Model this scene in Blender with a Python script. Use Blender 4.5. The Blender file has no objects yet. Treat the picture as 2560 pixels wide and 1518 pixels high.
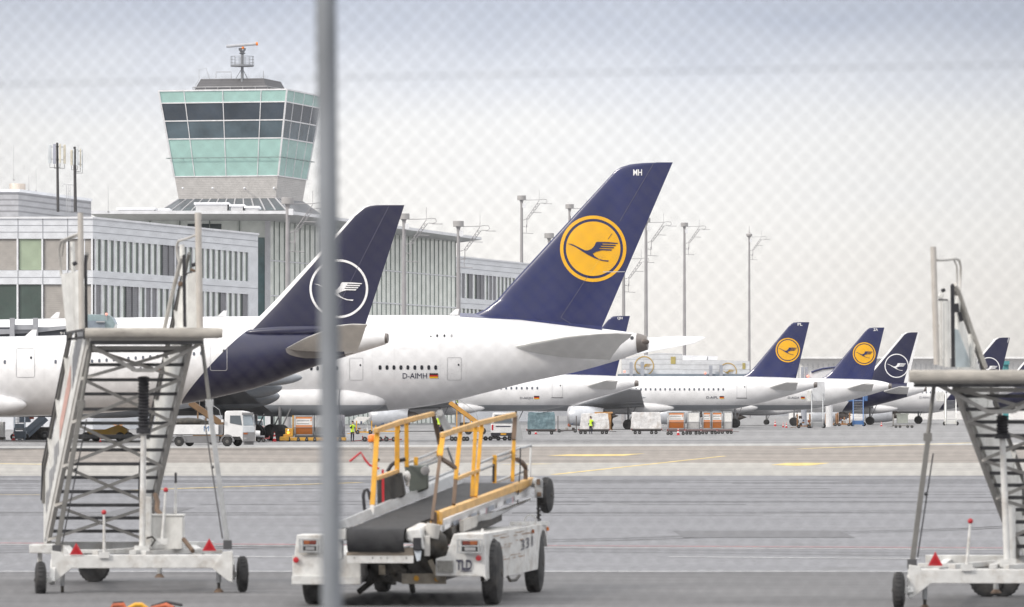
import bpy, bmesh, math, random
from mathutils import Vector, Matrix
from mathutils.geometry import tessellate_polygon
random.seed(7)
R = math.radians
S = bpy.context.scene
COL = S.collection
# ---------------------------------------------------------------- camera geometry
F = 200 / 36 * 2560          # focal length in photo pixels (photo is 2560 wide)
CX, HY, HC = 1280.0, 1009.5, 3.2
CAM = Vector((0, 0, HC))

def W(px, py, Y):
    return Vector(((px - CX) / F * Y, Y, HC - (py - HY) / F * Y))

def gz(Y):                   # the apron falls 0.7 m away from the fence
    if Y <= 110: return 0.7
    if Y >= 400: return 0.0
    return 0.7 * (400 - Y) / 290

def GY(py):                  # depth at which a pixel row meets the ground
    Y = 200.0
    for _ in range(60):
        Y = 0.5 * Y + 0.5 * F * (HC - gz(Y)) / (py - HY)
    return Y

def G(px, py, up=0.0):
    Y = GY(py)
    return Vector(((px - CX) / F * Y, Y, gz(Y) + up))

# ---------------------------------------------------------------- materials
MATS = {}
def _n(nt, t, **kw):
    n = nt.nodes.new(t)
    for k, v in kw.items():
        setattr(n, k, v)
    return n

def mat(name, col, rough=0.5, metal=0.0, var=0.10, scale=2.0, spec=0.5, coat=0.0, bump=0.0,
        dirt=None, dirt_amt=0.35, dirt_scale=1.5, stretch=(1, 1, 1), emit=0.0, bands=None, trans=0.0):
    if name in MATS: return MATS[name]
    m = bpy.data.materials.new(name)
    m.use_nodes = True
    nt = m.node_tree
    b = nt.nodes['Principled BSDF']
    tc = _n(nt, 'ShaderNodeTexCoord')
    mp = _n(nt, 'ShaderNodeMapping')
    mp.inputs['Scale'].default_value = stretch
    nt.links.new(tc.outputs['Object'], mp.inputs['Vector'])
    no = _n(nt, 'ShaderNodeTexNoise')
    no.inputs['Scale'].default_value = scale
    no.inputs['Detail'].default_value = 7
    no.inputs['Roughness'].default_value = 0.6
    nt.links.new(mp.outputs['Vector'], no.inputs['Vector'])
    mr = _n(nt, 'ShaderNodeMapRange')
    mr.inputs['From Min'].default_value = 0.3
    mr.inputs['From Max'].default_value = 0.7
    nt.links.new(no.outputs['Fac'], mr.inputs['Value'])
    mx = _n(nt, 'ShaderNodeMix', data_type='RGBA')
    mx.inputs['A'].default_value = (*[c * (1 - var) for c in col], 1)
    mx.inputs['B'].default_value = (*[min(1, c * (1 + var)) for c in col], 1)
    nt.links.new(mr.outputs['Result'], mx.inputs['Factor'])
    out = mx.outputs['Result']
    if dirt:
        n2 = _n(nt, 'ShaderNodeTexNoise')
        n2.inputs['Scale'].default_value = dirt_scale
        n2.inputs['Detail'].default_value = 9
        n2.inputs['Roughness'].default_value = 0.7
        nt.links.new(mp.outputs['Vector'], n2.inputs['Vector'])
        r2 = _n(nt, 'ShaderNodeMapRange')
        r2.inputs['From Min'].default_value = 0.48
        r2.inputs['From Max'].default_value = 0.72
        r2.inputs['To Max'].default_value = dirt_amt
        nt.links.new(n2.outputs['Fac'], r2.inputs['Value'])
        m2 = _n(nt, 'ShaderNodeMix', data_type='RGBA')
        m2.inputs['B'].default_value = (*dirt, 1)
        nt.links.new(r2.outputs['Result'], m2.inputs['Factor'])
        nt.links.new(out, m2.inputs['A'])
        out = m2.outputs['Result']
    if bands:                # (frequency per metre, darkening): horizontal corrugation / joints
        sx = _n(nt, 'ShaderNodeSeparateXYZ')
        nt.links.new(tc.outputs['Object'], sx.inputs[0])
        mu = _n(nt, 'ShaderNodeMath', operation='MULTIPLY'); mu.inputs[1].default_value = bands[0]
        nt.links.new(sx.outputs['Z'], mu.inputs[0])
        fr = _n(nt, 'ShaderNodeMath', operation='FRACT'); nt.links.new(mu.outputs[0], fr.inputs[0])
        lt = _n(nt, 'ShaderNodeMath', operation='LESS_THAN'); lt.inputs[1].default_value = bands[2] if len(bands) > 2 else 0.3
        nt.links.new(fr.outputs[0], lt.inputs[0])
        ml = _n(nt, 'ShaderNodeMath', operation='MULTIPLY'); ml.inputs[1].default_value = bands[1]
        nt.links.new(lt.outputs[0], ml.inputs[0])
        m3 = _n(nt, 'ShaderNodeMix', data_type='RGBA')
        m3.inputs['B'].default_value = (*[c * 0.3 for c in col], 1)
        nt.links.new(ml.outputs[0], m3.inputs['Factor']); nt.links.new(out, m3.inputs['A'])
        out = m3.outputs['Result']
    nt.links.new(out, b.inputs['Base Color'])
    b.inputs['Roughness'].default_value = rough
    b.inputs['Metallic'].default_value = metal
    b.inputs['Specular IOR Level'].default_value = spec
    b.inputs['Coat Weight'].default_value = coat
    b.inputs['Coat Roughness'].default_value = 0.08
    if trans: b.inputs['Transmission Weight'].default_value = trans
    if bump:
        bp = _n(nt, 'ShaderNodeBump')
        bp.inputs['Strength'].default_value = bump
        bp.inputs['Distance'].default_value = 0.02
        nt.links.new(no.outputs['Fac'], bp.inputs['Height'])
        nt.links.new(bp.outputs['Normal'], b.inputs['Normal'])
    if emit:
        b.inputs['Emission Color'].default_value = (*col, 1)
        b.inputs['Emission Strength'].default_value = emit
    MATS[name] = m
    return m

AIR_WHITE = mat('aircraft_white_paint', (0.76, 0.76, 0.775), 0.3, var=0.03, scale=0.25, coat=0.4, dirt=(0.6, 0.59, 0.57), dirt_amt=0.22, dirt_scale=0.2, stretch=(0.4, 1, 1))
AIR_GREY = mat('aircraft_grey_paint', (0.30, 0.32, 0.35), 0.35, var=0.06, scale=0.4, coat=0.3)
STAB_GREY = mat('tailplane_grey_paint', (0.68, 0.68, 0.67), 0.4, var=0.05, scale=0.5)
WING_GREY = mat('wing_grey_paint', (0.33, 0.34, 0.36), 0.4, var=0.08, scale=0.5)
NAVY = mat('aircraft_navy_paint', (0.022, 0.028, 0.104), 0.24, var=0.16, scale=0.25, coat=0.5, stretch=(1, 1, .3))
DARKNAVY = mat('aircraft_dark_navy_paint', (0.017, 0.018, 0.052), 0.34, var=0.12, scale=0.2, coat=0.2, stretch=(1, 1, .3))
YELLOW = mat('emblem_yellow', (0.80, 0.42, 0.015), 0.35, var=0.03, scale=0.6, coat=0.3)
LOGOWHITE = mat('emblem_white', (0.82, 0.82, 0.84), 0.35, var=0.03)
INK = mat('lettering_ink', (0.03, 0.03, 0.06), 0.4)
SEAM = mat('panel_seam', (0.30, 0.30, 0.31), 0.5)
SEAMLIGHT = mat('rudder_seam', (0.11, 0.11, 0.17), 0.5)
BLACKGL = mat('cabin_window_glass', (0.02, 0.022, 0.03), 0.12)
EXHAUST = mat('exhaust_metal', (0.20, 0.18, 0.17), 0.4, 0.7, var=0.2)
RUBBER = mat('tyre_rubber', (0.025, 0.025, 0.027), 0.75, var=0.25, scale=9, bump=0.2, dirt=(0.11, 0.10, 0.09), dirt_amt=0.5, dirt_scale=4)
FLAGK = mat('flag_black', (0.01, 0.01, 0.01), 0.5); FLAGR = mat('flag_red', (0.55, 0.01, 0.01), 0.5); FLAGY = mat('flag_gold', (0.85, 0.5, 0.01), 0.5)
ASPHALT = None
GSE_WHITE = mat('worn_white_paint', (0.70, 0.70, 0.69), 0.45, var=0.08, scale=3, dirt=(0.24, 0.18, 0.12), dirt_amt=0.62, dirt_scale=3.2, bump=0.08)
GSE_WHITE2 = mat('scuffed_white_panel', (0.75, 0.75, 0.73), 0.5, var=0.1, scale=2, dirt=(0.30, 0.28, 0.25), dirt_amt=0.5, dirt_scale=2.5, stretch=(1, 1, .35), bump=0.08)
STEEL = mat('weathered_galvanised_steel', (0.55, 0.535, 0.51), 0.55, 0.05, var=0.18, scale=4, dirt=(0.15, 0.12, 0.09), dirt_amt=0.5, dirt_scale=4, bump=0.1)
STEELD = mat('dark_tread_steel', (0.10, 0.10, 0.105), 0.5, 0.4, var=0.2, scale=6)
STEELL = mat('bright_galvanised_steel', (0.45, 0.46, 0.47), 0.45, 0.4, var=0.12, scale=5, bump=0.05)
BUMPER = mat('grimy_canvas_bumper', (0.41, 0.385, 0.35), 0.8, var=0.15, scale=3, dirt=(0.13, 0.12, 0.11), dirt_amt=0.75, dirt_scale=3.2, stretch=(0.5, 1, 2.2), bump=0.3)
BLACKRUB = mat('black_rubber_seal', (0.022, 0.022, 0.028), 0.6, var=0.2, scale=5)
BELT = mat('conveyor_belt_rubber', (0.022, 0.022, 0.025), 0.75, var=0.3, scale=7, dirt=(0.06, 0.06, 0.06), dirt_amt=0.4, dirt_scale=3, bump=0.25)
GSE_YEL = mat('safety_yellow_paint', (0.72, 0.36, 0.02), 0.4, var=0.1, scale=4, dirt=(0.30, 0.17, 0.06), dirt_amt=0.6, dirt_scale=5, bump=0.08)
GSE_YELFADE = mat('faded_yellow_paint', (0.70, 0.42, 0.14), 0.5, var=0.12, scale=4, dirt=(0.34, 0.2, 0.08), dirt_amt=0.6, dirt_scale=5, bump=0.08)
BROWNST = mat('brown_worn_steel', (0.17, 0.115, 0.08), 0.6, 0.2, var=0.25, scale=6)
RED = mat('red_plastic', (0.50, 0.02, 0.03), 0.35, var=0.08, scale=6)
ORANGE = mat('orange_plastic', (0.85, 0.22, 0.02), 0.4, var=0.1)
SILVER = mat('silver_sheet_metal', (0.50, 0.50, 0.52), 0.35, 0.6, var=0.1, scale=4)
LENSR = mat('lamp_lens_red', (0.16, 0.03, 0.02), 0.25, var=.2, scale=20); LENSO = mat('lamp_lens_orange', (0.30, 0.09, 0.03), 0.2, var=0.15, scale=20); LENSC = mat('lamp_lens_clear', (0.4, 0.4, 0.41), 0.2, 0.3)
DARKMACH = mat('greasy_machinery', (0.045, 0.042, 0.038), 0.55, 0.3, var=0.4, scale=6, dirt=(0.16, 0.13, 0.10), dirt_amt=0.6, dirt_scale=5)
MAST = mat('mast_grey_paint', (0.36, 0.35, 0.36), 0.55, var=0.06, scale=0.5)
MASTD = mat('mast_lamp_drum', (0.40, 0.39, 0.39), 0.5, var=0.05)
HIVIS = mat('hi_vis_fabric', (0.62, 0.88, 0.03), 0.7, var=0.06, scale=6)
DKCLOTH = mat('dark_navy_cloth', (0.018, 0.022, 0.04), 0.85, var=0.2, scale=6)
SKIN = mat('skin', (0.50, 0.30, 0.22), 0.5, var=0.05); HAIR = mat('dark_hair', (0.03, 0.022, 0.018), 0.6)
CONEW = mat('reflective_white', (0.78, 0.77, 0.75), 0.5)
FARORANGE = mat('orange_container_sheet', (0.68, 0.23, 0.06), 0.5, var=0.1, scale=1.5, dirt=(0.35, 0.16, 0.07), dirt_amt=0.5)
ALU = mat('container_aluminium', (0.55, 0.56, 0.57), 0.45, 0.3, var=0.12, scale=1.2, dirt=(0.3, 0.3, 0.3), dirt_amt=0.4)
WRAPW = mat('white_pallet_wrap', (0.76, 0.75, 0.75), 0.35, var=0.2, scale=2.2, dirt=(0.33, 0.24, 0.17), dirt_amt=0.6, dirt_scale=1.4, bump=0.5)
WRAPB = mat('blue_pallet_wrap', (0.15, 0.225, 0.255), 0.25, var=0.3, scale=2.4, dirt=(0.32, 0.40, 0.42), dirt_amt=0.45, dirt_scale=2.5, bump=0.5)
GREYBLUE = mat('grey_blue_paint', (0.22, 0.26, 0.31), 0.5, var=0.1)
BLUEP = mat('blue_paint', (0.07, 0.16, 0.36), 0.45, var=0.1)
BAGS = mat('assorted_luggage', (0.16, 0.12, 0.10), 0.6, var=0.7, scale=2.4)
WINDGL = mat('vehicle_glass', (0.10, 0.12, 0.14), 0.08, spec=0.8)

# ---------------------------------------------------------------- mesh building
class MB:
    def __init__(self, m=None):
        self.v = []; self.f = []; self.mi = []; self.mats = []
        if m: self.use(m)
    def use(self, m):
        if m not in self.mats: self.mats.append(m)
        self.cur = self.mats.index(m)
        return self
    def add(self, vs, fs):
        o = len(self.v)
        self.v += [Vector(p) for p in vs]
        for f in fs:
            self.f.append([i + o for i in f]); self.mi.append(self.cur)
        return self
    def poly(self, pts):
        return self.add(pts, [list(range(len(pts)))])
    def box(self, c, s, rot=None):
        x, y, z = [d / 2 for d in s]
        vs = [Vector(p) for p in ((-x, -y, -z), (x, -y, -z), (x, y, -z), (-x, y, -z), (-x, -y, z), (x, -y, z), (x, y, z), (-x, y, z))]
        if rot is not None: vs = [rot @ p for p in vs]
        c = Vector(c)
        return self.add([p + c for p in vs], [(3, 2, 1, 0), (4, 5, 6, 7), (0, 1, 5, 4), (1, 2, 6, 5), (2, 3, 7, 6), (3, 0, 4, 7)])
    def hexa(self, lo, hi):      # 4 lower + 4 upper corners
        return self.add(list(lo) + list(hi), [(3, 2, 1, 0), (4, 5, 6, 7), (0, 1, 5, 4), (1, 2, 6, 5), (2, 3, 7, 6), (3, 0, 4, 7)])
    def beam(self, a, b, w, h, up=(0, 0, 1)):
        a, b = Vector(a), Vector(b); d = (b - a).normalized(); u = Vector(up)
        s = d.cross(u)
        if s.length < 1e-4: s = d.cross(Vector((0, 1, 0)))
        s.normalize(); t = s.cross(d).normalized()
        s *= w / 2; t *= h / 2
        lo = [a - s - t, a + s - t, a + s + t, a - s + t]; hi = [b - s - t, b + s - t, b + s + t, b - s + t]
        return self.hexa(lo, hi)
    def tube(self, a, b, r, r2=None, n=10, caps=True):
        a, b = Vector(a), Vector(b); r2 = r if r2 is None else r2
        d = (b - a).normalized(); u = d.orthogonal().normalized(); w = d.cross(u)
        vs = []
        for k in range(n):
            q = 2 * math.pi * k / n; e = u * math.cos(q) + w * math.sin(q)
            vs += [a + e * r, b + e * r2]
        fs = [(2 * k, 2 * ((k + 1) % n), 2 * ((k + 1) % n) + 1, 2 * k + 1) for k in range(n)]
        if caps: fs += [[2 * k for k in range(n)][::-1], [2 * k + 1 for k in range(n)]]
        return self.add(vs, fs)
    def path(self, pts, r, n=8):
        pts = [Vector(p) for p in pts]
        vs = []; ref = None
        for i, p in enumerate(pts):
            d = (pts[min(i + 1, len(pts) - 1)] - pts[max(i - 1, 0)]).normalized()
            if ref is None: ref = d.orthogonal().normalized()
            u = (ref - d * ref.dot(d))
            u = u.normalized() if u.length > 1e-5 else d.orthogonal().normalized()
            ref = u; w = d.cross(u)
            for k in range(n):
                q = 2 * math.pi * k / n; vs.append(p + (u * math.cos(q) + w * math.sin(q)) * r)
        fs = []
        for i in range(len(pts) - 1):
            for k in range(n):
                fs.append((i * n + k, i * n + (k + 1) % n, (i + 1) * n + (k + 1) % n, (i + 1) * n + k))
        fs += [list(range(n))[::-1], [(len(pts) - 1) * n + k for k in range(n)]]
        return self.add(vs, fs)
    def lathe(self, o, ax, prof, n=24, cap=True):      # prof: (distance along axis, radius)
        o = Vector(o); ax = Vector(ax).normalized(); u = ax.orthogonal().normalized(); w = ax.cross(u)
        vs = []; fs = []
        for (t, r) in prof:
            for k in range(n):
                q = 2 * math.pi * k / n; vs.append(o + ax * t + (u * math.cos(q) + w * math.sin(q)) * r)
        for i in range(len(prof) - 1):
            for k in range(n):
                fs.append((i * n + k, i * n + (k + 1) % n, (i + 1) * n + (k + 1) % n, (i + 1) * n + k))
        if cap: fs += [list(range(n))[::-1], [(len(prof) - 1) * n + k for k in range(n)]]
        return self.add(vs, fs)
    def rings(self, rs, close=True, cap=True):
        n = len(rs[0]); vs = [p for r in rs for p in r]; fs = []
        for i in range(len(rs) - 1):
            for k in range(n if close else n - 1):
                fs.append((i * n + k, i * n + (k + 1) % n, (i + 1) * n + (k + 1) % n, (i + 1) * n + k))
        if cap: fs += [list(range(n))[::-1], [(len(rs) - 1) * n + k for k in range(n)]]
        return self.add(vs, fs)
    def prism(self, pts, d):      # outline extruded by vector d
        d = Vector(d); pts = [Vector(p) for p in pts]; n = len(pts)
        tri = tessellate_polygon([pts])
        fs = [tuple(t) for t in tri] + [tuple(i + n for i in t)[::-1] for t in tri]
        fs += [(i, (i + 1) % n, (i + 1) % n + n, i + n) for i in range(n)]
        return self.add(pts + [p + d for p in pts], fs)
    def ball(self, c, r, n=12, sc=(1, 1, 1)):
        c = Vector(c); rs = []
        for i in range(n // 2 + 1):
            a = math.pi * i / (n // 2); rr = max(1e-4, math.sin(a))
            rs.append([c + Vector((r * sc[0] * rr * math.cos(2 * math.pi * k / n), r * sc[1] * rr * math.sin(2 * math.pi * k / n), r * sc[2] * math.cos(a))) for k in range(n)])
        return self.rings(rs)
    def mesh(self, name, origin=Vector((0, 0, 0)), smooth=None):
        me = bpy.data.meshes.new(name)
        me.from_pydata([tuple(p - origin) for p in self.v], [], self.f)
        for m in self.mats: me.materials.append(m)
        me.polygons.foreach_set('material_index', self.mi)
        bm = bmesh.new(); bm.from_mesh(me)
        bmesh.ops.recalc_face_normals(bm, faces=bm.faces)
        bm.to_mesh(me); bm.free()
        if smooth:
            me.polygons.foreach_set('use_smooth', [True] * len(me.polygons))
            me.set_sharp_from_angle(angle=R(smooth))
        me.update()
        return me

def link(name, me, parent=None, loc=(0, 0, 0), bevel=0):
    o = bpy.data.objects.new(name, me); COL.objects.link(o)
    o.location = loc
    if parent: o.parent = parent
    if bevel:
        b = o.modifiers.new('bevel', 'BEVEL'); b.width = bevel; b.segments = 2; b.limit_method = 'ANGLE'; b.angle_limit = R(40)
    return o

def tagp(o, label=None, cat=None, group=None, kind=None):
    if label: o['label'] = label
    if cat: o['category'] = cat
    if group: o['group'] = group
    if kind: o['kind'] = kind
    return o

class Thing:                 # an Empty at the base; meshes are given in world coordinates
    def __init__(self, name, label, cat, base, group=None):
        self.base = Vector(base)
        self.o = bpy.data.objects.new(name, None); COL.objects.link(self.o)
        self.o.empty_display_size = 0.3
        self.o.location = self.base
        tagp(self.o, label, cat, group)
    def part(self, name, mb, parent=None, label=None, smooth=35, bevel=0):
        me = mb.mesh(name, self.base, smooth)
        o = link(name, me, parent or self.o, bevel=bevel)
        if label: o['label'] = label
        return o

def single(name, mb, label, cat, base, group=None, kind=None, smooth=35, bevel=0):
    base = Vector(base)
    o = link(name, mb.mesh(name, base, smooth), None, base, bevel)
    return tagp(o, label, cat, group, kind)

def structure(name, mb, smooth=None):
    o = link(name, mb.mesh(name, Vector((0, 0, 0)), smooth)); o['kind'] = 'structure'
    return o

def dup(root, loc, label=None):
    c = root.copy(); COL.objects.link(c); c.location = loc
    if label: c['label'] = label
    for ch in list(root.children):
        d = ch.copy(); COL.objects.link(d); d.parent = c
        for g in list(ch.children):
            e = g.copy(); COL.objects.link(e); e.parent = d
    return c

def text2d(s, height, width=None, bold=0.0):       # returns verts (u,v) and faces, baseline at 0,0
    cu = bpy.data.curves.new('t', 'FONT'); cu.body = s; cu.size = 1.0; cu.resolution_u = 3; cu.offset = bold
    ob = bpy.data.objects.new('t', cu); COL.objects.link(ob)
    dg = bpy.context.evaluated_depsgraph_get(); dg.update()
    me = bpy.data.meshes.new_from_object(ob.evaluated_get(dg))
    vs = [Vector((v.co.x, v.co.y, 0)) for v in me.vertices]; fs = [list(p.vertices) for p in me.polygons]
    bpy.data.objects.remove(ob); bpy.data.meshes.remove(me); bpy.data.curves.remove(cu)
    x0 = min(v.x for v in vs); x1 = max(v.x for v in vs); y0 = min(v.y for v in vs); y1 = max(v.y for v in vs)
    sy = height / (y1 - y0); sx = (width / (x1 - x0)) if width else sy
    return [((v.x - x0) * sx, (v.y - y0) * sy) for v in vs], fs

def interp(tab, x):          # smooth table interpolation (Catmull-Rom on sorted x), tab rows: x, a, b ...
    n = len(tab)
    if x <= tab[0][0]: return tab[0][1:]
    if x >= tab[-1][0]: return tab[-1][1:]
    for i in range(n - 1):
        if tab[i][0] <= x <= tab[i + 1][0]: break
    p1, p2 = tab[i], tab[i + 1]; p0 = tab[max(i - 1, 0)]; p3 = tab[min(i + 2, n - 1)]
    h = p2[0] - p1[0]; t = (x - p1[0]) / h; out = []
    for k in range(1, len(p1)):
        m1 = (p2[k] - p0[k]) / (p2[0] - p0[0]) * h; m2 = (p3[k] - p1[k]) / (p3[0] - p1[0]) * h
        d1 = p2[k] - p1[k]
        out.append((2 * t**3 - 3 * t**2 + 1) * p1[k] + (t**3 - 2 * t**2 + t) * m1 + (-2 * t**3 + 3 * t**2) * p2[k] + (t**3 - t**2) * m2)
    return out

# ---------------------------------------------------------------- camera, light, sky
cam = bpy.data.cameras.new('Camera'); co = bpy.data.objects.new('Camera', cam); COL.objects.link(co)
co.location = CAM; co.rotation_euler = (R(90), 0, 0)
cam.lens = 200; cam.sensor_width = 36; cam.shift_y = (HY - 759) / 2560
cam.clip_start = 0.5; cam.clip_end = 20000
cam.dof.use_dof = True; cam.dof.focus_distance = 520; cam.dof.aperture_fstop = 7.1
S.camera = co
SUN_EL, SUN_AZ = 34.0, -128.0
sd = Vector((math.sin(R(SUN_AZ)) * math.cos(R(SUN_EL)), math.cos(R(SUN_AZ)) * math.cos(R(SUN_EL)), math.sin(R(SUN_EL))))
sl = bpy.data.lights.new('Sun', 'SUN'); sl.energy = 2.0; sl.angle = R(10); sl.color = (1.0, 0.93, 0.84)
so = bpy.data.objects.new('Sun', sl); COL.objects.link(so); so.rotation_euler = sd.to_track_quat('Z', 'Y').to_euler(); so.location = (0, -20, 60)

def build_world():
    w = bpy.data.worlds.new('World'); S.world = w; w.use_nodes = True
    nt = w.node_tree; bg = nt.nodes['Background']
    sky = _n(nt, 'ShaderNodeTexSky'); sky.sky_type = 'NISHITA'; sky.sun_disc = False
    sky.sun_elevation = R(SUN_EL); sky.sun_rotation = R(SUN_AZ); sky.air_density = 1.0; sky.dust_density = 3.0
    tc = _n(nt, 'ShaderNodeTexCoord'); sp = _n(nt, 'ShaderNodeSeparateXYZ')
    nt.links.new(tc.outputs['Generated'], sp.inputs[0])
    # elevation ramp of the cloud deck
    mr = _n(nt, 'ShaderNodeMapRange'); mr.inputs['From Min'].default_value = 0.0; mr.inputs['From Max'].default_value = 0.30
    nt.links.new(sp.outputs['Z'], mr.inputs['Value'])
    # uneven cloud edge
    no = _n(nt, 'ShaderNodeTexNoise'); no.inputs['Scale'].default_value = 14; no.inputs['Detail'].default_value = 5
    mp = _n(nt, 'ShaderNodeMapping'); mp.inputs['Scale'].default_value = (1, 1, 2.5)
    nt.links.new(tc.outputs['Generated'], mp.inputs['Vector']); nt.links.new(mp.outputs['Vector'], no.inputs['Vector'])
    nm = _n(nt, 'ShaderNodeMath', operation='MULTIPLY_ADD'); nm.inputs[1].default_value = 0.10; nm.inputs[2].default_value = -0.05
    nt.links.new(no.outputs['Fac'], nm.inputs[0])
    # brighter patch of cloud near the view axis: dimmer to the sides
    xx = _n(nt, 'ShaderNodeMath', operation='ADD'); xx.inputs[1].default_value = 0.012; nt.links.new(sp.outputs['X'], xx.inputs[0])
    ab = _n(nt, 'ShaderNodeMath', operation='ABSOLUTE'); nt.links.new(xx.outputs[0], ab.inputs[0])
    xs = _n(nt, 'ShaderNodeMapRange'); xs.inputs['From Min'].default_value = 0.02; xs.inputs['From Max'].default_value = 0.16; xs.inputs['To Max'].default_value = 0.26
    xs.interpolation_type = 'SMOOTHSTEP'
    nt.links.new(ab.outputs[0], xs.inputs['Value'])
    a1 = _n(nt, 'ShaderNodeMath', operation='ADD'); nt.links.new(mr.outputs['Result'], a1.inputs[0]); nt.links.new(nm.outputs[0], a1.inputs[1])
    cr = _n(nt, 'ShaderNodeValToRGB'); e = cr.color_ramp.elements
    e[0].position = 0.0; e[0].color = (0.82, 0.785, 0.745, 1)
    e[1].position = 1.0; e[1].color = (0.80, 0.795, 0.79, 1)
    for p, c in ((0.05, (0.875, 0.845, 0.81, 1)), (0.11, (0.90, 0.885, 0.865, 1)), (0.155, (0.87, 0.87, 0.875, 1)), (0.195, (0.71, 0.735, 0.80, 1)), (0.24, (0.51, 0.55, 0.65, 1)), (0.45, (0.58, 0.61, 0.68, 1)), (0.7, (0.74, 0.745, 0.77, 1))):
        x = e.new(p); x.color = c
    nt.links.new(a1.outputs[0], cr.inputs['Fac'])
    dm = _n(nt, 'ShaderNodeMath', operation='SUBTRACT'); dm.inputs[0].default_value = 1.13; nt.links.new(xs.outputs['Result'], dm.inputs[1])
    # overcast deck is brighter overhead
    zb = _n(nt, 'ShaderNodeMapRange'); zb.inputs['From Min'].default_value = 0.12; zb.inputs['From Max'].default_value = 0.9
    zb.inputs['To Min'].default_value = 1.0; zb.inputs['To Max'].default_value = 2.8
    nt.links.new(sp.outputs['Z'], zb.inputs['Value'])
    mm = _n(nt, 'ShaderNodeMath', operation='MULTIPLY'); nt.links.new(dm.outputs[0], mm.inputs[0]); nt.links.new(zb.outputs['Result'], mm.inputs[1])
    m10 = _n(nt, 'ShaderNodeMath', operation='MULTIPLY'); m10.inputs[1].default_value = 10.0; nt.links.new(mm.outputs[0], m10.inputs[0])
    vm = _n(nt, 'ShaderNodeVectorMath', operation='SCALE'); nt.links.new(cr.outputs['Color'], vm.inputs[0]); nt.links.new(m10.outputs[0], vm.inputs['Scale'])
    mx = _n(nt, 'ShaderNodeMix', data_type='RGBA'); mx.inputs['Factor'].default_value = 0.92
    nt.links.new(sky.outputs['Color'], mx.inputs['A']); nt.links.new(vm.outputs[0], mx.inputs['B'])
    nt.links.new(mx.outputs['Result'], bg.inputs['Color']); bg.inputs['Strength'].default_value = 0.1
build_world()
S.view_settings.view_transform = 'Standard'; S.view_settings.look = 'None'; S.view_settings.exposure = 0.10; S.view_settings.gamma = 1
S.render.engine = 'CYCLES'; S.cycles.use_denoising = True; S.cycles.max_bounces = 6
S.cycles.diffuse_bounces = 3; S.cycles.glossy_bounces = 3; S.cycles.transmission_bounces = 4; S.cycles.caustics_reflective = False; S.cycles.caustics_refractive = False
# ================================================================= GROUND
def ground_mat():
    m = bpy.data.materials.new('apron_asphalt'); m.use_nodes = True; nt = m.node_tree; b = nt.nodes['Principled BSDF']
    ge = _n(nt, 'ShaderNodeNewGeometry')
    def noise(scale, st, det=6):
        mp = _n(nt, 'ShaderNodeMapping'); mp.inputs['Scale'].default_value = st; nt.links.new(ge.outputs['Position'], mp.inputs['Vector'])
        no = _n(nt, 'ShaderNodeTexNoise'); no.inputs['Scale'].default_value = scale; no.inputs['Detail'].default_value = det; no.inputs['Roughness'].default_value = .65
        nt.links.new(mp.outputs['Vector'], no.inputs['Vector']); return no
    n1 = noise(0.12, (0.35, 1, 1)); n2 = noise(9, (1, .6, 1), 4); n3 = noise(0.5, (0.08, 1, 1), 5)
    cr = _n(nt, 'ShaderNodeValToRGB'); e = cr.color_ramp.elements
    e[0].position = .3; e[0].color = (0.176, 0.178, 0.194, 1); e[1].position = .72; e[1].color = (0.230, 0.232, 0.249, 1)
    nt.links.new(n1.outputs['Fac'], cr.inputs['Fac'])
    mx = _n(nt, 'ShaderNodeMix', data_type='RGBA', blend_type='MULTIPLY'); mx.inputs['Factor'].default_value = 1
    c2 = _n(nt, 'ShaderNodeValToRGB'); f = c2.color_ramp.elements; f[0].position = .3; f[0].color = (.72, .72, .72, 1); f[1].position = .7; f[1].color = (1.15, 1.15, 1.15, 1)
    nt.links.new(n2.outputs['Fac'], c2.inputs['Fac']); nt.links.new(cr.outputs['Color'], mx.inputs['A']); nt.links.new(c2.outputs['Color'], mx.inputs['B'])
    m3 = _n(nt, 'ShaderNodeMix', data_type='RGBA', blend_type='MULTIPLY'); m3.inputs['Factor'].default_value = 1
    c3 = _n(nt, 'ShaderNodeValToRGB'); f = c3.color_ramp.elements; f[0].position = .3; f[0].color = (.93, .93, .93, 1); f[1].position = .6; f[1].color = (1.03, 1.03, 1.03, 1)
    nt.links.new(n3.outputs['Fac'], c3.inputs['Fac']); nt.links.new(mx.outputs['Result'], m3.inputs['A']); nt.links.new(c3.outputs['Color'], m3.inputs['B'])
    n4 = noise(.55, (1, .8, 1), 8); r4 = _n(nt, 'ShaderNodeMapRange'); r4.inputs['From Min'].default_value = .56; r4.inputs['From Max'].default_value = .70; r4.inputs['To Max'].default_value = .42
    nt.links.new(n4.outputs['Fac'], r4.inputs['Value']); m4 = _n(nt, 'ShaderNodeMix', data_type='RGBA'); m4.inputs['B'].default_value = (.10, .098, .095, 1)
    nt.links.new(r4.outputs['Result'], m4.inputs['Factor']); nt.links.new(m3.outputs['Result'], m4.inputs['A'])
    nt.links.new(m4.outputs['Result'], b.inputs['Base Color']); b.inputs['Roughness'].default_value = .82
    bp = _n(nt, 'ShaderNodeBump'); bp.inputs['Strength'].default_value = .25; bp.inputs['Distance'].default_value = .01
    nt.links.new(n2.outputs['Fac'], bp.inputs['Height']); nt.links.new(bp.outputs['Normal'], b.inputs['Normal'])
    return m
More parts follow.
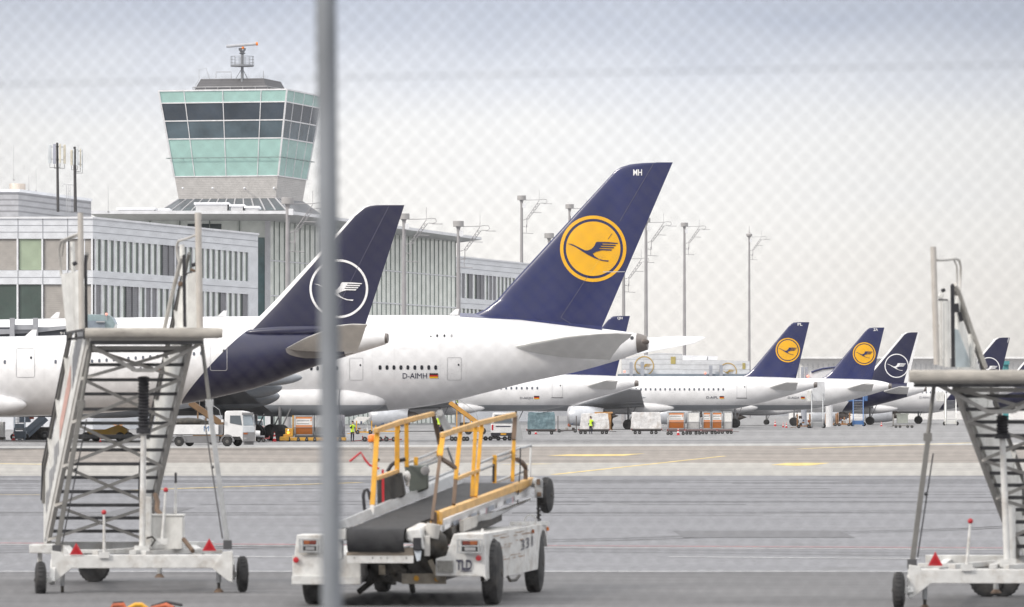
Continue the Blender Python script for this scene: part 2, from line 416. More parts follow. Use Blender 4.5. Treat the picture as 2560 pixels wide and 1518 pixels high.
def band_mat(name, c, var=.1):
    m = bpy.data.materials.new(name); m.use_nodes = True; nt = m.node_tree; b = nt.nodes['Principled BSDF']
    ge = _n(nt, 'ShaderNodeNewGeometry')
    out = None
    for sc, st, lo, hi in ((.35, (.06, 1, 1), 1 - var * 1.6, 1 + var), (.05, (1, 1, 1), 1 - var, 1 + var), (2.0, (.3, 1, 1), 1 - var, 1 + var)):
        mp = _n(nt, 'ShaderNodeMapping'); mp.inputs['Scale'].default_value = st; nt.links.new(ge.outputs['Position'], mp.inputs['Vector'])
        no = _n(nt, 'ShaderNodeTexNoise'); no.inputs['Scale'].default_value = sc; no.inputs['Detail'].default_value = 5; nt.links.new(mp.outputs['Vector'], no.inputs['Vector'])
        cr = _n(nt, 'ShaderNodeValToRGB'); e = cr.color_ramp.elements; e[0].position = .35; e[0].color = (lo, lo, lo, 1); e[1].position = .65; e[1].color = (hi, hi * .995, hi * .985, 1)
        nt.links.new(no.outputs['Fac'], cr.inputs['Fac'])
        mx = _n(nt, 'ShaderNodeMix', data_type='RGBA', blend_type='MULTIPLY'); mx.inputs['Factor'].default_value = 1
        if out is None: mx.inputs['A'].default_value = (*c, 1)
        else: nt.links.new(out, mx.inputs['A'])
        nt.links.new(cr.outputs['Color'], mx.inputs['B']); out = mx.outputs['Result']
    nt.links.new(out, b.inputs['Base Color']); b.inputs['Roughness'].default_value = .85
    return m
ASPH = ground_mat()
g = MB(ASPH)
ys = [-60, 0, 40, 80, 110, 168, 226, 284, 342, 400, 700, 1500, 4000, 12000]
xs = [-6000, -1500, -300, -60, 60, 300, 1500, 6000]
g.add([Vector((x, y, gz(y))) for y in ys for x in xs], [(j * 8 + i, j * 8 + i + 1, (j + 1) * 8 + i + 1, (j + 1) * 8 + i) for j in range(len(ys) - 1) for i in range(7)])
structure('apron_ground', g)

def sheet(name, m, polys, lift):      # flat sheets laid on the apron, cut where the slope breaks
    mb = MB(m)
    for q in polys:
        mb.poly([Vector((p[0], p[1], gz(p[1]) + lift)) for p in q])
    return structure(name, mb)
def strip(y0l, y0r, y1l, y1r, X=900): # edges given as depth at x=-100 and x=+100
    f = lambda a, b, x: a + (b - a) * (x + 100) / 200
    return [(-X if X < 300 else -300, f(y0l, y0r, -300)), (300, f(y0l, y0r, 300)), (300, f(y1l, y1r, 300)), (-300, f(y1l, y1r, -300))]
NEARM = band_mat('near_dark_asphalt', (0.128, 0.128, 0.136), .12)  # darker near asphalt; darkening towards the view's edge is mixed into its colour
sheet('near_dark_sheet', NEARM, [[(-300, 30), (300, 30), (300, 84.2), (-300, 84.2)]], .004)
CONC1 = band_mat('concrete_pale_strip', (0.345, 0.335, 0.32), .06)
CONC2 = band_mat('concrete_tan_strip', (0.250, 0.226, 0.208), .15)
CONC3 = band_mat('concrete_far_strip', (0.235, 0.235, 0.245), .12)
CONC4 = band_mat('concrete_white_edge', (0.37, 0.37, 0.37), .05)
# the slope is linear from 110 to 400, so a sheet spanning less than that stays flat on it
sheet('concrete_strip_near', CONC1, [strip(217, 218.5, 279.5, 281)], .004)
sheet('concrete_strip_middle', CONC2, [[(-300, 280 - 2), (300, 282), (300, 399), (-300, 399)]], .004)
sheet('concrete_strip_beyond', CONC2, [[(-300, 399), (300, 399), (300, 560), (-18, 415), (-40, 404), (-60, 401), (-300, 400)]], .004)
sheet('concrete_strip_edge', CONC4, [[(-300, 400.2), (-60, 401.2), (-40, 404.2), (-18, 415.2), (300, 560.2), (300, 600), (-10, 440), (-60, 415), (-300, 408)]], .008)
sheet('apron_stand', CONC3, [[(-300, 408), (-60, 415), (-10, 440), (300, 600), (900, 1500), (-900, 1500), (-900, 408)]], .012)
TAR = mat('joint_tar', (0.075, 0.075, 0.082), 0.8)
J = MB(TAR)
random.seed(11)
for py, w, x0, x1 in ((1192.5, .5, -40, 40), (1195, .4, -40, 3), (1198.5, .5, -2, 40), (1201.5, .8, -40, 40), (1204, .7, -40, 40), (1207, .5, -40, 40), (1209, .4, 2, 40), (1216, .4, -40, 40), (1222, .35, -25, 10),
                      (1230.5, .4, -40, 40), (1234, .5, -40, 40), (1237, .3, 4, 40), (1254, .35, -40, 40), (1256.5, .4, 1, 40), (1262, .3, -8, 6), (1283, .35, -40, 40), (1289, .3, -40, 40), (1213, .4, -40, -6), (1244, .3, 0, 30)):
    Y = GY(py); n = 14
    for k in range(n):
        a = x0 + (x1 - x0) * k / n; b2 = x0 + (x1 - x0) * (k + 1) / n
        sl_ = -.02; ja = random.uniform(-.12, .12); ww = 1.15 * w * random.uniform(.5, 1.25)
        if random.random() < .1: continue
        J.poly([Vector((x, y, gz(y) + .005)) for x, y in ((a, Y + sl_ * a + ja), (b2, Y + sl_ * b2 + ja), (b2, Y + sl_ * b2 + ja + ww), (a, Y + sl_ * a + ja + ww))])
structure('pavement_joint', J)
TM = mat('tyre_rubber_mark', (0.115, 0.115, 0.122), 0.8, var=.3, scale=1.2)
def track(pts, w):
    mb = MB(TM)
    for (xa, ya), (xb, yb) in zip(pts, pts[1:]):
        d = math.hypot(xb - xa, yb - ya); nx, ny = -(yb - ya) / d * w / 2, (xb - xa) / d * w / 2
        mb.poly([Vector((x, y, gz(y) + .0065)) for x, y in ((xa - nx, ya - ny), (xb - nx, yb - ny), (xb + nx, yb + ny), (xa + nx, ya + ny))])
    structure('tyre_mark', mb)
for ox in (0, 1.7):
    track([(-14, 92 + ox), (-6, 97 + ox), (2, 104 + ox * .9), (9, 113 + ox * .8), (14, 124 + ox)], .16)
    track([(16, 88 + ox), (8, 93 + ox), (1, 96 + ox), (-7, 98.5 + ox), (-16, 100 + ox)], .14)
    track([(20, 140 + ox), (6, 133 + ox), (-8, 131 + ox), (-22, 134 + ox)], .2)
PA = mat('asphalt_repair_patch', (0.135, 0.136, 0.146), 0.85, var=.15, scale=3)
for x0_, x1_, y0_, y1_ in ((3.2, 6.4, 106, 112), (-2.8, -1.2, 118, 128), (7.8, 9.0, 90, 93), (-9.5, -7.9, 128, 141)):
    mb = MB(PA); mb.poly([Vector((x, y, gz(y) + .006)) for x, y in ((x0_, y0_), (x1_, y0_ + .1), (x1_ + .05, y1_), (x0_ - .04, y1_ - .1))]); structure('asphalt_patch', mb)

MW = mat('road_marking_white', (0.62, 0.62, 0.62), 0.7, var=.25, scale=.9); MR = mat('road_marking_red', (0.50, 0.16, 0.17), 0.7, var=.3, scale=.9); MY = mat('road_marking_yellow', (0.62, 0.47, 0.17), 0.7, var=.2, scale=.6)
def gline(name, m, a, b, w, lift=.009):   # painted line between two pixels on the ground
    A, B = G(*a), G(*b); d = (B - A); d.z = 0; d.normalize(); n = Vector((-d.y, d.x, 0)) * w / 2
    mb = MB(m); K = 6
    for k in range(K):
        p, q = A.lerp(B, k / K), A.lerp(B, (k + 1) / K)
        mb.poly([Vector((v.x, v.y, gz(v.y) + lift)) for v in (p - n, q - n, q + n, p + n)])
    return structure(name, mb)
gline('white_line', MW, (-120, 1430), (2700, 1430), .16)
gline('white_line', MW, (1672, 1393), (2300, 1398), .16)
gline('white_line', MW, (540, 1392), (800, 1394), .16)
gline('white_line', MW, (-120, 1361.5), (2700, 1376), .2)
gline('red_line', MR, (-120, 1358.6), (2700, 1372.6), .2, .013)
gline('yellow_line', MY, (1385, 1187), (1812, 1140.5), .30)
gline('yellow_line', MY, (-60, 1159), (250, 1163), 1.2)
gline('yellow_line', MY, (-60, 1237), (140, 1238), .35)
gline('yellow_line', MY, (330, 1226), (900, 1207), .35)
gline('yellow_line', MY, (2000, 1122), (2620, 1101), .8)
gline('yellow_line', MY, (1270, 1162), (1370, 1160), .8)
def gpoly(name, m, pts, lift=.009):
    mb = MB(m); mb.poly([Vector((v.x, v.y, gz(v.y) + lift)) for v in (G(*p) for p in pts)]); return structure(name, mb)
gpoly('yellow_arrow_marking', MY, [(1368, 1139.5), (1470, 1141), (1560, 1140), (1612, 1134), (1560, 1136), (1420, 1136.5)])
gpoly('yellow_stand_marking', MY, [(1926, 1163), (1990, 1165), (2030, 1164), (2074, 1158), (2010, 1157.5), (1965, 1158)])

# ================================================================= CHAIN LINK FENCE
def fence():
    # line of the fence, turned 20 degrees to the view: depth 15.13 m at the left edge of the photo, 14.22 m at the right
    a = Vector(((0 - CX) / F * 15.13, 15.13, 0)); b = Vector(((2560 - CX) / F * 14.22, 14.22, 0))
    d = (b - a).normalized(); nrm = Vector((d.y, -d.x, 0))
    ZB, ZT = gz(15) + .05, 5.2
    L0, L1 = -1.6, (b - a).length + 1.6
    t = Thing('chain_link_fence', 'out of focus chain link fence of galvanised wire across the whole view', 'fence', Vector((a.x, a.y, gz(15))))
    wire = mat('galvanised_wire', (0.08, 0.081, 0.083), 0.6, 0.0, var=.1, scale=8)
    mb = MB(wire); p = .05; r = .00085
    n = int((L1 - L0) / (p / 2)); K = int((ZT - ZB) / (p / 2))
    z_vis0, z_vis1 = HC - .75, HC + 1.35
    for i in range(n):
        pts = []
        for k in range(K + 1):
            z = ZB + k * p / 2
            sg = 1 if (k + i) % 2 else -1
            s_ = L0 + (i + .5) * p / 2 + sg * p / 4
            w = .0018 * (1 if k % 2 else -1)
            q = a + d * (s_ + .0016 * math.sin(3.1 * s_ + 2.3 * z) + .0012 * math.sin(17 * s_ + 1.3) * math.sin(13 * z)) + nrm * (w + .006 * math.sin(2.3 * s_ + 1.7 * z)); q.z = z + .003 * math.sin(1.9 * s_) + .0013 * math.sin(19 * s_ + 11 * z)
            pts.append(q)
        # zig-zag made of square-section wire
        for k in range(K):
            mb.tube(pts[k], pts[k + 1], r, n=4, caps=False)
    t.part('wire_mesh', mb, smooth=None)
    for z in (HC + .848, HC - .70, HC + 1.7, .95):
        mt = MB(wire); P = a + d * L0; Q = a + d * L1; P.z = Q.z = z; P += nrm * .006; Q += nrm * .006
        mt.tube(P, Q, .0010, n=6); t.part('tension_wire', mt, smooth=None)
    post = mat('galvanised_post', (0.225, 0.24, 0.26), 0.55, 0.2, var=.28, scale=7, stretch=(1, 1, .35))
    pt_ = W(823, 759, 14.75)
    sx = (W(828, 1518, 14.75).x - W(813, 0, 14.75).x) / (W(0, 0, 14.75).z - W(0, 1518, 14.75).z)
    mp_ = MB(post)
    bot = Vector((pt_.x + sx * (pt_.z - gz(15)), 14.72, gz(15))); top = Vector((pt_.x - sx * (5.3 - pt_.z), 14.72, 5.3))
    mp_.tube(bot, top, .0275, n=20); mp_.ball(top, .03)
    t.part('fence_post', mp_)
fence()

# ================================================================= TERMINAL BUILDINGS
PANEL = mat('white_facade_panel', (0.76, 0.78, 0.82), 0.35, 0.05, var=.05, scale=.12)
PANELL = mat('white_roof_trim', (0.80, 0.81, 0.84), 0.4, var=.03)
JOINT = mat('facade_joint', (0.30, 0.31, 0.34), 0.6)
GLGREEN = mat('green_window_glass', (0.35, 0.42, 0.31), 0.08, spec=.6, var=.25, scale=.08)
GLDARK = mat('dark_window_glass', (0.07, 0.10, 0.09), 0.06, spec=.6, var=.3, scale=.2)
GLPALE = mat('pale_window_glass', (0.76, 0.82, 0.80), 0.1, spec=.7, var=.1, scale=.1)
BLIND = mat('closed_window_blind', (0.42, 0.395, 0.37), 0.5, var=.08, bands=(4, .12, .3))
BLINDG = mat('grey_window_blind', (0.25, 0.25, 0.27), 0.6, var=.06, bands=(4, .25, .3))
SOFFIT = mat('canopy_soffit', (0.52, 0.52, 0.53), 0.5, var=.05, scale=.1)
LOUVRE = mat('louvre_cladding', (0.42, 0.42, 0.44), 0.45, 0.2, bands=(1.35, .55, .3))

def vquad(mb, A, B, z0, z1, off=0.0, n=None):
    o = (n or Vector((0, 0, 0))) * off
    mb.poly([Vector((A.x, A.y, z0)) + o, Vector((B.x, B.y, z0)) + o, Vector((B.x, B.y, z1)) + o, Vector((A.x, A.y, z1)) + o])
def wallbox(mb, A, B, z0, z1, d, n):   # slab of thickness d standing proud along n
    lo = [Vector((A.x, A.y, z0)), Vector((B.x, B.y, z0)), Vector((B.x, B.y, z0)) + n * d, Vector((A.x, A.y, z0)) + n * d]
    mb.hexa(lo, [v + Vector((0, 0, z1 - z0)) for v in lo])

def office(name, label, corner, left_len, right_to, ztop, rows, bays, nright, seed, zbot=0, group=None):
    """corner: world xy of the near corner; left facade runs to -x, right facade runs to right_to. rows: (z0,z1) window rows"""
    random.seed(seed)
    A = Vector((corner.x, corner.y, 0)); Bp = Vector((right_to.x, right_to.y, 0)); dR = (Bp - A); LR = dR.length; dR.normalize()
    nR = Vector((dR.y, -dR.x, 0));
    if nR.x < 0: nR = -nR
    dL = Vector((-1, 0, 0)); nL = Vector((0, -1, 0)); Lp = A + dL * left_len
    t = Thing(name, label, 'building', Vector((A.x, A.y, 0)), group)
    mb = MB(PANEL)
    # bands between window rows are 0.35 m proud of the glass line
    zs = [zbot] + [z for r in rows for z in r] + [ztop]
    for i in range(0, len(zs), 2):
        wallbox(mb, A, Bp, zs[i], zs[i + 1], -1.0, nR)
        if left_len > 1: wallbox(mb, A - nR * .0 + Vector((-.003, 0, 0)), Lp, zs[i], zs[i + 1], -1.0, nL)
    core = Vector((A.x, A.y, 0))
    # roof
    far = Bp + Vector((-left_len, 0, 0))
    mb.poly([Vector((p.x, p.y, ztop - .02)) for p in (A, Bp, far, Lp)])
    # closed back walls, behind the window openings
    wallbox(mb, A - nR * 1.0, Bp - nR * 1.0, zbot, ztop - .05, -.2, nR)
    if left_len > 1: wallbox(mb, A + Vector((-1.3, 1.0, 0)), Lp + Vector((0, 1.0, 0)), zbot, ztop - .05, -.2, nL)
    for (z0, z1) in rows:
        wallbox(mb, A + dR * (LR * .937), Bp, z0 + .002, z1 - .002, -.9, nR)
    t.part('wall', mb, smooth=None)
    jt = MB(JOINT)
    for i in range(0, len(zs), 2):
        h = zs[i + 1] - zs[i]
        for k in range(1, 3 if h > 2.2 else 2):
            z = zs[i] + h * k / (3 if h > 2.2 else 2)
            wallbox(jt, A, Bp, z - .03, z + .03, .03, nR)
            if left_len > 1: wallbox(jt, A, Lp, z - .03, z + .03, .03, nL)
        if left_len > 1:
            for k in range(bays):
                P = A + dL * (left_len * (k + .5 * 0 + 1) / bays)
                wallbox(jt, P, P + dL * .08, zs[i], zs[i + 1], .034, nL)
    t.part('panel_joint', jt, smooth=None)
    tr = MB(PANELL)
    wallbox(tr, A + nR * .0, Bp, ztop, ztop + .25, .18, nR); wallbox(tr, A, Bp, ztop + .002, ztop + .25, -.5, nR)
    if left_len > 1: wallbox(tr, A + Vector((-.004, 0, 0)), Lp, ztop, ztop + .25, .18, nL); wallbox(tr, A + Vector((-.51, 0, 0)), Lp, ztop + .002, ztop + .25, -.5, nL)
    t.part('roof_edge', tr, smooth=None)
    for (z0, z1) in rows:
        if left_len > 1:
            for k in range(bays):
                P = A + dL * (left_len * k / bays + .12); Q = A + dL * (left_len * (k + 1) / bays - .12)
                w = MB(([BLIND, BLIND, GLDARK, GLDARK, GLGREEN, GLDARK, BLIND, GLGREEN, BLIND] if z0 < rows[-1][0] else [BLIND, BLIND, GLGREEN, BLIND, GLDARK, BLIND, GLGREEN, BLIND, GLGREEN])[k % 9])
                wallbox(w, P, Q, z0, z1, -.12, nL) if False else vquad(w, P, Q, z0 + .05, z1 - .05, -.28, nL)
                w.use(PANELL); wallbox(w, P - dL * .12, P + dL * .10, z0 + .004, z1 - .004, -.3, nL)
                t.part('window', w, smooth=None)
        bw = LR * .925 / nright; LS0 = LR * .012
        for k in range(nright):
            P = A + dR * (LS0 + bw * k + .05); Q = A + dR * (LS0 + bw * (k + 1) - .05)
            kind = random.random()
            w = MB(BLINDG if kind < .28 else GLPALE)
            vquad(w, P, Q, z0 - .05, z1 + .05, -.16, nR)
            w.use(PANELL if kind > .15 else BLINDG); wallbox(w, P, P + dR * bw * .16, z0 + .004, z1 - .004, -.15, nR)
            if kind >= .28:
                w.use(GLDARK); vquad(w, P + dR * bw * .66, Q, z0 - .05, z1 + .05, -.14, nR)
            t.part('window', w, smooth=None)
    return t
A0 = W(232, 547, 700); B0 = W(645, 588, 768)
zpx = lambda py, Y: HC - (py - HY) / F * Y
office('office_building', 'white panelled office building with two window rows, corner at the far left', A0, 27.5, B0, zpx(547, 700),
       [(zpx(800, 700), zpx(711, 700)), (zpx(676, 700), zpx(597, 700)), ][::1], 9, 26, 3, zbot=0)
A1 = W(1140, 643, 975); B1 = W(1345, 664, 1035)
office('office_wing', 'white office wing with narrow window strips beside the glass hall', A1, 0.5, B1, zpx(643, 975),
       [(zpx(835, 975), zpx(770, 975)), (zpx(744, 975), zpx(682, 975))], 1, 20, 5)

# glass hall with its flat cantilevered roof
def hall():
    t = Thing('glass_hall', 'green glazed terminal hall under a wide flat white roof', 'building', W(672, 1009, 840) * 1)
    C0 = W(672, 0, 840); C1 = W(1138, 0, 948); C0.z = C1.z = 0
    zg = zpx(552, 840); GL = mat('hall_curtain_glass', (0.86, 0.93, 0.86), 0.08, spec=.7, var=.12, scale=.07)
    d = (C1 - C0); L = d.length; d.normalize(); n = Vector((d.y, -d.x, 0)); n = n if n.x > 0 else -n
    m = MB(GL); wallbox(m, C0, C1, 0, zg, -.3, n); Lf = C0 + Vector((-42, 0, 0))
    wallbox(m, C0 + Vector((-.5, 0, 0)), Lf, 0, zg, -.3, Vector((0, -1, 0)))
    t.part('curtain_wall', m, smooth=None)
    w_ = MB(mat('teal_hall_glass', (.16, .24, .25), .1, var=.25, scale=.3)); wallbox(w_, C0 + Vector((-.6, -.02, 0)), C0 + Vector((-2.05, -.02, 0)), 0, zpx(594, 840), .05, Vector((0, -1, 0))); t.part('window', w_, smooth=None)
    for xx_, ww_ in ((-7.0, 5.0), (-22, 9)):
        w_ = MB(mat('dark_hall_glass', (.07, .09, .10), .1)); wallbox(w_, C0 + Vector((xx_, -.02, 0)), C0 + Vector((xx_ - ww_, -.02, 0)), zpx(600, 840), zpx(560, 840), .05, Vector((0, -1, 0))); t.part('window', w_, smooth=None)
    FIN = mat('glazing_fin', (0.30, 0.34, 0.32), 0.4, .3); fin = MB(FIN); N = 40
    for k in range(N + 1):
        p = C0 + d * (L * k / N); wallbox(fin, p - d * .07, p + d * .07, 0, zg, .11, n)
    for k in range(1, 10):
        p = C0 + Vector((-4.4 * k, 0, 0)); wallbox(fin, p, p + Vector((.14, 0, 0)), 0, zg, .25, Vector((0, -1, 0)))
    t.part('glazing_fin', fin, smooth=None)
    TR = MB(PANELL)
    for py in (666, 748, 830):
        z = zpx(py, 877) if py < 700 else zpx(py, 870)
        wallbox(TR, C0, C1, z - .1, z + .1, .14, n)
    wallbox(TR, C0 + Vector((-.55, 0, 0)), C0 + Vector((.25, 0, 0)), 0, zg, .5, Vector((0, -1, 0)))
    t.part('transom', TR, smooth=None)
    # roof slab
    E0 = W(722, 527, 812); E1 = W(1204, 584, 941); E1b = Vector((E1.x - 6, E1.y + 25, 0)); zt = E0.z; F0 = Vector((W(225, 0, 812).x, 812, 0))
    ro = MB(PANELL)
    pts = [Vector((F0.x, F0.y, zt - .45)), Vector((E0.x, E0.y, zt - .45)), Vector((E1.x, E1.y, zt - .45)), Vector((E1b.x, E1b.y, zt - .45)), Vector((F0.x, E1b.y, zt - .45))]
    ro.prism(pts, (0, 0, .45)); t.part('roof', ro, smooth=None)
    so_ = MB(SOFFIT); ins = 1.0
    top = [p + Vector((0, 0, -.004)) for p in pts]
    ce = Vector((C0.x - 10, 880, 0))
    low = [Vector((F0.x, C0.y - .6, zg)), Vector((C0.x, C0.y - .6, zg)), Vector((C1.x + .6, C1.y, zg)), Vector((C1.x - 6, C1.y + 20, zg)), Vector((F0.x, C1.y + 20, zg))]
    for i in range(4): so_.poly([top[i], top[i + 1], low[i + 1], low[i]])
    sj = so_.use(JOINT)
    t.part('soffit', so_, smooth=None)
    # boxes on the roof: skylights and plant
    sk = [(489, 568, 506, 523), (577, 607, 511, 522), (614, 644, 515, 522), (296, 384, 519, 527), (400, 420, 521, 526)]
    for x0, x1, y0, y1 in sk:
        Y = 826; p, q = W(x0, y1, Y), W(x1, y0, Y); b = MB(PANELL)
        b.box(((p.x + q.x) / 2, Y + 3, q.z - .15), (q.x - p.x + .5, 6, .3)); b.use(SOFFIT); b.box(((p.x + q.x) / 2, Y + 3, (zt + q.z - .3) / 2), (q.x - p.x, 5.6, q.z - .3 - zt))
        t.part('roof_box', b, smooth=None)
    ac = MB(mat('roof_ac_unit', (.7, .66, .62), .5)); p, q = W(458, 590, 790), W(500, 553, 790)
    return t
hall()

# plant room, chimney and aerials on the office roof
pr = Thing('plant_room', 'grey louvred plant room on the left office roof', 'plant room', W(46, 545, 730))
m = MB(LOUVRE)
pa, pb, pc = W(46, 0, 730), W(228, 0, 764), W(-60, 0, 730)
z0, z1 = zpx(552, 730), zpx(480, 730)
m.prism([Vector((pc.x, 730, z0)), Vector((pa.x, 730, z0)), Vector((pb.x, 764, z0)), Vector((pc.x, 764, z0))], (0, 0, z1 - z0)); pr.part('cladding', m, smooth=None)
m = MB(PANELL); m.prism([Vector((pc.x, 729.8, z1)), Vector((pa.x + .15, 729.8, z1)), Vector((pb.x + .15, 764, z1)), Vector((pc.x, 764, z1))], (0, 0, .35)); pr.part('roof', m, smooth=None)
ch = W(43.5, 476, 738); m = MB(mat('chimney_cladding', (.60, .53, .47), .5, .2, var=.12, scale=.8, stretch=(2, 2, .1)))
m.lathe((ch.x, ch.y, z1), (0, 0, 1), [(0, 1.05), (1.3, 1.05), (1.35, 1.02)], 20); single('chimney', m, 'round pale metal chimney on top of the plant room', 'chimney', (ch.x, ch.y, z1))
ANT = mat('aerial_grey', (.45, .45, .46), .5)
def whip(px, y0, y1, Y, label, r=.04):
    a, b = W(px, y1, Y), W(px, y0, Y); m = MB(ANT); m.tube(a, b, r, r * .5, n=6); m.lathe(a, (0, 0, 1), [(0, .12), (.2, .12), (.22, .05)], 8)
    single('whip_aerial', m, label, 'aerial', a, 'thin whip aerials on the roofs')
whip(34, 362, 452, 738, 'tall thin whip aerial rising beside the round chimney')
whip(72, 441, 478, 740, 'shorter whip aerial on the plant room right of the chimney')
whip(90, 423, 480, 742, 'longer whip aerial on the plant room between chimney and dark masts')
whip(270.5, 466, 531, 812, 'lone whip aerial on the roof edge right of the plant room')
def cellmast(px, yt, yb, wpx, panels, label, Y=716, blk=None):
    s = F / Y; b = W(px, yb, Y); tp = W(px - 2, yt, Y)
    t = Thing('antenna_mast', label, 'antenna mast', b, 'dark mobile antenna masts on the office roof')
    dk = mat('dark_mast_steel', (.045, .043, .045), .6, var=.4, scale=3, dirt=(.2, .2, .2), dirt_amt=.4, dirt_scale=6)
    m = MB(dk); m.tube(b, tp, wpx / s / 2, wpx / s / 2 * .75, n=12); t.part('pole', m)
    for (x, y0, y1, w, c, dy) in panels:
        p, q = W(x, y1, Y + dy), W(x, y0, Y + dy); m = MB(c); m.box(((p.x + q.x) / 2, p.y, (p.z + q.z) / 2), (w / s, .22, q.z - p.z)); o = t.part('antenna_panel', m, bevel=.05)
        k = MB(dk); k.beam(p + Vector((0, 0, .5)), Vector((b.x, b.y, p.z + .5)), .06, .06); k.beam(q + Vector((0, 0, -.3)), Vector((b.x, b.y, q.z - .3)), .06, .06)
        k.path([p + Vector((0, 0, -.05)), p + Vector((0, 0, -.55)), Vector((b.x, b.y, p.z - .55))], .035, 5); t.part('bracket', k, o)
pG = mat('antenna_panel_grey', (.55, .58, .60), .5); pB = mat('antenna_panel_beige', (.62, .58, .48), .5); pD = mat('antenna_panel_shade', (.36, .37, .43), .5)
cellmast(145, 357, 530, 7.5, [(124.5, 362, 408, 8, pG, .3), (136, 360, 410, 7, pD, -.5), (150, 360, 408, 5, pB, -.5), (161.5, 362, 410, 6, pB, .3)], 'dark antenna mast with four broad flat panels, left one of the pair')
cellmast(188.5, 367, 530, 8.5, [(179, 375, 414, 6, pB, .3), (184, 372, 412, 3, pG, -.5), (193, 372, 414, 6, pG, -.5), (201, 372, 418, 3, pB, .2), (206, 372, 422, 2.5, pG, .3)], 'dark antenna mast with thin cage like panels, right one of the pair')
lad = MB(ANT)
for x in (166, 170.5, 175): lad.tube(W(x, 534, 745), W(x, 463, 745), .04, n=6)
lad.path([W(156, 466, 745), W(160, 460, 745), W(184, 463, 745)], .05, 6); single('roof_ladder', lad, 'thin access ladder between the two dark antenna masts', 'ladder', W(170, 534, 745))

# ================================================================= CONTROL TOWER
def tower():
    Bc = W(716.6, 0, 1000); al = R(13.3); w = 23.4
    dA = Vector((-math.cos(al), math.sin(al), 0)); dC = Vector((math.sin(al), math.cos(al), 0))
    cen = Vector((Bc.x, Bc.y, 0)) + (dA + dC) * w / 2
    zof = lambda py: HC - (py - HY) / F * 1000
    zt, zb = zof(224), zof(494)
    kk = lambda z: .762 + .238 * (z - zb) / (zt - zb)
    def cor(z, i, e=0.0):       # corners: 0=A(left) 1=B(near) 2=C(right) 3=D
        h = w / 2 * kk(z) + e
        sg = [(1, -1), (-1, -1), (-1, 1), (1, 1)][i]
        return Vector((cen.x, cen.y, z)) + dA * (sg[0] * h) + dC * (sg[1] * h)
    t = Thing('control_tower', 'flared airport control tower with teal and dark glass bands above the terminal', 'control tower', Vector((cen.x, cen.y, 0)))
    TEAL = mat('teal_spandrel_glass', (0.37, 0.565, 0.53), 0.12, spec=.6, var=.08, scale=.08); DARK = mat('tower_dark_glass', (0.095, 0.13, 0.155), 0.05, spec=.7, var=.5, scale=.12)
    CORR = mat('corrugated_grey_cladding', (0.56, 0.545, 0.535), .5, .1, bands=(3.2, .22, .35)); WH = mat('tower_white_mullion', (.72, .72, .74), .4)
    DARK2 = mat('tower_upper_glass', (0.055, 0.07, 0.09), 0.05, spec=.7, var=.45, scale=.12)  # the two window tones imitate differing reflections, dimmer in the upper row
    lev = [(224, 254, TEAL, 'glass_band'), (254, 299, DARK2, 'window_band'), (299, 344, DARK, 'window_band'), (344, 438, TEAL, 'glass_band'), (438, 494, CORR, 'cladding')]
    for y0, y1, mt, nm in lev:
        m = MB(mt); lo = [cor(zof(y1), i) for i in range(4)]; hi = [cor(zof(y0), i) for i in range(4)]
        for i in range(4): m.poly([lo[i], lo[(i + 1) % 4], hi[(i + 1) % 4], hi[i]])
        t.part(nm, m, smooth=None)
    m = MB(WH)
    for y in (224, 254, 299, 344, 438):
        z = zof(y); r_ = .16
        for i in range(4):
            a, b = cor(z, i, .05), cor(z, (i + 1) % 4, .05); m.beam(a, b, .16, .2)
    for i, frs in ((0, (.197, .5, .8)), (1, (.22, .5, .78)), (2, (.25, .5, .75)), (3, (.25, .5, .75))):
        for fr in frs:
            pts = [cor(zof(y), i, .06).lerp(cor(zof(y), (i + 1) % 4, .06), fr) for y in (224, 438)]
            m.beam(pts[0], pts[1], .15, .14, up=(0, 1, 0))
        m.beam(cor(zof(224), i, .05), cor(zof(438), i, .05), .3, .3, up=(0, 1, 0))
    t.part('mullion', m, smooth=None)
    m = MB(WH); lo = [cor(zt, i, .1) for i in range(4)]; m.hexa([p + Vector((0, 0, .102)) for p in lo], [p + Vector((0, 0, .16)) for p in lo]); t.part('roof_slab', m, smooth=None)
    # maintenance rail below the cab
    m = MB(mat('rail_grey', (.22, .27, .27), .5)); z = zof(392)
    for i in range(4):
        a, b = cor(z, i, .7), cor(z, (i + 1) % 4, .7); m.tube(a, b, .07, n=6)
        for k in range(1, 9): p = a.lerp(b, k / 9); q = cor(z, i).lerp(cor(z, (i + 1) % 4), k / 9); m.tube(p, q, .06, n=5)
    for sgn in (-1, 1): pass
    t.part('maintenance_rail', m)
    # mansard plant room
    RF = mat('tower_roof_sheet', (.10, .10, .11), .5, .2, bands=(2.0, .3, .2)); m = MB(RF); z0 = zt + .165; z1 = zof(197) + .5
    def rc(h, z, i): sg = [(1, -1), (-1, -1), (-1, 1), (1, 1)][i]; return Vector((cen.x, cen.y, z)) + dA * sg[0] * h + dC * sg[1] * h
    m.hexa([rc(6.8, z0, i) for i in range(4)], [rc(5.75, z1, i) for i in range(4)]); t.part('mansard_roof', m, smooth=None)
    m = MB(mat('roof_rail', (.38, .38, .39), .5))
    for i in range(4):
        a, b = rc(6.9, z0 + .75, i), rc(6.9, z0 + .75, (i + 1) % 4); m.tube(a, b, .06, n=5)
        for k in range(7):
            p = a.lerp(b, k / 6); m.tube(p, Vector((p.x, p.y, z0)), .05, n=5)
    m.path([rc(6.9, z0, 0), rc(6.0, z1, 0), rc(6.0, z1 + 1.6, 0), rc(5.0, z1 + 2.0, 0), rc(4.5, z1, 0)], .04, 5)
    a = W(540, 180, 1008); b = W(578, 180, 1008); m.path([Vector((a.x, a.y, z1)), a, b, Vector((b.x, b.y, z1))], .06, 5)
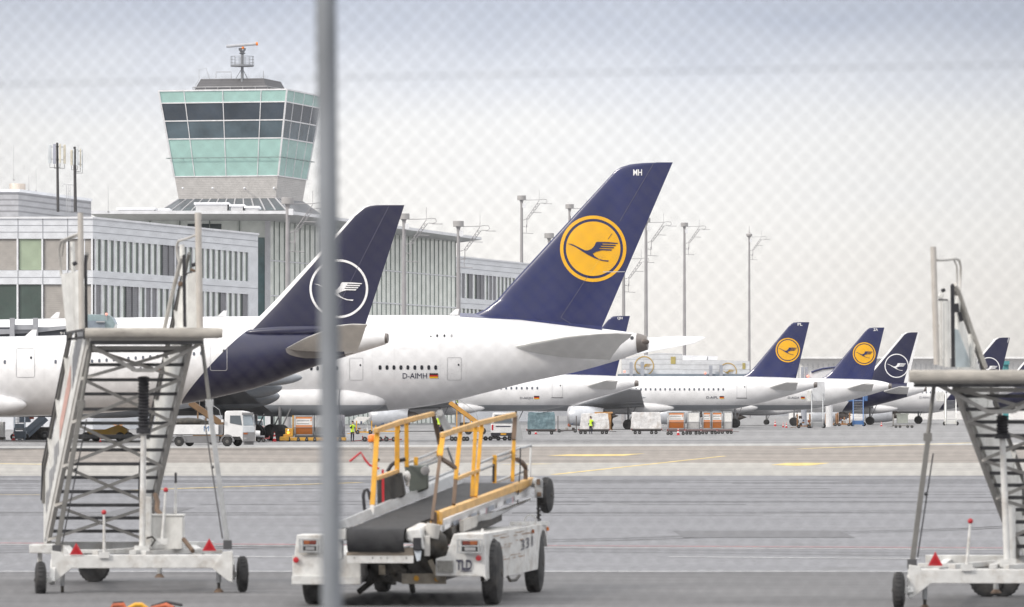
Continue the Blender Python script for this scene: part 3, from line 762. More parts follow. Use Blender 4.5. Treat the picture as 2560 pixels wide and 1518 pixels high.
    m.tube(Vector((rc(5.4, z1, 1).x, rc(5.4, z1, 1).y + 6, z1 - .6)), Vector((rc(5.4, z1, 1).x, rc(5.4, z1, 1).y + 6, zof(166))), .05, n=5)
    t.part('roof_rail', m)
    # radar mast
    g_ = mat('radar_mast_grey', (.25, .26, .28), .5, .2); m = MB(g_); X, Y = W(605.6, 0, 1008).x, 1008
    zz = lambda py: HC - (py - HY) / F * 1008
    m.tube((X, Y, z1 - 1), (X, Y, zz(133)), .26, n=12)
    for dx, dy in ((-1.2, -.4), (1.0, .8), (-.2, 1.2)): m.tube((X + dx, Y + dy, z1 - .2), (X, Y, zz(170)), .06, n=5)
    r_ = 2.05; m.lathe((X, Y, zz(166.5)), (0, 0, 1), [(0, r_), (.28, r_), (.3, r_ - .1)], 20)
    for k in range(14):
        q = 2 * math.pi * k / 14; m.tube((X + r_ * math.cos(q), Y + r_ * math.sin(q), zz(165)), (X + r_ * math.cos(q), Y + r_ * math.sin(q), zz(141.5)), .04, n=4)
    for py in (141.5, 149, 157):
        m.path([(X + r_ * math.cos(2 * math.pi * k / 20), Y + r_ * math.sin(2 * math.pi * k / 20), zz(py)) for k in range(21)], .04, 4)
    m.lathe((X, Y, zz(136)), (0, 0, 1), [(0, .3), (.2, .6), (.35, .35), (.6, .5), (.75, .65), (1.1, .65), (1.15, .2)], 16)
    t.part('radar_mast', m)
    m = MB(mat('radar_bar_grey', (.42, .43, .46), .45)); a, b = W(566, 116.5, 1007), W(640, 110, 1007); m.tube(a, b, .27, n=12); m.tube((a + b) / 2 + Vector((.3, 0, -.9)), (a + b) / 2 + Vector((.3, 0, 0)), .12, n=8)
    o = t.part('radar_bar', m); m = MB(ORANGE); c = W(642, 109.6, 1007); m.tube(b, c + Vector((.2, 0, 0)), .31, n=12); m.ball((a + b) / 2 + Vector((.3, 0, -.45)), .25, 8); t.part('radar_tip', m, o)
    # shaft, collar of sloping glass at its foot
    m = MB(CORR); m.hexa([cor(0, i) if False else rc(7.2, 20, i) for i in range(4)], [rc(7.2, zb - 1.5, i) for i in range(4)]); t.part('shaft', m, smooth=None)
    m = MB(mat('collar_dark_glass', (.13, .145, .16), .1, spec=.6)); h0 = w / 2 * kk(zb); lo = [rc(h0 + 2.6, zb - 2.2, i) for i in range(4)]; hi = [rc(h0 - .02, zb - .01, i) for i in range(4)]
    for i in range(4): m.poly([lo[i], lo[(i + 1) % 4], hi[(i + 1) % 4], hi[i]])
    m.poly(lo); t.part('collar_glazing', m, smooth=None)
    m = MB(mat('collar_rib_grey', (.5, .5, .52), .5))
    for i in range(4):
        for k in range(12):
            a = lo[i].lerp(lo[(i + 1) % 4], k / 12); b = hi[i].lerp(hi[(i + 1) % 4], k / 12); m.beam(a, b, .22, .22)
    t.part('collar_rib', m, smooth=None)
    for x in (456, 530.5, 610, 684):
        m = MB(PANELL); p = W(x, 470, 1001.5); m.ball(p + Vector((0, 1.2, 0)), .22, 8); m.tube(p + Vector((0, 1.2, 0)), p + Vector((0, 4, 0)), .08, n=6); t.part('spot_light', m)
tower()

# ================================================================= FLOODLIGHT MASTS
def lightmast(px, yt, wpx, Y, label, arm=True, drum=True):
    s = F / Y; top = W(px, yt, Y); X = top.x; b = Vector((X, Y, 0)); R_ = wpx / s / 2; H = top.z
    t = Thing('floodlight_mast', label, 'light mast', b, 'tall grey floodlight masts on the apron')
    m = MB(MAST); hd = R_ * 1.05
    m.lathe(b, (0, 0, 1), [(0, R_ * .62), (.05, R_ * .55), (H * .5, R_ * .42), (H - hd * 1.9, R_ * .30), (H - hd * 1.3, R_ * .34), (H - hd, R_ * .5)], 16); t.part('pole', m)
    if drum:
        m = MB(MASTD); m.lathe((X, Y, H - hd), (0, 0, 1), [(0, R_ * .96), (.02, R_), (hd * .96, R_), (hd, R_ * .97)], 24); t.part('lamp_drum', m)
    else:
        m = MB(MASTD); m.lathe((X, Y, H - hd), (0, 0, 1), [(0, R_ * .5), (.3, R_), (hd, R_), (hd * 1.2, R_ * .4), (hd * 1.7, .1), (hd * 3.6, .05)], 16); t.part('lamp_drum', m)
    m = MB(PANELL); m.box((X + R_ * .55, Y - R_ * .5, H - hd * 2.2), (R_ * .75, R_ * .7, hd * .95)); t.part('control_box', m)
    if arm:
        m = MB(MAST); u = R_ / .75; r = .05 * u
        P = lambda x, z, y=0: (X + x * u, Y - .2 + y, H - hd + z * u)
        m.tube(P(.6, 0), P(3.0, .05), r, n=5)
        m.tube(P(.8, -3.2), P(3.0, -.05), r, n=5); m.tube(P(1.1, -3.3, .5), P(3.2, -.5, .5), r, n=5)
        for k in range(6):
            a = k / 6; m.tube(P(.8 + 2.2 * a, -3.2 + 3.15 * a), P(1.1 + 2.1 * min(1, a + .12), -3.3 + 2.8 * min(1, a + .12), .5), r * .8, n=4)
            m.tube(P(.8 + 2.2 * a, -3.2 + 3.15 * a), P(1.1 + 2.1 * a, -3.3 + 2.8 * a, .5), r * .8, n=4)
        m.path([P(3, .05), P(3.6, .15), P(4.2, .1), P(4.35, -.3), P(4.0, -.55), P(3.3, -.5)], r, 5); m.tube(P(3.8, -.6), P(5.2, -.62), r, n=5); m.tube(P(3.0, 0), P(3.0, 1.6), r * .8, n=4)
        m.tube(P(2.0, -2.1), P(3.4, -2.15), r, n=5); m.path([P(.3, -3.4), P(.9, -3.2), P(.9, -4.6), P(.3, -4.5)], r * 1.5, 5); m.tube(P(.2, -5.6), P(2, -5.7), r, n=5); m.tube(P(.8, -4.2), P(.8, -5.6), r, n=5)
        t.part('radio_arm', m)
    return t
lightmast(719, 494, 31.5, 690, 'floodlight mast in front of the hall, right below the tower')
lightmast(1010, 534, 28, 760, 'floodlight mast just behind the tip of the white crane tail')
lightmast(1146, 552.6, 27, 790, 'floodlight mast at the right end of the glass hall')
lightmast(1304, 489, 22, 1130, 'tallest floodlight mast, rising over the office wing roof')
lightmast(1424, 510.6, 21, 1160, 'floodlight mast whose drum shows above the slope of the big blue fin')
lightmast(1373, 583, 24, 900, 'low floodlight mast with only its drum over the big fin edge')
lightmast(1615, 545, 22, 900, 'floodlight mast half covered by the rear edge of the big blue fin')
lightmast(1559, 636, 22, 880, 'floodlight mast standing behind the gap below the big yellow emblem')
lightmast(1711, 557, 18.5, 1050, 'floodlight mast in open sky right of the big blue fin')
lightmast(1873, 585, 15, 1300, 'slender mast with spiked round head, furthest right in open sky', drum=False)

# ================================================================= FAR BUILDINGS ON THE RIGHT
m = MB(mat('far_pale_facade', (.88, .87, .86), .6, var=.05)); p, q = W(1990, 945, 1150), W(2760, 897, 1150)
t = Thing('long_terminal_building', 'long low pale terminal building on the far horizon behind the right tails', 'building', (p.x, 1150, 0))
m.box(((p.x + q.x) / 2, 1165, q.z / 2), (q.x - p.x, 30, q.z)); t.part('wall', m, smooth=None)
m = MB(mat('far_window_strip', (.72, .72, .72), .3))
for k in range(60): x = p.x + (q.x - p.x) * (k + .3) / 60; m.box((x, 1149.9, q.z - 2.6), (.28, .2, 3.2))
t.part('window_strip', m, smooth=None)
m = MB(mat('far_roof_edge', (.85, .85, .85), .6)); m.box(((p.x + q.x) / 2, 1164, q.z + .2), (q.x - p.x + 1, 33, .4)); t.part('roof_edge', m, smooth=None)
m = MB(mat('teal_box_paint', (.08, .30, .32), .5)); a = W(2515, 912, 1100); m.box((a.x, 1101, a.z / 2), (1.0, 2, a.z)); m.box((a.x, 1100, a.z + .35), (1.15, 2.2, .7)); single('service_cabin', m, 'small teal box beside the dark tail at the far right', 'cabin', (a.x, 1101, 0))
# ================================================================= AIRCRAFT
BIRD = [(1126,1000),(1178,1006),(1250,1040),(1318,1074),(1352,1076),(1392,1060),(1422,1028),(1440,988),(1450,982),(1560,984),(1682,994),(1672,1004),(1510,1000),(1506,1010),(1658,1016),(1650,1028),(1494,1024),(1490,1034),(1638,1040),(1630,1052),(1480,1048),(1476,1058),(1616,1064),(1606,1077),(1500,1074),(1440,1090),(1404,1110),(1424,1138),(1466,1166),(1520,1182),(1582,1184),(1570,1198),(1500,1188),(1430,1162),(1360,1128),(1290,1086),(1220,1040),(1170,1016)]
BIRD = [((x - 1410) / 362, (y - 1057) / 362) for x, y in BIRD]
def prof(c):
    c = min(max(c, 0), 1)
    return max(0.0, 10 * (.2969 * math.sqrt(c) - .126 * c - .3516 * c**2 + .2843 * c**3 - .1036 * c**4))

class Airliner:
    def __init__(self, name, label, px0, Y0, theta, ratio=1.0, group='parked airliners'):
        self.P0 = W(px0, HY, Y0); self.a = Vector((math.cos(theta), math.sin(theta), 0)); self.n = Vector((math.sin(theta), -math.cos(theta), 0))
        self.P0.z = 0; self.ratio = ratio
        self.t = Thing(name, label, 'airliner', Vector((self.P0.x, self.P0.y, 0)), group)
    def pt(self, px, py, off=0.0):
        d = Vector(((px - CX) / F, 1, -(py - HY) / F)); o = self.P0 + self.n * off
        k = (o - CAM).dot(self.n) / d.dot(self.n)
        return CAM + d * k
    def fuselage(self, st, cuts=(), mats=None, nr=70, ns=36):
        tab = []
        for row in st:
            tp, bt = self.pt(row[0], row[1]), self.pt(row[0], row[2]); q = row[3] if len(row) > 3 else self.ratio
            tab.append(((tp - self.P0).dot(self.a), (tp.z + bt.z) / 2, (tp.z - bt.z) / 2, (tp.z - bt.z) / 2 * q))
        self.tab = tab; t0, t1 = tab[0][0], tab[-1][0]; rs = []
        for i in range(nr + 1):
            u = i / nr; t = t0 + (t1 - t0) * u
            zc, h, w = interp(tab, t); c = self.P0 + self.a * t; c.z = zc
            rs.append([c + self.n * (w * math.cos(2 * math.pi * k / ns)) + Vector((0, 0, h * math.sin(2 * math.pi * k / ns))) for k in range(ns)])
        mb = MB(AIR_WHITE); mb.rings(rs)
        me = mb.mesh('fuselage', self.t.base, None)
        for m in (mats or []): me.materials.append(m)
        bm = bmesh.new(); bm.from_mesh(me)
        bmesh.ops.recalc_face_normals(bm, faces=bm.faces)
        for co_, no_ in cuts:
            bmesh.ops.bisect_plane(bm, geom=bm.verts[:] + bm.edges[:] + bm.faces[:], plane_co=co_ - self.t.base, plane_no=no_)
        if mats:
            for f in bm.faces: f.material_index = self.rule(f.calc_center_median() + self.t.base)
        for f in bm.faces: f.smooth = True
        bm.to_mesh(me); bm.free(); me.set_sharp_from_angle(angle=R(50))
        self.fus = link('fuselage', me, self.t.o); return self.fus
    def surf(self, px, py, lift=.02):
        off = 0.0
        for _ in range(4):
            p = self.pt(px, py, off); t = (p - self.P0).dot(self.a); zc, h, w = interp(self.tab, t)
            q = max(-.999, min(.999, (p.z - zc) / max(h, .01))); off = w * math.sqrt(1 - q * q) + lift
        return self.pt(px, py, off)
    def patch(self, x0, y0, x1, y1, m, lift=.02, nx=3, ny=6):
        mb = MB(m)
        vs = [self.surf(x0 + (x1 - x0) * i / nx, y0 + (y1 - y0) * j / ny, lift) for j in range(ny + 1) for i in range(nx + 1)]
        return mb.add(vs, [(j * (nx + 1) + i, j * (nx + 1) + i + 1, (j + 1) * (nx + 1) + i + 1, (j + 1) * (nx + 1) + i) for j in range(ny) for i in range(nx)])
    def rrect(self, x0, y0, x1, y1, r, k=4):
        pts = []
        for cx, cy, a0 in ((x1 - r, y0 + r, -90), (x1 - r, y1 - r, 0), (x0 + r, y1 - r, 90), (x0 + r, y0 + r, 180)):
            for i in range(k + 1): q = R(a0 + 90 * i / k); pts.append((cx + r * math.cos(q), cy + r * math.sin(q)))
        return pts
    def frame(self, mb, x0, y0, x1, y1, r, w, lift):
        o = self.rrect(x0, y0, x1, y1, r); i = self.rrect(x0 + w, y0 + w, x1 - w, y1 - w, max(.1, r - w)); n = len(o)
        # subdivide the long vertical sides by walking both outlines
        vs = [self.surf(*p, lift) for p in o] + [self.surf(*p, lift) for p in i]
        mb.add(vs, [(k, (k + 1) % n, (k + 1) % n + n, k + n) for k in range(n)])
    def door(self, x0, y0, x1, y1, sill=False, r=3, m=None, w=.8, hatch=False):
        mb = MB(m or SEAM)
        Y = []; N = 5
        for k in range(N):
            a, b = y0 + r + (y1 - y0 - 2 * r) * k / N, y0 + r + (y1 - y0 - 2 * r) * (k + 1) / N
            for xa in (x0, x1 - w): mb.add([self.surf(xa, a, .025), self.surf(xa + w, a, .025), self.surf(xa + w, b, .025), self.surf(xa, b, .025)], [(0, 1, 2, 3)])
        o = self.rrect(x0, y0, x1, y1, r); i = self.rrect(x0 + w, y0 + w, x1 - w, y1 - w, max(.2, r - w)); n = len(o)
        for k in range(n):
            j = (k + 1) % n
            if abs(o[k][1] - o[j][1]) > (y1 - y0) * .5: continue
            mb.add([self.surf(*o[k], .025), self.surf(*o[j], .025), self.surf(*i[j], .025), self.surf(*i[k], .025)], [(0, 1, 2, 3)])
        d = self.t.part('hatch' if hatch else 'door', mb, smooth=None)
        if hatch: return
        dm = MB(BLACKGL); cx, cy = x0 + (x1 - x0) * .8, y0 + (y1 - y0) * .32; q = max(.9, (x1 - x0) * .06)
        dm.add([self.surf(cx + q * math.cos(2 * math.pi * k / 10), cy + q * 1.3 * math.sin(2 * math.pi * k / 10), .03) for k in range(10)], [list(range(10))])
        self.t.part('door_window', dm, d, smooth=None)
        if sill:
            s = MB(mat('door_sill_grey', (.16, .16, .17), .5)); s.add([self.surf(*p, .03) for p in ((x0 - 1, y1 - 1.2), (x1 + 1, y1 - 1.2), (x1 + 1, y1 + .6), (x0 - 1, y1 + .6))], [(0, 1, 2, 3)]); self.t.part('door_sill', s, d, smooth=None)
    def window(self, x, y, w, h, m=BLACKGL):
        mb = MB(m)
        mb.add([self.surf(x + w / 2 * math.copysign(abs(math.cos(q)) ** .7, math.cos(q)), y + h / 2 * math.copysign(abs(math.sin(q)) ** .7, math.sin(q)), .025) for q in [2 * math.pi * k / 12 for k in range(12)]], [list(range(12))])
        self.t.part('cabin_window', mb, smooth=None)
    def text(self, s, x0, y1, h, w, m=INK, name='registration'):
        v, f = text2d(s, h, w); mb = MB(m); mb.add([self.surf(x0 + a, y1 - b, .03) for a, b in v], f); self.t.part(name, mb, smooth=None)
    def flag(self, x0, y0, x1, y1):
        mb = MB(FLAGK); h = (y1 - y0) / 3
        for i, m in enumerate((FLAGK, FLAGR, FLAGY)):
            mb.use(m); mb.add([self.surf(*p, .03) for p in ((x0, y0 + h * i), (x1, y0 + h * i), (x1, y0 + h * (i + 1)), (x0, y0 + h * (i + 1)))], [(0, 1, 2, 3)])
        self.t.part('national_flag', mb, smooth=None)
    # ---- fin
    @staticmethod
    def xat(pl, y):
        pl = sorted(pl, key=lambda p: p[1])
        if y <= pl[0][1]: return pl[0][0]
        if y >= pl[-1][1]: return pl[-1][0]
        for a, b in zip(pl, pl[1:]):
            if a[1] <= y <= b[1]: return a[0] + (b[0] - a[0]) * (y - a[1]) / max(1e-6, b[1] - a[1])
    def fin(self, le, te, m, tc=.09, le_white=None, N=26, ybase=None):
        """le/te: pixel polylines from base to tip"""
        self.le, self.te, self.tc = le, te, tc
        y0 = ybase or max(le[0][1], te[0][1]); y1 = min(le[-1][1], te[-1][1])
        cs = [0, .012, .03, .06, .1, .16, .24, .33, .44, .56, .68, .8, .9, 1.0]
        mb = MB(m); rows = []
        yl = sorted(set([y0 + (y1 - y0) * i / N for i in range(N + 1)] + [p[1] for p in le if y1 <= p[1] <= y0]), reverse=True)
        for y in yl:
            xl, xt = self.xat(le, y), self.xat(te, y); cc = list(cs); ch = max(xt - xl, .5)
            if le_white: # insert a station at the painted edge
                wpx = le_white(y); cw = min(.6, wpx / ch); cc = sorted([c for c in cs if abs(c - cw) > .012 and c < cw] + [cw] + [cw + (1 - cw) * k / 12 for k in range(1, 13)]); kw = cc.index(cw)
                base = [cw * k / 4 for k in range(5)] + [cw + (1 - cw) * k / 12 for k in range(1, 13)]; cc = base; kw = 4
            rows.append([(xl + ch * c, y, self.half(y, c)) for c in cc])
        n = len(rows[0])
        for sgn in (1, -1):
            vs = [self.pt(x, y, sgn * h) for r in rows for x, y, h in r]
            for j in range(len(rows) - 1):
                for i in range(n - 1):
                    mb.use(AIR_WHITE if (le_white and i < 4) else m)
                    mb.add([vs[j * n + i], vs[j * n + i + 1], vs[(j + 1) * n + i + 1], vs[(j + 1) * n + i]], [(0, 1, 2, 3)])
        me = mb.mesh('fin', self.t.base, None); bm = bmesh.new(); bm.from_mesh(me); bmesh.ops.remove_doubles(bm, verts=bm.verts[:], dist=.004); bmesh.ops.recalc_face_normals(bm, faces=bm.faces[:])
        # cap the tip
        try: bmesh.ops.holes_fill(bm, edges=bm.edges[:], sides=80)
        except Exception: pass
        for f in bm.faces: f.smooth = True
        bm.to_mesh(me); bm.free(); me.set_sharp_from_angle(angle=R(60))
        self.fino = link('fin', me, self.t.o); return self.fino
    def half(self, y, c):
        xl, xt = self.xat(self.le, y), self.xat(self.te, y); s = F / (self.P0.y)
        ch = (xt - xl) / s
        yb, yt = self.le[0][1], self.le[-1][1]; k = max(.25, min(1, (yb - yt and (y - yt) / (yb - yt)) * .8 + .25))
        return max(.006, min(ch, 8.0) * self.tc / 2 * prof(c) * k ** .3)
    def fsurf(self, px, py, lift=.02):
        y = py; xl, xt = self.xat(self.le, y), self.xat(self.te, y); c = (px - xl) / max(1, xt - xl)
        return self.pt(px, py, self.half(y, c) + lift)
    def fdecal(self, pts, m, lift, name, parent=None, sub=None):
        tri = tessellate_polygon([[Vector((x, y, 0)) for x, y in pts]])
        mb = MB(m); mb.add([self.fsurf(x, y, lift) for x, y in pts], [tuple(t) for t in tri]); return self.t.part(name, mb, parent or self.fino, smooth=None)
    def disc(self, cx, cy, r0, r1, m, lift, name, parent=None):
        mb = MB(m); n = 56; K = 8 if r0 < r1 * .5 else 1
        rr = [r0 + (r1 - r0) * k / K for k in range(K + 1)]
        vs = [self.fsurf(cx + r * math.cos(2 * math.pi * k / n), cy + r * math.sin(2 * math.pi * k / n), lift) for r in rr for k in range(n)]
        mb.add(vs, [(j * n + k, j * n + (k + 1) % n, (j + 1) * n + (k + 1) % n, (j + 1) * n + k) for j in range(K) for k in range(n)])
        return self.t.part(name, mb, parent or self.fino, smooth=None)
    def emblem(self, cx, cy, r, style, bs=1.0):
        if style == 'yellow':
            self.disc(cx, cy, r * .9, r, YELLOW, .03, 'emblem_ring'); self.disc(cx, cy, .01, r * .82, YELLOW, .03, 'emblem_disc'); m = NAVY
        else:
            self.disc(cx, cy, r * .922, r, LOGOWHITE, .03, 'emblem_ring'); m = LOGOWHITE
        self.fdecal([(cx + x * r * bs, cy + y * r * bs) for x, y in BIRD], m, .075, 'emblem_crane')
    def ftext(self, s, x0, y1, h, w):
        v, f = text2d(s, h, w, .02); mb = MB(LOGOWHITE); mb.add([self.fsurf(x0 + a, y1 - b, .04) for a, b in v], f); self.t.part('tail_letters', mb, self.fino, smooth=None)
    def fline(self, pts, wd, m, name='rudder_seam', lift=.035):
        mb = MB(m)
        for (xa, ya), (xb, yb) in zip(pts, pts[1:]):
            d = math.hypot(xb - xa, yb - ya); nx, ny = -(yb - ya) / d * wd / 2, (xb - xa) / d * wd / 2
            K = 6
            for k in range(K):
                p = (xa + (xb - xa) * k / K, ya + (yb - ya) * k / K); q = (xa + (xb - xa) * (k + 1) / K, ya + (yb - ya) * (k + 1) / K)
                mb.add([self.fsurf(p[0] - nx, p[1] - ny, lift), self.fsurf(q[0] - nx, q[1] - ny, lift), self.fsurf(q[0] + nx, q[1] + ny, lift), self.fsurf(p[0] + nx, p[1] + ny, lift)], [(0, 1, 2, 3)])
        self.t.part(name, mb, self.fino, smooth=None)
    # ---- wings and tailplanes: stations of (LE px,py, TE px,py, offset towards the camera)
    def wing(self, name, sts, m, tc=.09, parent=None, N=8):
        cs = [0, .02, .06, .14, .28, .45, .65, .85, 1.0]; rs = []
        for a, b in zip(sts, sts[1:]):
            for i in range(N + (b is sts[-1])):
                k = i / N; q = [a[j] + (b[j] - a[j]) * k for j in range(5)]
                L, T = self.pt(q[0], q[1], q[4]), self.pt(q[2], q[3], q[4]); ch = (T - L).length; up = []; dn = []
                for c in cs:
                    p = L.lerp(T, c); h = min(ch, 7) * tc / 2 * prof(c) + .01
                    up.append(p + Vector((0, 0, h))); dn.append(p - Vector((0, 0, h)))
                rs.append(up + dn[::-1])
        mb = MB(m); mb.rings(rs); return self.t.part(name, mb, parent, smooth=50)
    def pod(self, name, px0, py0, px1, py1, r, off, m, parent=None, n=24, blunt=.3, zcut=None, m2=None):
        a, b = self.pt(px0, py0, off), self.pt(px1, py1, off); L = (b - a).length
        mb = MB(m); mb.lathe(a, b - a, [(L * u, max(.01, r * (math.sqrt(max(0, 1 - (1 - u / blunt) ** 2)) if u < blunt else math.sqrt(max(0, 1 - ((u - blunt) / (1 - blunt)) ** 2)) ** 1.15))) for u in sorted([0, .01, .03, .06, .12, .2, blunt, .4, .5, .6, .7, .8, .87, .93, .97, .99, 1])], n)
        if zcut is None: return self.t.part(name, mb, parent, smooth=50)
        me = mb.mesh(name, self.t.base, None); me.materials.append(m2); bm = bmesh.new(); bm.from_mesh(me)
        bmesh.ops.bisect_plane(bm, geom=bm.verts[:] + bm.edges[:] + bm.faces[:], plane_co=Vector((0, 0, zcut)) - self.t.base, plane_no=Vector((0, 0, 1)))
        for f in bm.faces: f.material_index = 1 if f.calc_center_median().z + self.t.base.z < zcut else 0; f.smooth = True
        bm.to_mesh(me); bm.free(); me.set_sharp_from_angle(angle=R(50)); return link(name, me, parent or self.t.o)
    def engine(self, px0, px1, py, rpx, off, parent=None):
        a, b = self.pt(px0, py, off), self.pt(px1, py, off); L = (b - a).length; s = F / a.y; r = rpx / s
        e = MB(mat('engine_cowling_grey', (.52, .54, .58), .3, .1, coat=.3)); e.lathe(a, b - a, [(0, r * .80), (.02 * L, r * .86), (.08 * L, r * .94), (.25 * L, r), (.55 * L, r * .98), (.85 * L, r * .86), (L, r * .76), (L * .99, r * .7), (L * .8, r * .66)], 28, cap=False)
        o = self.t.part('engine', e, parent, smooth=60)
        k = MB(BLACKGL); k.lathe(a + (b - a) * .06, b - a, [(0, .01), (.01, r * .8), (.3 * L, r * .78), (.92 * L, r * .6)], 20); self.t.part('fan', k, o)
        x = MB(EXHAUST); x.lathe(a + (b - a) * .9, b - a, [(0, r * .55), (.25 * L, r * .45), (.3 * L, r * .3), (.5 * L, .03)], 20); self.t.part('exhaust_cone', x, o)
        li = MB(SILVER); li.lathe(a - (b - a) * .003, b - a, [(0, r * .80), (.02 * L, r * .868), (.07 * L, r * .938)], 28, cap=False); self.t.part('intake_lip', li, o, smooth=60)
        return o
    def gear(self, px, off, r, n=2, gap=1.1, zax=None):
        p = self.pt(px, HY, off); p.z = 0; m = MB(mat('gear_strut_grey', (.20, .20, .21), .5)); z = zax or 2.6
        m.tube((p.x, p.y, r), (p.x, p.y, z), .14, n=8); m.beam((p.x, p.y, r * 1.2), tuple(p + self.a * 1.0 + Vector((0, 0, z))), .1, .1); st = self.t.part('landing_gear', m)
        for i in range(n):
            c = p + self.a * ((i - (n - 1) / 2) * gap * 2 * r)
            for sd_ in (-.45, .45):
                q = c + self.n * sd_; w = MB(RUBBER); w.lathe((q.x, q.y, r), self.n, [(-.2, r * .55), (-.19, r * .9), (-.12, r), (.12, r), (.19, r * .9), (.2, r * .55)], 20)
                w.use(STEELL); w.lathe((q.x, q.y, r), self.n, [(-.17, .05), (-.16, r * .5), (.16, r * .5), (.17, .05)], 12); self.t.part('wheel', w, st)

TH = R(-10)
# ------------------------------------------------ A: nearest wide-body, dark tail with white crane
A = Airliner('wide_body_airliner', 'nearest white airliner with dark navy tail cone and white crane ring on its fin', 400, 400, TH)
q0, q1 = A.pt(455, 1012), A.pt(628, 822)
bl = (q1 - q0).normalized(); bn = bl.cross(A.n).normalized()
if bn.dot(A.a) < 0: bn = -bn
qe = A.pt(866, 850)
def ruleA(c):
    d = (c - q0).dot(bn) > 0
    return 1 if (d and (c - qe).dot(A.a) < 0) else 0
A.rule = ruleA
A.fuselage([(-900, 930, 960), (-860, 885, 1010), (-780, 860, 1040), (-600, 848, 1050), (-300, 845, 1049), (100, 840, 1040), (280, 834, 1031), (455, 828, 1011), (560, 825, 990), (655, 822, 966), (752, 817, 929), (867, 818, 891), (930, 825, 872), (964, 832, 861)],
           cuts=[(q0, bn), (qe, A.a)], mats=[DARKNAVY])
A.fin([(598, 838), (612, 828), (680, 760), (778, 654), (881, 540), (907, 519), (920, 514.6), (935, 513)], [(905, 838), (915, 808), (1011, 513)], DARKNAVY, .085, le_white=lambda y: 6 + 10 * (y - 513) / 300)
A.emblem(847, 722, 73.5, 'white', 1.06)
A.fline([(972, 516), (848, 760), (822, 812)], 1.2, SEAMLIGHT)
A.pod('fin_fairing', 612, 832, 840, 822, .34, 1.0, DARKNAVY, blunt=.45)
A.wing('tailplane', [(717, 870, 893, 878, 1.6), (762, 846, 903, 852, 5.5), (842, 814.5, 914, 819, 10.0), (875, 811, 919, 811.5, 10.3)], STAB_GREY, .062)
A.wing('tailplane', [(690, 869, 880, 886, -1.6), (900, 826, 935, 830, -10)], STAB_GREY, .1)
m = MB(mat('tail_root_plate', (.20, .19, .19), .45)); cc = [(714, 872), (716, 881), (724, 887), (740, 892), (765, 896), (795, 896), (830, 892), (862, 888), (882, 884), (882, 874)]
top_ = [(714 + (882 - 714) * k / 9, 871) for k in range(10)]; vs = [A.surf(*p, .05) for p in cc] + [A.surf(*p, .05) for p in top_]
m.add(vs, [(k, k + 1, k + 11, k + 10) for k in range(9)]); A.t.part('tailplane_root_plate', m, smooth=30)
m = MB(EXHAUST); a, b = A.pt(960, 846), A.pt(970, 846); m.lathe(a, b - a, [(0, .40), ((b - a).length, .33)], 16); A.t.part('apu_exhaust', m)
A.door(40, 871, 87, 944, r=5, w=1.0); A.door(525, 853, 568, 927, r=5, w=1.0, m=mat('door_edge_light', (.55, .55, .58), .5))
for x in (12, 139): A.window(x, 905 if x < 100 else 904.5, 6.5, 10, mat('cabin_window_tinted', (.10, .11, .14), .15))
for k in range(18): x = 230 + 18.2 * k; (A.window(x, 903 - (x - 230) * .072, 6, 9, mat('cabin_window_tinted', (.10, .11, .14), .15)) if x < 510 else None)
A.text('D-AIHE', 328, 927, 10, 55); A.flag(398, 917, 416, 928)
A.pod('belly_fairing', -260, 1012, 67, 1012, 31 / 35.0, 2.3, AIR_WHITE, blunt=.6)
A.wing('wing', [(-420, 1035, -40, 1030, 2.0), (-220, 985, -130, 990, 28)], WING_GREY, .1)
A.gear(-120, 4.0, .7, 2, 1.1, 2.9); A.gear(-120, -4.0, .7, 2, 1.1, 2.9); A.gear(-760, 0, .5, 1, 1, 2.6)
mb = MB(AIR_WHITE); a = A.pt(75, 842); mb.hexa([a + A.a * x + A.n * y for x, y in ((-.4, -.05), (.4, -.05), (.4, .05), (-.4, .05))], [a + Vector((.25, 0, .5)) + A.a * x + A.n * y for x, y in ((-.1, -.03), (.25, -.03), (.25, .03), (-.1, .03))]); A.t.part('blade_aerial', mb)

# ------------------------------------------------ B: the giant double decker
B = Airliner('double_decker_airliner', 'huge white double deck airliner with tall blue fin and big yellow crane emblem', 1000, 488, TH, .85)
zg = B.pt(700, 1013).z
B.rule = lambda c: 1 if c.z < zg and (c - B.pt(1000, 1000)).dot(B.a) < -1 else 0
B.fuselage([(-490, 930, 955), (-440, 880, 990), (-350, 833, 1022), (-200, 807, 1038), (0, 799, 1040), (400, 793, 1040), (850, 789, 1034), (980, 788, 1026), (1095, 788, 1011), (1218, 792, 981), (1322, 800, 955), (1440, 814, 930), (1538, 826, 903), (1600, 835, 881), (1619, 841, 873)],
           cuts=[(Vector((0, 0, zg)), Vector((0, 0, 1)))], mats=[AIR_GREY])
B.fin([(1150, 800), (1180, 788), (1212, 774), (1243, 750), (1274, 714), (1538, 427), (1553, 418), (1576, 411), (1606, 407.5), (1640, 406.5)], [(1500, 832), (1505, 818), (1682, 406)], NAVY, .085)
B.emblem(1483, 622, 83, 'yellow')
B.ftext('MH', 1583, 439, 15.5, 22)
B.fline([(1634, 409), (1549, 554)], 1.1, SEAMLIGHT); B.fline([(1470, 690), (1402, 794), (1436, 815)], 1.0, SEAMLIGHT)
B.fline([(1508, 680), (1562, 679.5)], 1.6, mat('rudder_gap_light', (.55, .55, .58), .5)); B.fline([(1520, 598), (1530, 584)], 1.2, NAVY, 'rudder_stop', .08); B.fline([(1504, 640), (1476, 682)], .8, mat('emblem_seam', (.75, .55, .12), .5), lift=.08)
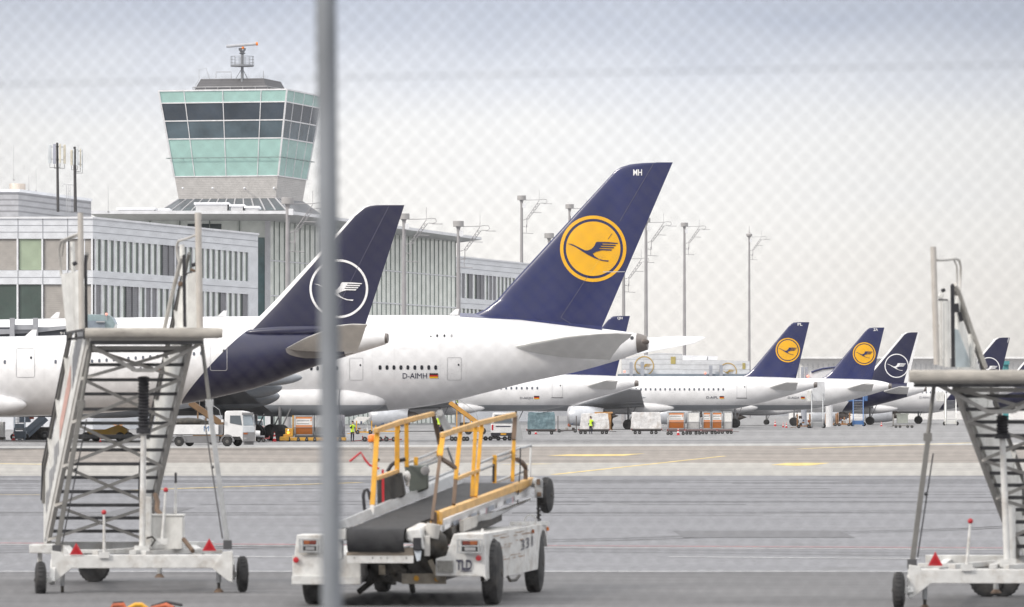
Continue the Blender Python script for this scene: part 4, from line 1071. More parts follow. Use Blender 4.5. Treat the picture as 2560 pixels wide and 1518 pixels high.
# blue sweep at the foot of the fin
mb = MB(NAVY); xs_ = [1150 + 355 * k / 30 for k in range(31)]
top = [B.xat([(1150, 790), (1300, 795), (1436, 813), (1505, 818)][:0] or [(1150, 0)], 0) for _ in ()]
yl = lambda x: 790.5 + (x - 1152) * .05 if x < 1300 else 798 + (x - 1300) * .125
vs = [B.surf(x, min(B_ := yl(x) + 1.5, 900), .03) for x in xs_] + [B.pt(x, yl(x) - 8, .02) for x in xs_]
mb.add(vs, [(k, k + 1, k + 32, k + 31) for k in range(30)]); B.t.part('fin_root_paint', mb, smooth=60)
B.wing('tailplane', [(1272, 870, 1525, 900, 1.7), (1330, 858, 1535, 884, 4.0), (1420, 842, 1552, 862, 9.0), (1500, 834.5, 1575, 844, 13.0), (1545, 833, 1580, 835, 14.2)], mat('tailplane_lower_grey', (.66, .66, .65), .4, var=.05), .08)
B.wing('tailplane', [(1310, 868, 1490, 905, -1.7), (1690, 841, 1738, 858, -14), (1735, 842.5, 1765, 844, -14.4)], AIR_WHITE, .10)
m = MB(EXHAUST); a, b = B.pt(1594, 858), B.pt(1619, 857); L = (b - a).length; m.lathe(a, b - a, [(0, .86), (L, .60)], 20); B.t.part('tail_cone', m, smooth=60)
m = MB(mat('apu_hot_metal', (.13, .11, .10), .4, .6)); p = B.surf(1612, 855, .05); m.ball(p, .34, 12, (1.2, .4, .7)); B.t.part('apu_exhaust', m)
m = MB(BLACKGL); m.add([B.surf(1580 + 4.6 * math.cos(2 * math.pi * k / 14), 845 + 4.6 * math.sin(2 * math.pi * k / 14), .03) for k in range(14)], [list(range(14))]); B.t.part('vent_hole', m, smooth=None)
for k in range(9): B.window(950 + 17.4 * k, 919, 7.5, 11.5)
for x in (842, 794, 778): B.window(x, 921, 6.5, 11)
for x in (1093, 1111): B.window(x, 839.5, 5, 7)
B.window(1129, 839.5, 5, 7, SEAM); B.window(1077, 841, 4, 3)
B.door(873.5, 895, 907.5, 951, r=3, w=.7); B.door(1118, 894, 1153.5, 951, r=3, w=.8)
B.door(1000, 816, 1036, 826, r=2, w=.4, m=mat('seam_faint', (.62, .62, .63), .5), hatch=True); B.door(996, 852, 1030, 871, r=2, w=.4, m=mat('seam_faint', (.62, .62, .63), .5), hatch=True)
B.text('D-AIMH', 1006.5, 946.5, 13.5, 61); B.flag(1073.5, 933.5, 1095, 946)
# belly fairing and near wing with its flap track fairings
bf = B.pod('belly_fairing', 250, 994, 966, 1003, 43 / 29.0, 1.98, AIR_WHITE, blunt=.80, zcut=zg, m2=AIR_GREY)
m = MB(mat('dark_seam', (.12, .12, .13), .5)); fa, fb = B.pt(250, 994, 1.98), B.pt(966, 1003, 1.98); fd = (fb - fa).normalized(); fc = fa + fd * ((fb - fa).length * .846)
m.lathe(fc, fd, [(0, 1.47 * .95), (.001, 1.47 * .985), (.07, 1.47 * .985), (.071, 1.47 * .95)], 32, cap=False); B.t.part('fairing_seam', m, bf)
wg = B.wing('wing', [(-260, 1032, 684, 1034, 3.4), (-60, 985, 610, 976, 12), (200, 930, 440, 945, 26), (420, 900, 500, 908, 39)], mat('wing_grey_shaded', (.17, .18, .20), .45, var=.1), .1)  # wing grey darkened in colour to stand for the shade underneath
for x0, x1, y0, y1, r, off in ((430, 756, 962, 944, .55, 10), (380, 706, 992, 969, .75, 8.5), (330, 700, 1018, 990, .85, 6.5)): B.pod('flap_track_fairing', x0, y0, x1, y1, r, off, mat('flap_fairing_grey', (.26, .28, .31), .4, var=.08), wg, blunt=.8)
B.engine(180, 420, 1000, 46, 14); B.engine(300, 480, 985, 44, 25)
for x in (560, 640, 700): B.gear(x, 3.2, .72, 1, 1.1, 2.9)
for x in (600, 680): B.gear(x, -3.2, .72, 1, 1.1, 2.9)
B.gear(-330, 0, .6, 1, 1, 2.6)
for x, y in ((137, 795), (555, 791), (1135, 787)):
    mb = MB(AIR_WHITE); a = B.pt(x, y); mb.hexa([a + B.a * u + B.n * v for u, v in ((-.4, -.05), (.35, -.05), (.35, .05), (-.4, .05))], [a + B.a * .25 + Vector((0, 0, .5)) + B.a * u + B.n * v for u, v in ((-.1, -.03), (.2, -.03), (.2, .03), (-.1, .03))]); B.t.part('blade_aerial', mb)


def skin_seams(P, xs, y0f, y1f, w=.35):
    for x in xs:
        mb = MB(mat('skin_seam_faint', (.60, .60, .60), .45)); tp, bt = y0f(x), y1f(x); K = 14
        for k in range(K):
            a, b = tp + (bt - tp) * k / K, tp + (bt - tp) * (k + 1) / K
            mb.add([P.surf(x, a, .015), P.surf(x + w, a, .015), P.surf(x + w, b, .015), P.surf(x, b, .015)], [(0, 1, 2, 3)])
        P.t.part('panel_seam', mb, smooth=None)
skin_seams(B, [700, 760, 930, 985, 1040, 1100, 1165, 1240, 1310, 1395, 1470, 1545], lambda x: 797 if x < 1250 else 800 + (x - 1250) * .12, lambda x: 1004 if x < 1040 else 1004 - (x - 1040) * .22)
skin_seams(A, [-60, 20, 110, 190, 290, 370, 440], lambda x: 846, lambda x: 1020 if x < 300 else 1005 - (x - 300) * .12)
# ------------------------------------------------ narrow-bodies
def narrow(label, tipx, tipy, k, Y, livery, tail2, reg=None, gx=1571, full=True):
    """all offsets are those of the reference tail (tip 2023.5,805.5, scale 1) times k"""
    X = lambda x: tipx + (x - 2023.5) * k; Yy = lambda y: tipy + (y - 805.5) * k
    P = Airliner('narrow_body_airliner', label, X(1700), Y, TH)
    zgr = P.pt(X(1700), Yy(1013)).z
    q0, q1 = P.pt(X(1818), Yy(1015)), P.pt(X(1882), Yy(935)); bl = (q1 - q0).normalized(); bn = bl.cross(P.n).normalized(); bn = bn if bn.dot(P.a) > 0 else -bn
    qe = P.pt(X(1990), Yy(950))
    if livery == 'old':
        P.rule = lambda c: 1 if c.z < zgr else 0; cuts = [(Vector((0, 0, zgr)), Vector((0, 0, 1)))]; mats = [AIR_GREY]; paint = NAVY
    else:
        P.rule = lambda c: 1 if (c - q0).dot(bn) > 0 and (c - qe).dot(P.a) < 0 else 0; cuts = [(q0, bn), (qe, P.a)]; mats = [DARKNAVY]; paint = DARKNAVY
    st = [(1215, 985, 1000), (1235, 965, 1015), (1290, 945, 1027), (1400, 941, 1028), (1600, 941, 1027.5), (1760, 941, 1027), (1832, 941, 1023), (1900, 941.5, 1008), (1987, 945, 985), (2025, 951, 973), (2041, 956, 968)]
    P.fuselage([(X(a), Yy(b), Yy(c)) for a, b, c in st], cuts, mats, 50, 28)
    le = [(1850, 944), (1866, 936), (1880, 925), (1975, 812), (1984, 806.5), (1995, 805.5)]; te = [(1988, 956), (1990.5, 944), (2023.5, 805.5)]
    P.fin([(X(a), Yy(b)) for a, b in le], [(X(a), Yy(b)) for a, b in te], paint, .09, le_white=(lambda y: 6.5 * k) if livery == 'new' else None, N=14)
    if livery == 'old': P.emblem(X(1969.5), Yy(875.5), 30.5 * k, 'yellow')
    else: P.emblem(X(1960), Yy(898), 33.2 * k, 'white', 1.06)
    if tail2: P.ftext(tail2, X(1994), Yy(814.5), 7 * k, 12 * k)
    P.wing('tailplane', [(X(1918), Yy(970), X(1990), Yy(976), .9), (X(1962), Yy(957), X(1994), Yy(959), 5.0), (X(1970), Yy(955.5), X(1995.5), Yy(957), 6.0)], STAB_GREY, .12)
    P.wing('tailplane', [(X(1925), Yy(968), X(1990), Yy(974), -.9), (X(1995), Yy(957), X(2012), Yy(958), -6.0)], STAB_GREY, .12)
    m = MB(EXHAUST); a, b = P.pt(X(2035), Yy(962.3)), P.pt(X(2043), Yy(962)); m.lathe(a, b - a, [(0, .40), ((b - a).length, .32)], 14); P.t.part('apu_exhaust', m)
    P.gear(gx, 3.8, .62, 1, 1, 3.0); P.gear(gx, -3.8, .62, 1, 1, 3.0); P.gear(X(1290), 0, .4, 1, 1, 2.6)
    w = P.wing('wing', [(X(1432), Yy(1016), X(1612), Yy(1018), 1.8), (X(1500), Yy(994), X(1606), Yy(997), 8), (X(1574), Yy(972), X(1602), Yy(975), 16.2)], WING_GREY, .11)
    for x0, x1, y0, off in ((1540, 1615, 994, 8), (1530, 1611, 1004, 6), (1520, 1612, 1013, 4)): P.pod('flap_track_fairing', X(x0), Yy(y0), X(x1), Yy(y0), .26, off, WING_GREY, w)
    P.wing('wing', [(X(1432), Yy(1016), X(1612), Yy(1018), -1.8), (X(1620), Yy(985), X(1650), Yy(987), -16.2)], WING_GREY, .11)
    P.engine(X(1421), X(1510), Yy(1040), 25 * k, 5.8, w)
    P.pod('belly_fairing', X(1420), Yy(1018), X(1686), Yy(1020), .85, 1.3, AIR_WHITE, blunt=.6)
    if full:
        P.door(X(1842), Yy(954), X(1866.5), Yy(996), True, r=1.2, w=.5)
        for i in range(24): P.window(X(1808 - 12.1 * i), Yy(973.5), 4.2 * k, 6.5 * k, mat('cabin_window_tinted', (.10, .11, .14), .15))
    P.X, P.Yy, P.k = X, Yy, k
    return P
Q = narrow('white narrow airliner whose small blue fin peeks out behind the huge one', 1575, 790, 1.075, 655, 'old', 'QH', gx=1100)
Q.text('D-AIQH', 1300, 999, 6.5, 31); Q.flag(1335, 990, 1348, 998)
L_ = narrow('white narrow airliner with blue fin lettered PL and yellow emblem', 2023.5, 805.5, 1.0, 705, 'old', 'PL')
L_.text('D-AIPL', 1766, 997, 6, 29); L_.flag(1799, 990.5, 1810, 997)
Z = narrow('white narrow airliner with blue fin lettered ZA behind the grey airstairs', 2211, 819, .935, 757, 'old', 'ZA', gx=1838, full=False)
Z.text('D-AIZA', 1970, 997, 5, 28); Z.flag(2002, 991.5, 2012, 997.5)
N3 = narrow('airliner with dark fin, white crane ring and white leading edge beside the ZA tail', 2299, 831, .905, 822, 'new', None, gx=1985, full=False)
N4 = narrow('airliner with dark fin partly hidden behind the right boarding stairs', 2525, 844, .83, 862, 'new', None, gx=2175, full=False)
for i in range(9): N4.window(2296 + 10 * i, 981, 3.4, 5, mat('cabin_window_tinted', (.10, .11, .14), .15))
N4.text('D-AINU', 2299, 996.5, 5, 26)
N5 = narrow('last airliner of the row, only the edge of its dark fin shows at the right', 2638, 852, .79, 905, 'new', None, gx=2296, full=False)
# ================================================================= BOARDING STAIRS (foreground)
def wheel(T, c, ax, r, w, name='wheel', rim=None, parent=None):
    t = MB(RUBBER); c = Vector(c); ax = Vector(ax).normalized()
    t.lathe(c - ax * w / 2, ax, [(0, r * .58), (.01, r * .80), (w * .12, r * .95), (w * .28, r), (w * .72, r), (w * .88, r * .95), (w - .01, r * .80), (w, r * .58)], 28)
    for k in range(24):
        q = 2 * math.pi * k / 24; u = ax.orthogonal().normalized(); v = ax.cross(u); e = u * math.cos(q) + v * math.sin(q)
        t.beam(c + e * (r + .001) - ax * w * .22, c + e * (r + .001) + ax * w * .22, .02, .012, up=e)
    o = T.part(name, t, parent)
    m = MB(rim or GSE_WHITE); m.lathe(c - ax * (w / 2 - .012), ax, [(0, r * .2), (.004, r * .22), (.03, r * .5), (w * .3, r * .56), (w * .7, r * .56), (w - .05, r * .5), (w - .024, r * .2)], 20)
    m.use(DARKMACH); m.lathe(c - ax * (w / 2 + .01), ax, [(0, r * .1), (.02, r * .14), (w, r * .14), (w + .02, r * .1)], 12); T.part('rim', m, o); return o
def triangle(T, ap, bl, br, Y):
    m = MB(RED); p = [W(*ap, Y), W(*br, Y), W(*bl, Y)]; c = (p[0] + p[1] + p[2]) / 3
    m.prism(p, (0, .012, 0)); o = T.part('warning_triangle', m, bevel=.003)
    i = MB(mat('red_reflector_inner', (.40, .008, .015), .25)); i.prism([c + (q - c) * .55 + Vector((0, -.003, 0)) for q in p], (0, .003, 0)); T.part('reflector_inset', i, o, smooth=None)
    return o

def stairs(D):
    Yn, Yf = D['Yn'], D['Yf']; sg = D['sg']       # sg=+1 flight drifts left with depth, -1 right
    base = Vector((W(D['bar'][0], 0, Yn).x, Yn, gz(Yn)))
    T = Thing('boarding_stairs', D['label'], 'boarding stairs', base, 'towable boarding stairs parked at the fence')
    s = F / Yn
    # base beam
    x0, x1, y0, y1 = D['bar']; a, b = W(x0, y1, Yn), W(x1, y0, Yn); zc, h = (a.z + b.z) / 2, b.z - a.z
    m = MB(GSE_WHITE); m.box(((a.x + b.x) / 2, Yn + .08, zc), (b.x - a.x, .16, h))
    for xx, dx in ((a.x, 1), (b.x, -1)):
        m.prism([(xx, Yn - .012, zc + h / 2 + .06), (xx + dx * .13, Yn - .012, zc + h / 2 + .04), (xx + dx * .27, Yn - .012, zc - h / 2), (xx + dx * .06, Yn - .012, zc - h / 2 - .17), (xx, Yn - .012, zc - h / 2 - .19)], (0, .02, 0))
    T.part('base_beam', m, bevel=.008)
    # longitudinal chassis and rear cross beam
    dxf = D['drift']
    m = MB(GSE_WHITE)
    for xx in (a.x + .3, b.x - .3): m.beam((xx, Yn + .16, zc), (xx + dxf, Yf + .1, zc + .02), .1, h * .8)
    m.beam((a.x + dxf, Yf, zc + .05), (b.x + dxf, Yf, zc + .05), .12, h); m.beam((a.x + .3, Yn + 2.4, zc - .02), (b.x - .2, Yn + 2.4, zc - .02), .1, .1)
    T.part('chassis', m, bevel=.006)
    m = MB(GSE_WHITE)
    for i in range(2): m.beam((a.x + .55 + .5 * i, Yn + .3, zc + h * .65), ((a.x + b.x) / 2 + .1, Yn + 1.7, zc + h * .75), .09, .06)
    m.beam(((a.x + b.x) / 2, Yn + .3, zc + h * .62), (b.x - .45, Yn + 1.4, zc + h * .65), .08, .06); m.beam((a.x + .2, Yn + 1.2, zc + h * .6), (b.x - .2, Yn + 1.2, zc + h * .6), .1, .05); T.part('draw_frame', m, bevel=.004)
    # wheels
    for (px, yt, yb, dy) in D['wheels']:
        p, q = W(px, yb, Yn + dy), W(px, yt, Yn + dy); r = (q.z - p.z) / 2; wheel(T, (p.x, Yn + dy, p.z + r), (1, .1 * sg, 0), r, .15)
        ar = MB(GSE_WHITE); xx = p.x + (.14 if p.x < (a.x + b.x) / 2 else -.14); tgt = a.x + .02 if p.x < (a.x + b.x) / 2 else b.x - .02
        ar.beam((p.x, Yn + dy, p.z + r), (tgt, Yn + dy, p.z + r), .07, .07); ar.beam((tgt, Yn + dy, p.z + r - .04), (tgt, Yn + .1, zc), .07, .1); T.part('axle_arm', ar, bevel=.004)
    for xx in ((W(243, 0, Yf).x,) if sg > 0 else (a.x + 1.3, a.x + 1.5)): # rear castor wheels
        wheel(T, (xx, Yf - .6, gz(Yf) + .22), (.25, 1, 0), .22, .15)
    if D.get('outbox'):
        u = D['outbox']; p, q = W(u[0], u[3], Yn + .4), W(u[1], u[2], Yn + .4); m = MB(GSE_WHITE); m.box(((p.x + q.x) / 2, Yn + .4, (p.z + q.z) / 2), (q.x - p.x, .5, q.z - p.z)); m.beam((p.x + .12, Yn + .4, p.z), (p.x + .12, Yn + .4, p.z - .42), .06, .06); m.beam((p.x + .3, Yn + .4, p.z), (p.x + .3, Yn + .4, p.z - .3), .05, .05); T.part('outrigger_box', m, bevel=.008)
    for (px, yt, yb, dy) in D['jacks']:
        p, q = W(px, yb, Yn + dy), W(px, yt, Yn + dy); m = MB(STEELL); zm = p.z + (q.z - p.z) * .38
        m.tube((p.x, p.y, zm), (p.x, p.y, q.z + .1), .034, n=12); m.use(DARKMACH); m.tube((p.x, p.y, p.z + .02), (p.x, p.y, zm), .022, n=10); m.use(BROWNST); m.lathe((p.x, p.y, p.z), (0, 0, 1), [(0, .07), (.02, .06), (.05, .03)], 14); T.part('jack_leg', m)
    for tr in D['tri']: triangle(T, *tr, Yn - .02)
    # levers
    for (bx, by, fx, fy, col, dy) in D['levers']:
        p, q = W(fx, fy, Yn + dy), W(bx, by, Yn + dy); m = MB(GSE_WHITE); m.tube(p, q, .022, .014, n=10); m.box(p + Vector((0, 0, -.02)), (.14, .08, .08)); o = T.part('lever', m)
        m = MB(col)
        if col is RED: m.ball(q, .034, 12)
        else: m.tube(q, q + Vector((0, 0, .14)), .016, n=8)
        T.part('lever_knob', m, o)
    # platform
    bx0, bx1, by0, by1 = D['bump']; p, q = W(bx0, by1, Yn - .35), W(bx1, by0, Yn - .35); zb, hb = (p.z + q.z) / 2, q.z - p.z
    m = MB(BUMPER); n = 26; rs = []
    for i in range(n + 1):
        x = p.x + (q.x - p.x) * i / n; k = random.uniform(.96, 1.05) * (.9 if i in (0, n) else 1)
        rs.append([Vector((x, Yn - .35 + .5 * hb * k * math.cos(2 * math.pi * j / 14) * 1.1, zb + .5 * hb * k * max(-1, min(1, 1.25 * math.sin(2 * math.pi * j / 14))))) for j in range(14)])
    m.rings(rs); T.part('bumper', m, smooth=60)
    zp = zb + hb * .30
    m = MB(STEEL); dpl = 1.5; sh = dxf * .28
    lo = [Vector((p.x + .06, Yn - .25, zp - .14)), Vector((q.x - .25, Yn - .25, zp - .14)), Vector((q.x - .3 + sh, Yn + dpl, zp - .14)), Vector((p.x + .06 + sh, Yn + dpl, zp - .14))]
    m.hexa(lo, [v + Vector((0, 0, .08)) for v in lo]); T.part('platform', m, bevel=.006)
    m = MB(STEELD); lo2 = [v + Vector((0, 0, -.035)) for v in lo]; m.hexa(lo2, [v + Vector((0, 0, .032)) for v in lo2]); T.part('platform_frame', m)
    hb_ = D['hbeam']; m = MB(STEEL); m.beam(W(hb_[0], hb_[2], Yn + .2), W(hb_[1], hb_[2], Yn + .2), .06, .055); vb = D['vbrace']
    for u, v in zip(vb, vb[1:]): m.beam(W(*u, Yn + .1), W(*v, Yn + .1), .05, .05)
    T.part('support_bracing', m, bevel=.004)
    if D.get('side_bracket'):
        m = MB(STEELD)
        for u, v in (((168, 833), (212, 824)), ((168, 849), (212, 843)), ((190, 848), (190, 829)), ((169, 849), (169, 832)), ((211, 846), (211, 822))): m.beam(W(*u, Yn + .3), W(*v, Yn - .2), .03, .03)
        T.part('side_bracket', m)
    # gate posts and platform sides
    for (xt, yt, xb, yb, rp) in D['posts']:
        m = MB(BUMPER if False else mat('grimy_white_post', (.54, .51, .475), .5, var=.14, scale=3, dirt=(.33, .27, .22), dirt_amt=.6, dirt_scale=3, stretch=(1, 1, .3), bump=.1)); m.tube(W(xb, yb, Yn - .25), W(xt, yt, Yn - .25), rp, n=18); T.part('gate_post', m)
    for item in D['sidepanels']:
        quad, mt, dep = item; m = MB(mt); pts = [W(x, y, Yn - .2 + dd) for x, y, dd in quad]; m.prism(pts, (.012, .0, .0) if not dep else (0, .012, 0)); T.part('side_panel', m, smooth=None)
    for pts, r, mt, nm in D['rails']:
        m = MB(mt); m.path([W(x, y, Yn - .2 + dd) for x, y, dd in pts], r, 8); T.part(nm, m, smooth=60)
    for (x0, y0, x1, y1, w, dd) in D['seals']:
        m = MB(BLACKRUB); m.beam(W(x1, y1, Yn + dd), W(x0, y0, Yn + dd), w, .05, up=(0, 1, 0)); m.ball(W(x0, y0, Yn + dd), w / 2, 10); T.part('rubber_seal', m)
    for (x, y, w, h, mt, dd) in D['bits']:
        m = MB(mt); c = W(x, y, Yn + dd); m.box(c, (w, .08, h), Matrix.Rotation(R(random.uniform(-25, 25)), 3, 'Y')); T.part('gate_latch', m, bevel=.01)
    # flight
    SA0, SA1 = W(*D['sa'][0], Yn + .9), W(*D['sa'][1], Yf); SB0, SB1 = W(*D['sb'][0], Yn + .9), W(*D['sb'][1], Yf)
    for P0_, P1_, nm in ((SA0, SA1, 'a'), (SB0, SB1, 'b')):
        m = MB(STEEL); d = (P1_ - P0_).normalized(); e = P0_ - d * .05
        m.beam(P0_, P1_, .05, .16); m.beam(P0_ + Vector((-.012, 0, .07)), P1_ + Vector((-.012, 0, .07)), .05, .03); m.beam(P0_ + Vector((.012, 0, -.06)), P1_ + Vector((.012, 0, -.06)), .05, .03)
        for k in range(12):
            c = P0_.lerp(P1_, (k + .5) / 12); m.box(c + Vector((.03, -.01, 0)), (.012, .05, .05))
        T.part('stringer', m, bevel=.003)
    zA = [D['treads'][0], D['treads'][-1]]
    for y in D['treads']:
        # tread at the stringer point that projects to this row
        def at(P0_, P1_):
            lo_, hi_ = 0.0, 1.0
            for _ in range(30):
                k = (lo_ + hi_) / 2; c = P0_.lerp(P1_, k); yy = HY - (c.z - HC) / c.y * F
                if yy < y: lo_ = k
                else: hi_ = k
            return P0_.lerp(P1_, (lo_ + hi_) / 2)
        u, v = at(SA0, SA1), at(SB0, SB1); m = MB(STEELD); c = (u + v) / 2; L = (v - u).length; rz = math.atan2(v.y - u.y, v.x - u.x)
        m.box(c + Vector((0, .06, 0)), (L - .05, .25, .022), Matrix.Rotation(rz, 3, 'Z')); m.box(c + Vector((0, -.06, -.012)), (L - .05, .012, .045), Matrix.Rotation(rz, 3, 'Z'))
        T.part('tread', m)
    m = MB(STEEL); nb = len(D['xn']) - 1
    rowpt = lambda P0_, P1_, y: P0_.lerp(P1_, max(0, min(1, (y - D['sa'][0][1]) / (D['sa'][1][1] - D['sa'][0][1]))))
    for i in range(nb):
        y_a, y_b = D['xn'][i], D['xn'][i + 1]
        m.beam(rowpt(SA0, SA1, y_a) + Vector((0, -.1, -.05)), rowpt(SB0, SB1, y_b) + Vector((0, -.1, -.05)), .014, .042); m.beam(rowpt(SB0, SB1, y_a) + Vector((0, -.12, -.05)), rowpt(SA0, SA1, y_b) + Vector((0, -.12, -.05)), .014, .042)
    T.part('cross_bracing', m)
    # side guards of the flight and their handrails
    for P0_, P1_, ox, nm in ((SA0, SA1, D['ra'], 'a'), (SB0, SB1, D['rb'], 'b')):
        up = Vector((0, 0, .80)); q0_ = P0_ + Vector((ox * .6, 0, .05)); q1_ = P1_ + Vector((ox * .6, 0, .05)) + (P1_ - P0_).normalized() * .25
        m = MB(GSE_WHITE2); m.prism([q0_, q1_, q1_ + up * 1.12, q0_ + up * 1.08], (.014, 0, 0)); o = T.part('side_guard', m, smooth=None)
        if nm in D['advert']:
            adv = MB(mat('faded_red_print', (.60, .36, .31), .55)); f_ = lambda k, h: q0_.lerp(q1_, k) + up * h + Vector((-.006, -.002, 0))
            adv.poly([f_(.34, .42), f_(.60, .42), f_(.60, .74), f_(.34, .80)]); adv.use(mat('faded_grey_print', (.30, .31, .34), .55))
            for k in range(9): kk = .05 + .03 * k; adv.poly([f_(kk, .25), f_(kk + .018, .25), f_(kk + .012, .8), f_(kk - .006, .8)])
            for k in range(8): kk = .63 + .04 * k; adv.poly([f_(kk, .3), f_(kk + .02, .3), f_(kk + .02, .55 + .1 * (k % 3)), f_(kk, .55 + .1 * (k % 3))])
            T.part('faded_lettering', adv, o, smooth=None)
        hr = Vector((ox * .8, 0, 1.05)); m = MB(mat('worn_dark_handrail', (.19, .185, .175), .5, .2, var=.25, scale=5)); P_, Q_ = P0_ + hr, P1_ + hr
        m.path([P_ + (P_ - Q_).normalized() * .25, P_, Q_, Q_ + Vector((-.02 * sg, .05, -.12)), Q_ + Vector((-.02 * sg, .05, -.55))], .026, 8); o2 = T.part('handrail', m, smooth=60)
        m = MB(BLACKRUB); m.path([P_ + Vector((-.03, 0, .015)), Q_ + Vector((-.03, 0, .015)), Q_ + Vector((-.05 * sg, .05, -.5))], .011, 6); T.part('rubber_edge', m, o2, smooth=60)
        for k in (.22, .45, .66, .86):
            m = MB(GSE_WHITE2); c = P_.lerp(Q_, k); m.beam(c, c + Vector((-ox * .7, 0, -.42)), .075, .03, up=(0, 1, 0)); T.part('handrail_bracket', m, o2)
    # struts from the platform to the base beam
    for u, v in (D['stA'], D['stB']):
        P_, Q_ = W(*u, Yn + .12), W(*v, Yn + .08); mid = P_.lerp(Q_, .30)
        m = MB(mat('strut_dark_steel', (.20, .195, .185), .5, .15, var=.2, scale=4)); m.tube(P_, mid, .026, n=10); m.use(STEELL if (D['sg'] > 0 and Q_.x > P_.x) else mat('strut_dark_steel', (.20, .195, .185), .5, .15, var=.2, scale=4)); m.beam(mid + Vector((0, -.02, -.04)), Q_, .062, .062, up=(0, 1, 0)); m.box(mid, (.1, .1, .1)); m.use(STEELD); m.box(Q_, (.11, .12, .12)); o = T.part('strut', m, bevel=.004)
        m = MB(STEELD); w_ = Vector((-.07 * (1 if Q_.x > P_.x else -1), .03, 0)); m.tube(mid + w_ + Vector((0, 0, -.2)), Q_ + w_ + Vector((0, 0, .08)), .009, n=6); m.ball(mid.lerp(Q_, .45) + w_, .025, 8); T.part('strut_cable', m, o)
    # lifting piston
    x, yt, ym, yb, xb = D['piston']; m = MB(GSE_WHITE); P_, Q_ = W(xb, yb, Yn + .55), W(x, ym, Yn + .55); m.tube(P_, Q_, .042, .038, n=16); m.box(P_ + Vector((0, 0, .0)), (.2, .16, .1)); m.beam(P_ + Vector((.07, .15, 0)), P_ + Vector((.07, .15, .7)), .09, .05); o = T.part('piston', m)
    tp = W(x, yt, Yn + .55); m = MB(BLACKRUB); L = (tp.z - Q_.z); N = max(8, int(L / .04)); pr_ = []
    for k in range(N): pr_ += [(L * k / N, .06 if k > 1 else .095), (L * (k + .5) / N, .082 if k > 1 else .10)]
    pr_ += [(L - .01, .07), (L, .03)]; m.lathe(Q_ + Vector((0, 0, -.02)), (tp - Q_), pr_, 16); T.part('bellows', m, o, smooth=60)
    # hydraulic tank
    if D.get('tank'):
        x0, x1, y0, y1 = D['tank']; p, q = W(x0, y1, Yn + .75), W(x1, y0, Yn + .75); m = MB(GSE_WHITE2); m.box(((p.x + q.x) / 2, Yn + .95, (p.z + q.z) / 2), (q.x - p.x, .4, q.z - p.z)); m.box(((p.x + q.x) / 2, Yn + .95, q.z + .012), (q.x - p.x + .03, .43, .025)); T.part('tank', m, bevel=.012)
        m = MB(BROWNST); m.path([W(388, 1236, Yn + 1.6), W(394, 1255, Yn + 1.5), W(392, 1275, Yn + 1.4), W(405, 1290, Yn + 1.2)], .035, 8); T.part('hydraulic_hose', m, smooth=60); m = MB(BROWNST); m.path([W(459, 1348, Yn + .7), W(470, 1362, Yn + .6), W(482, 1378, Yn + .4)], .03, 8); T.part('hydraulic_hose', m, smooth=60); m = MB(DARKMACH); m.path([W(366, 1346, Yn + .4), W(380, 1342, Yn + .4), W(388, 1350, Yn + .4), W(378, 1366, Yn + .4)], .014, 6); T.part('hydraulic_hose', m, smooth=60)
    return T

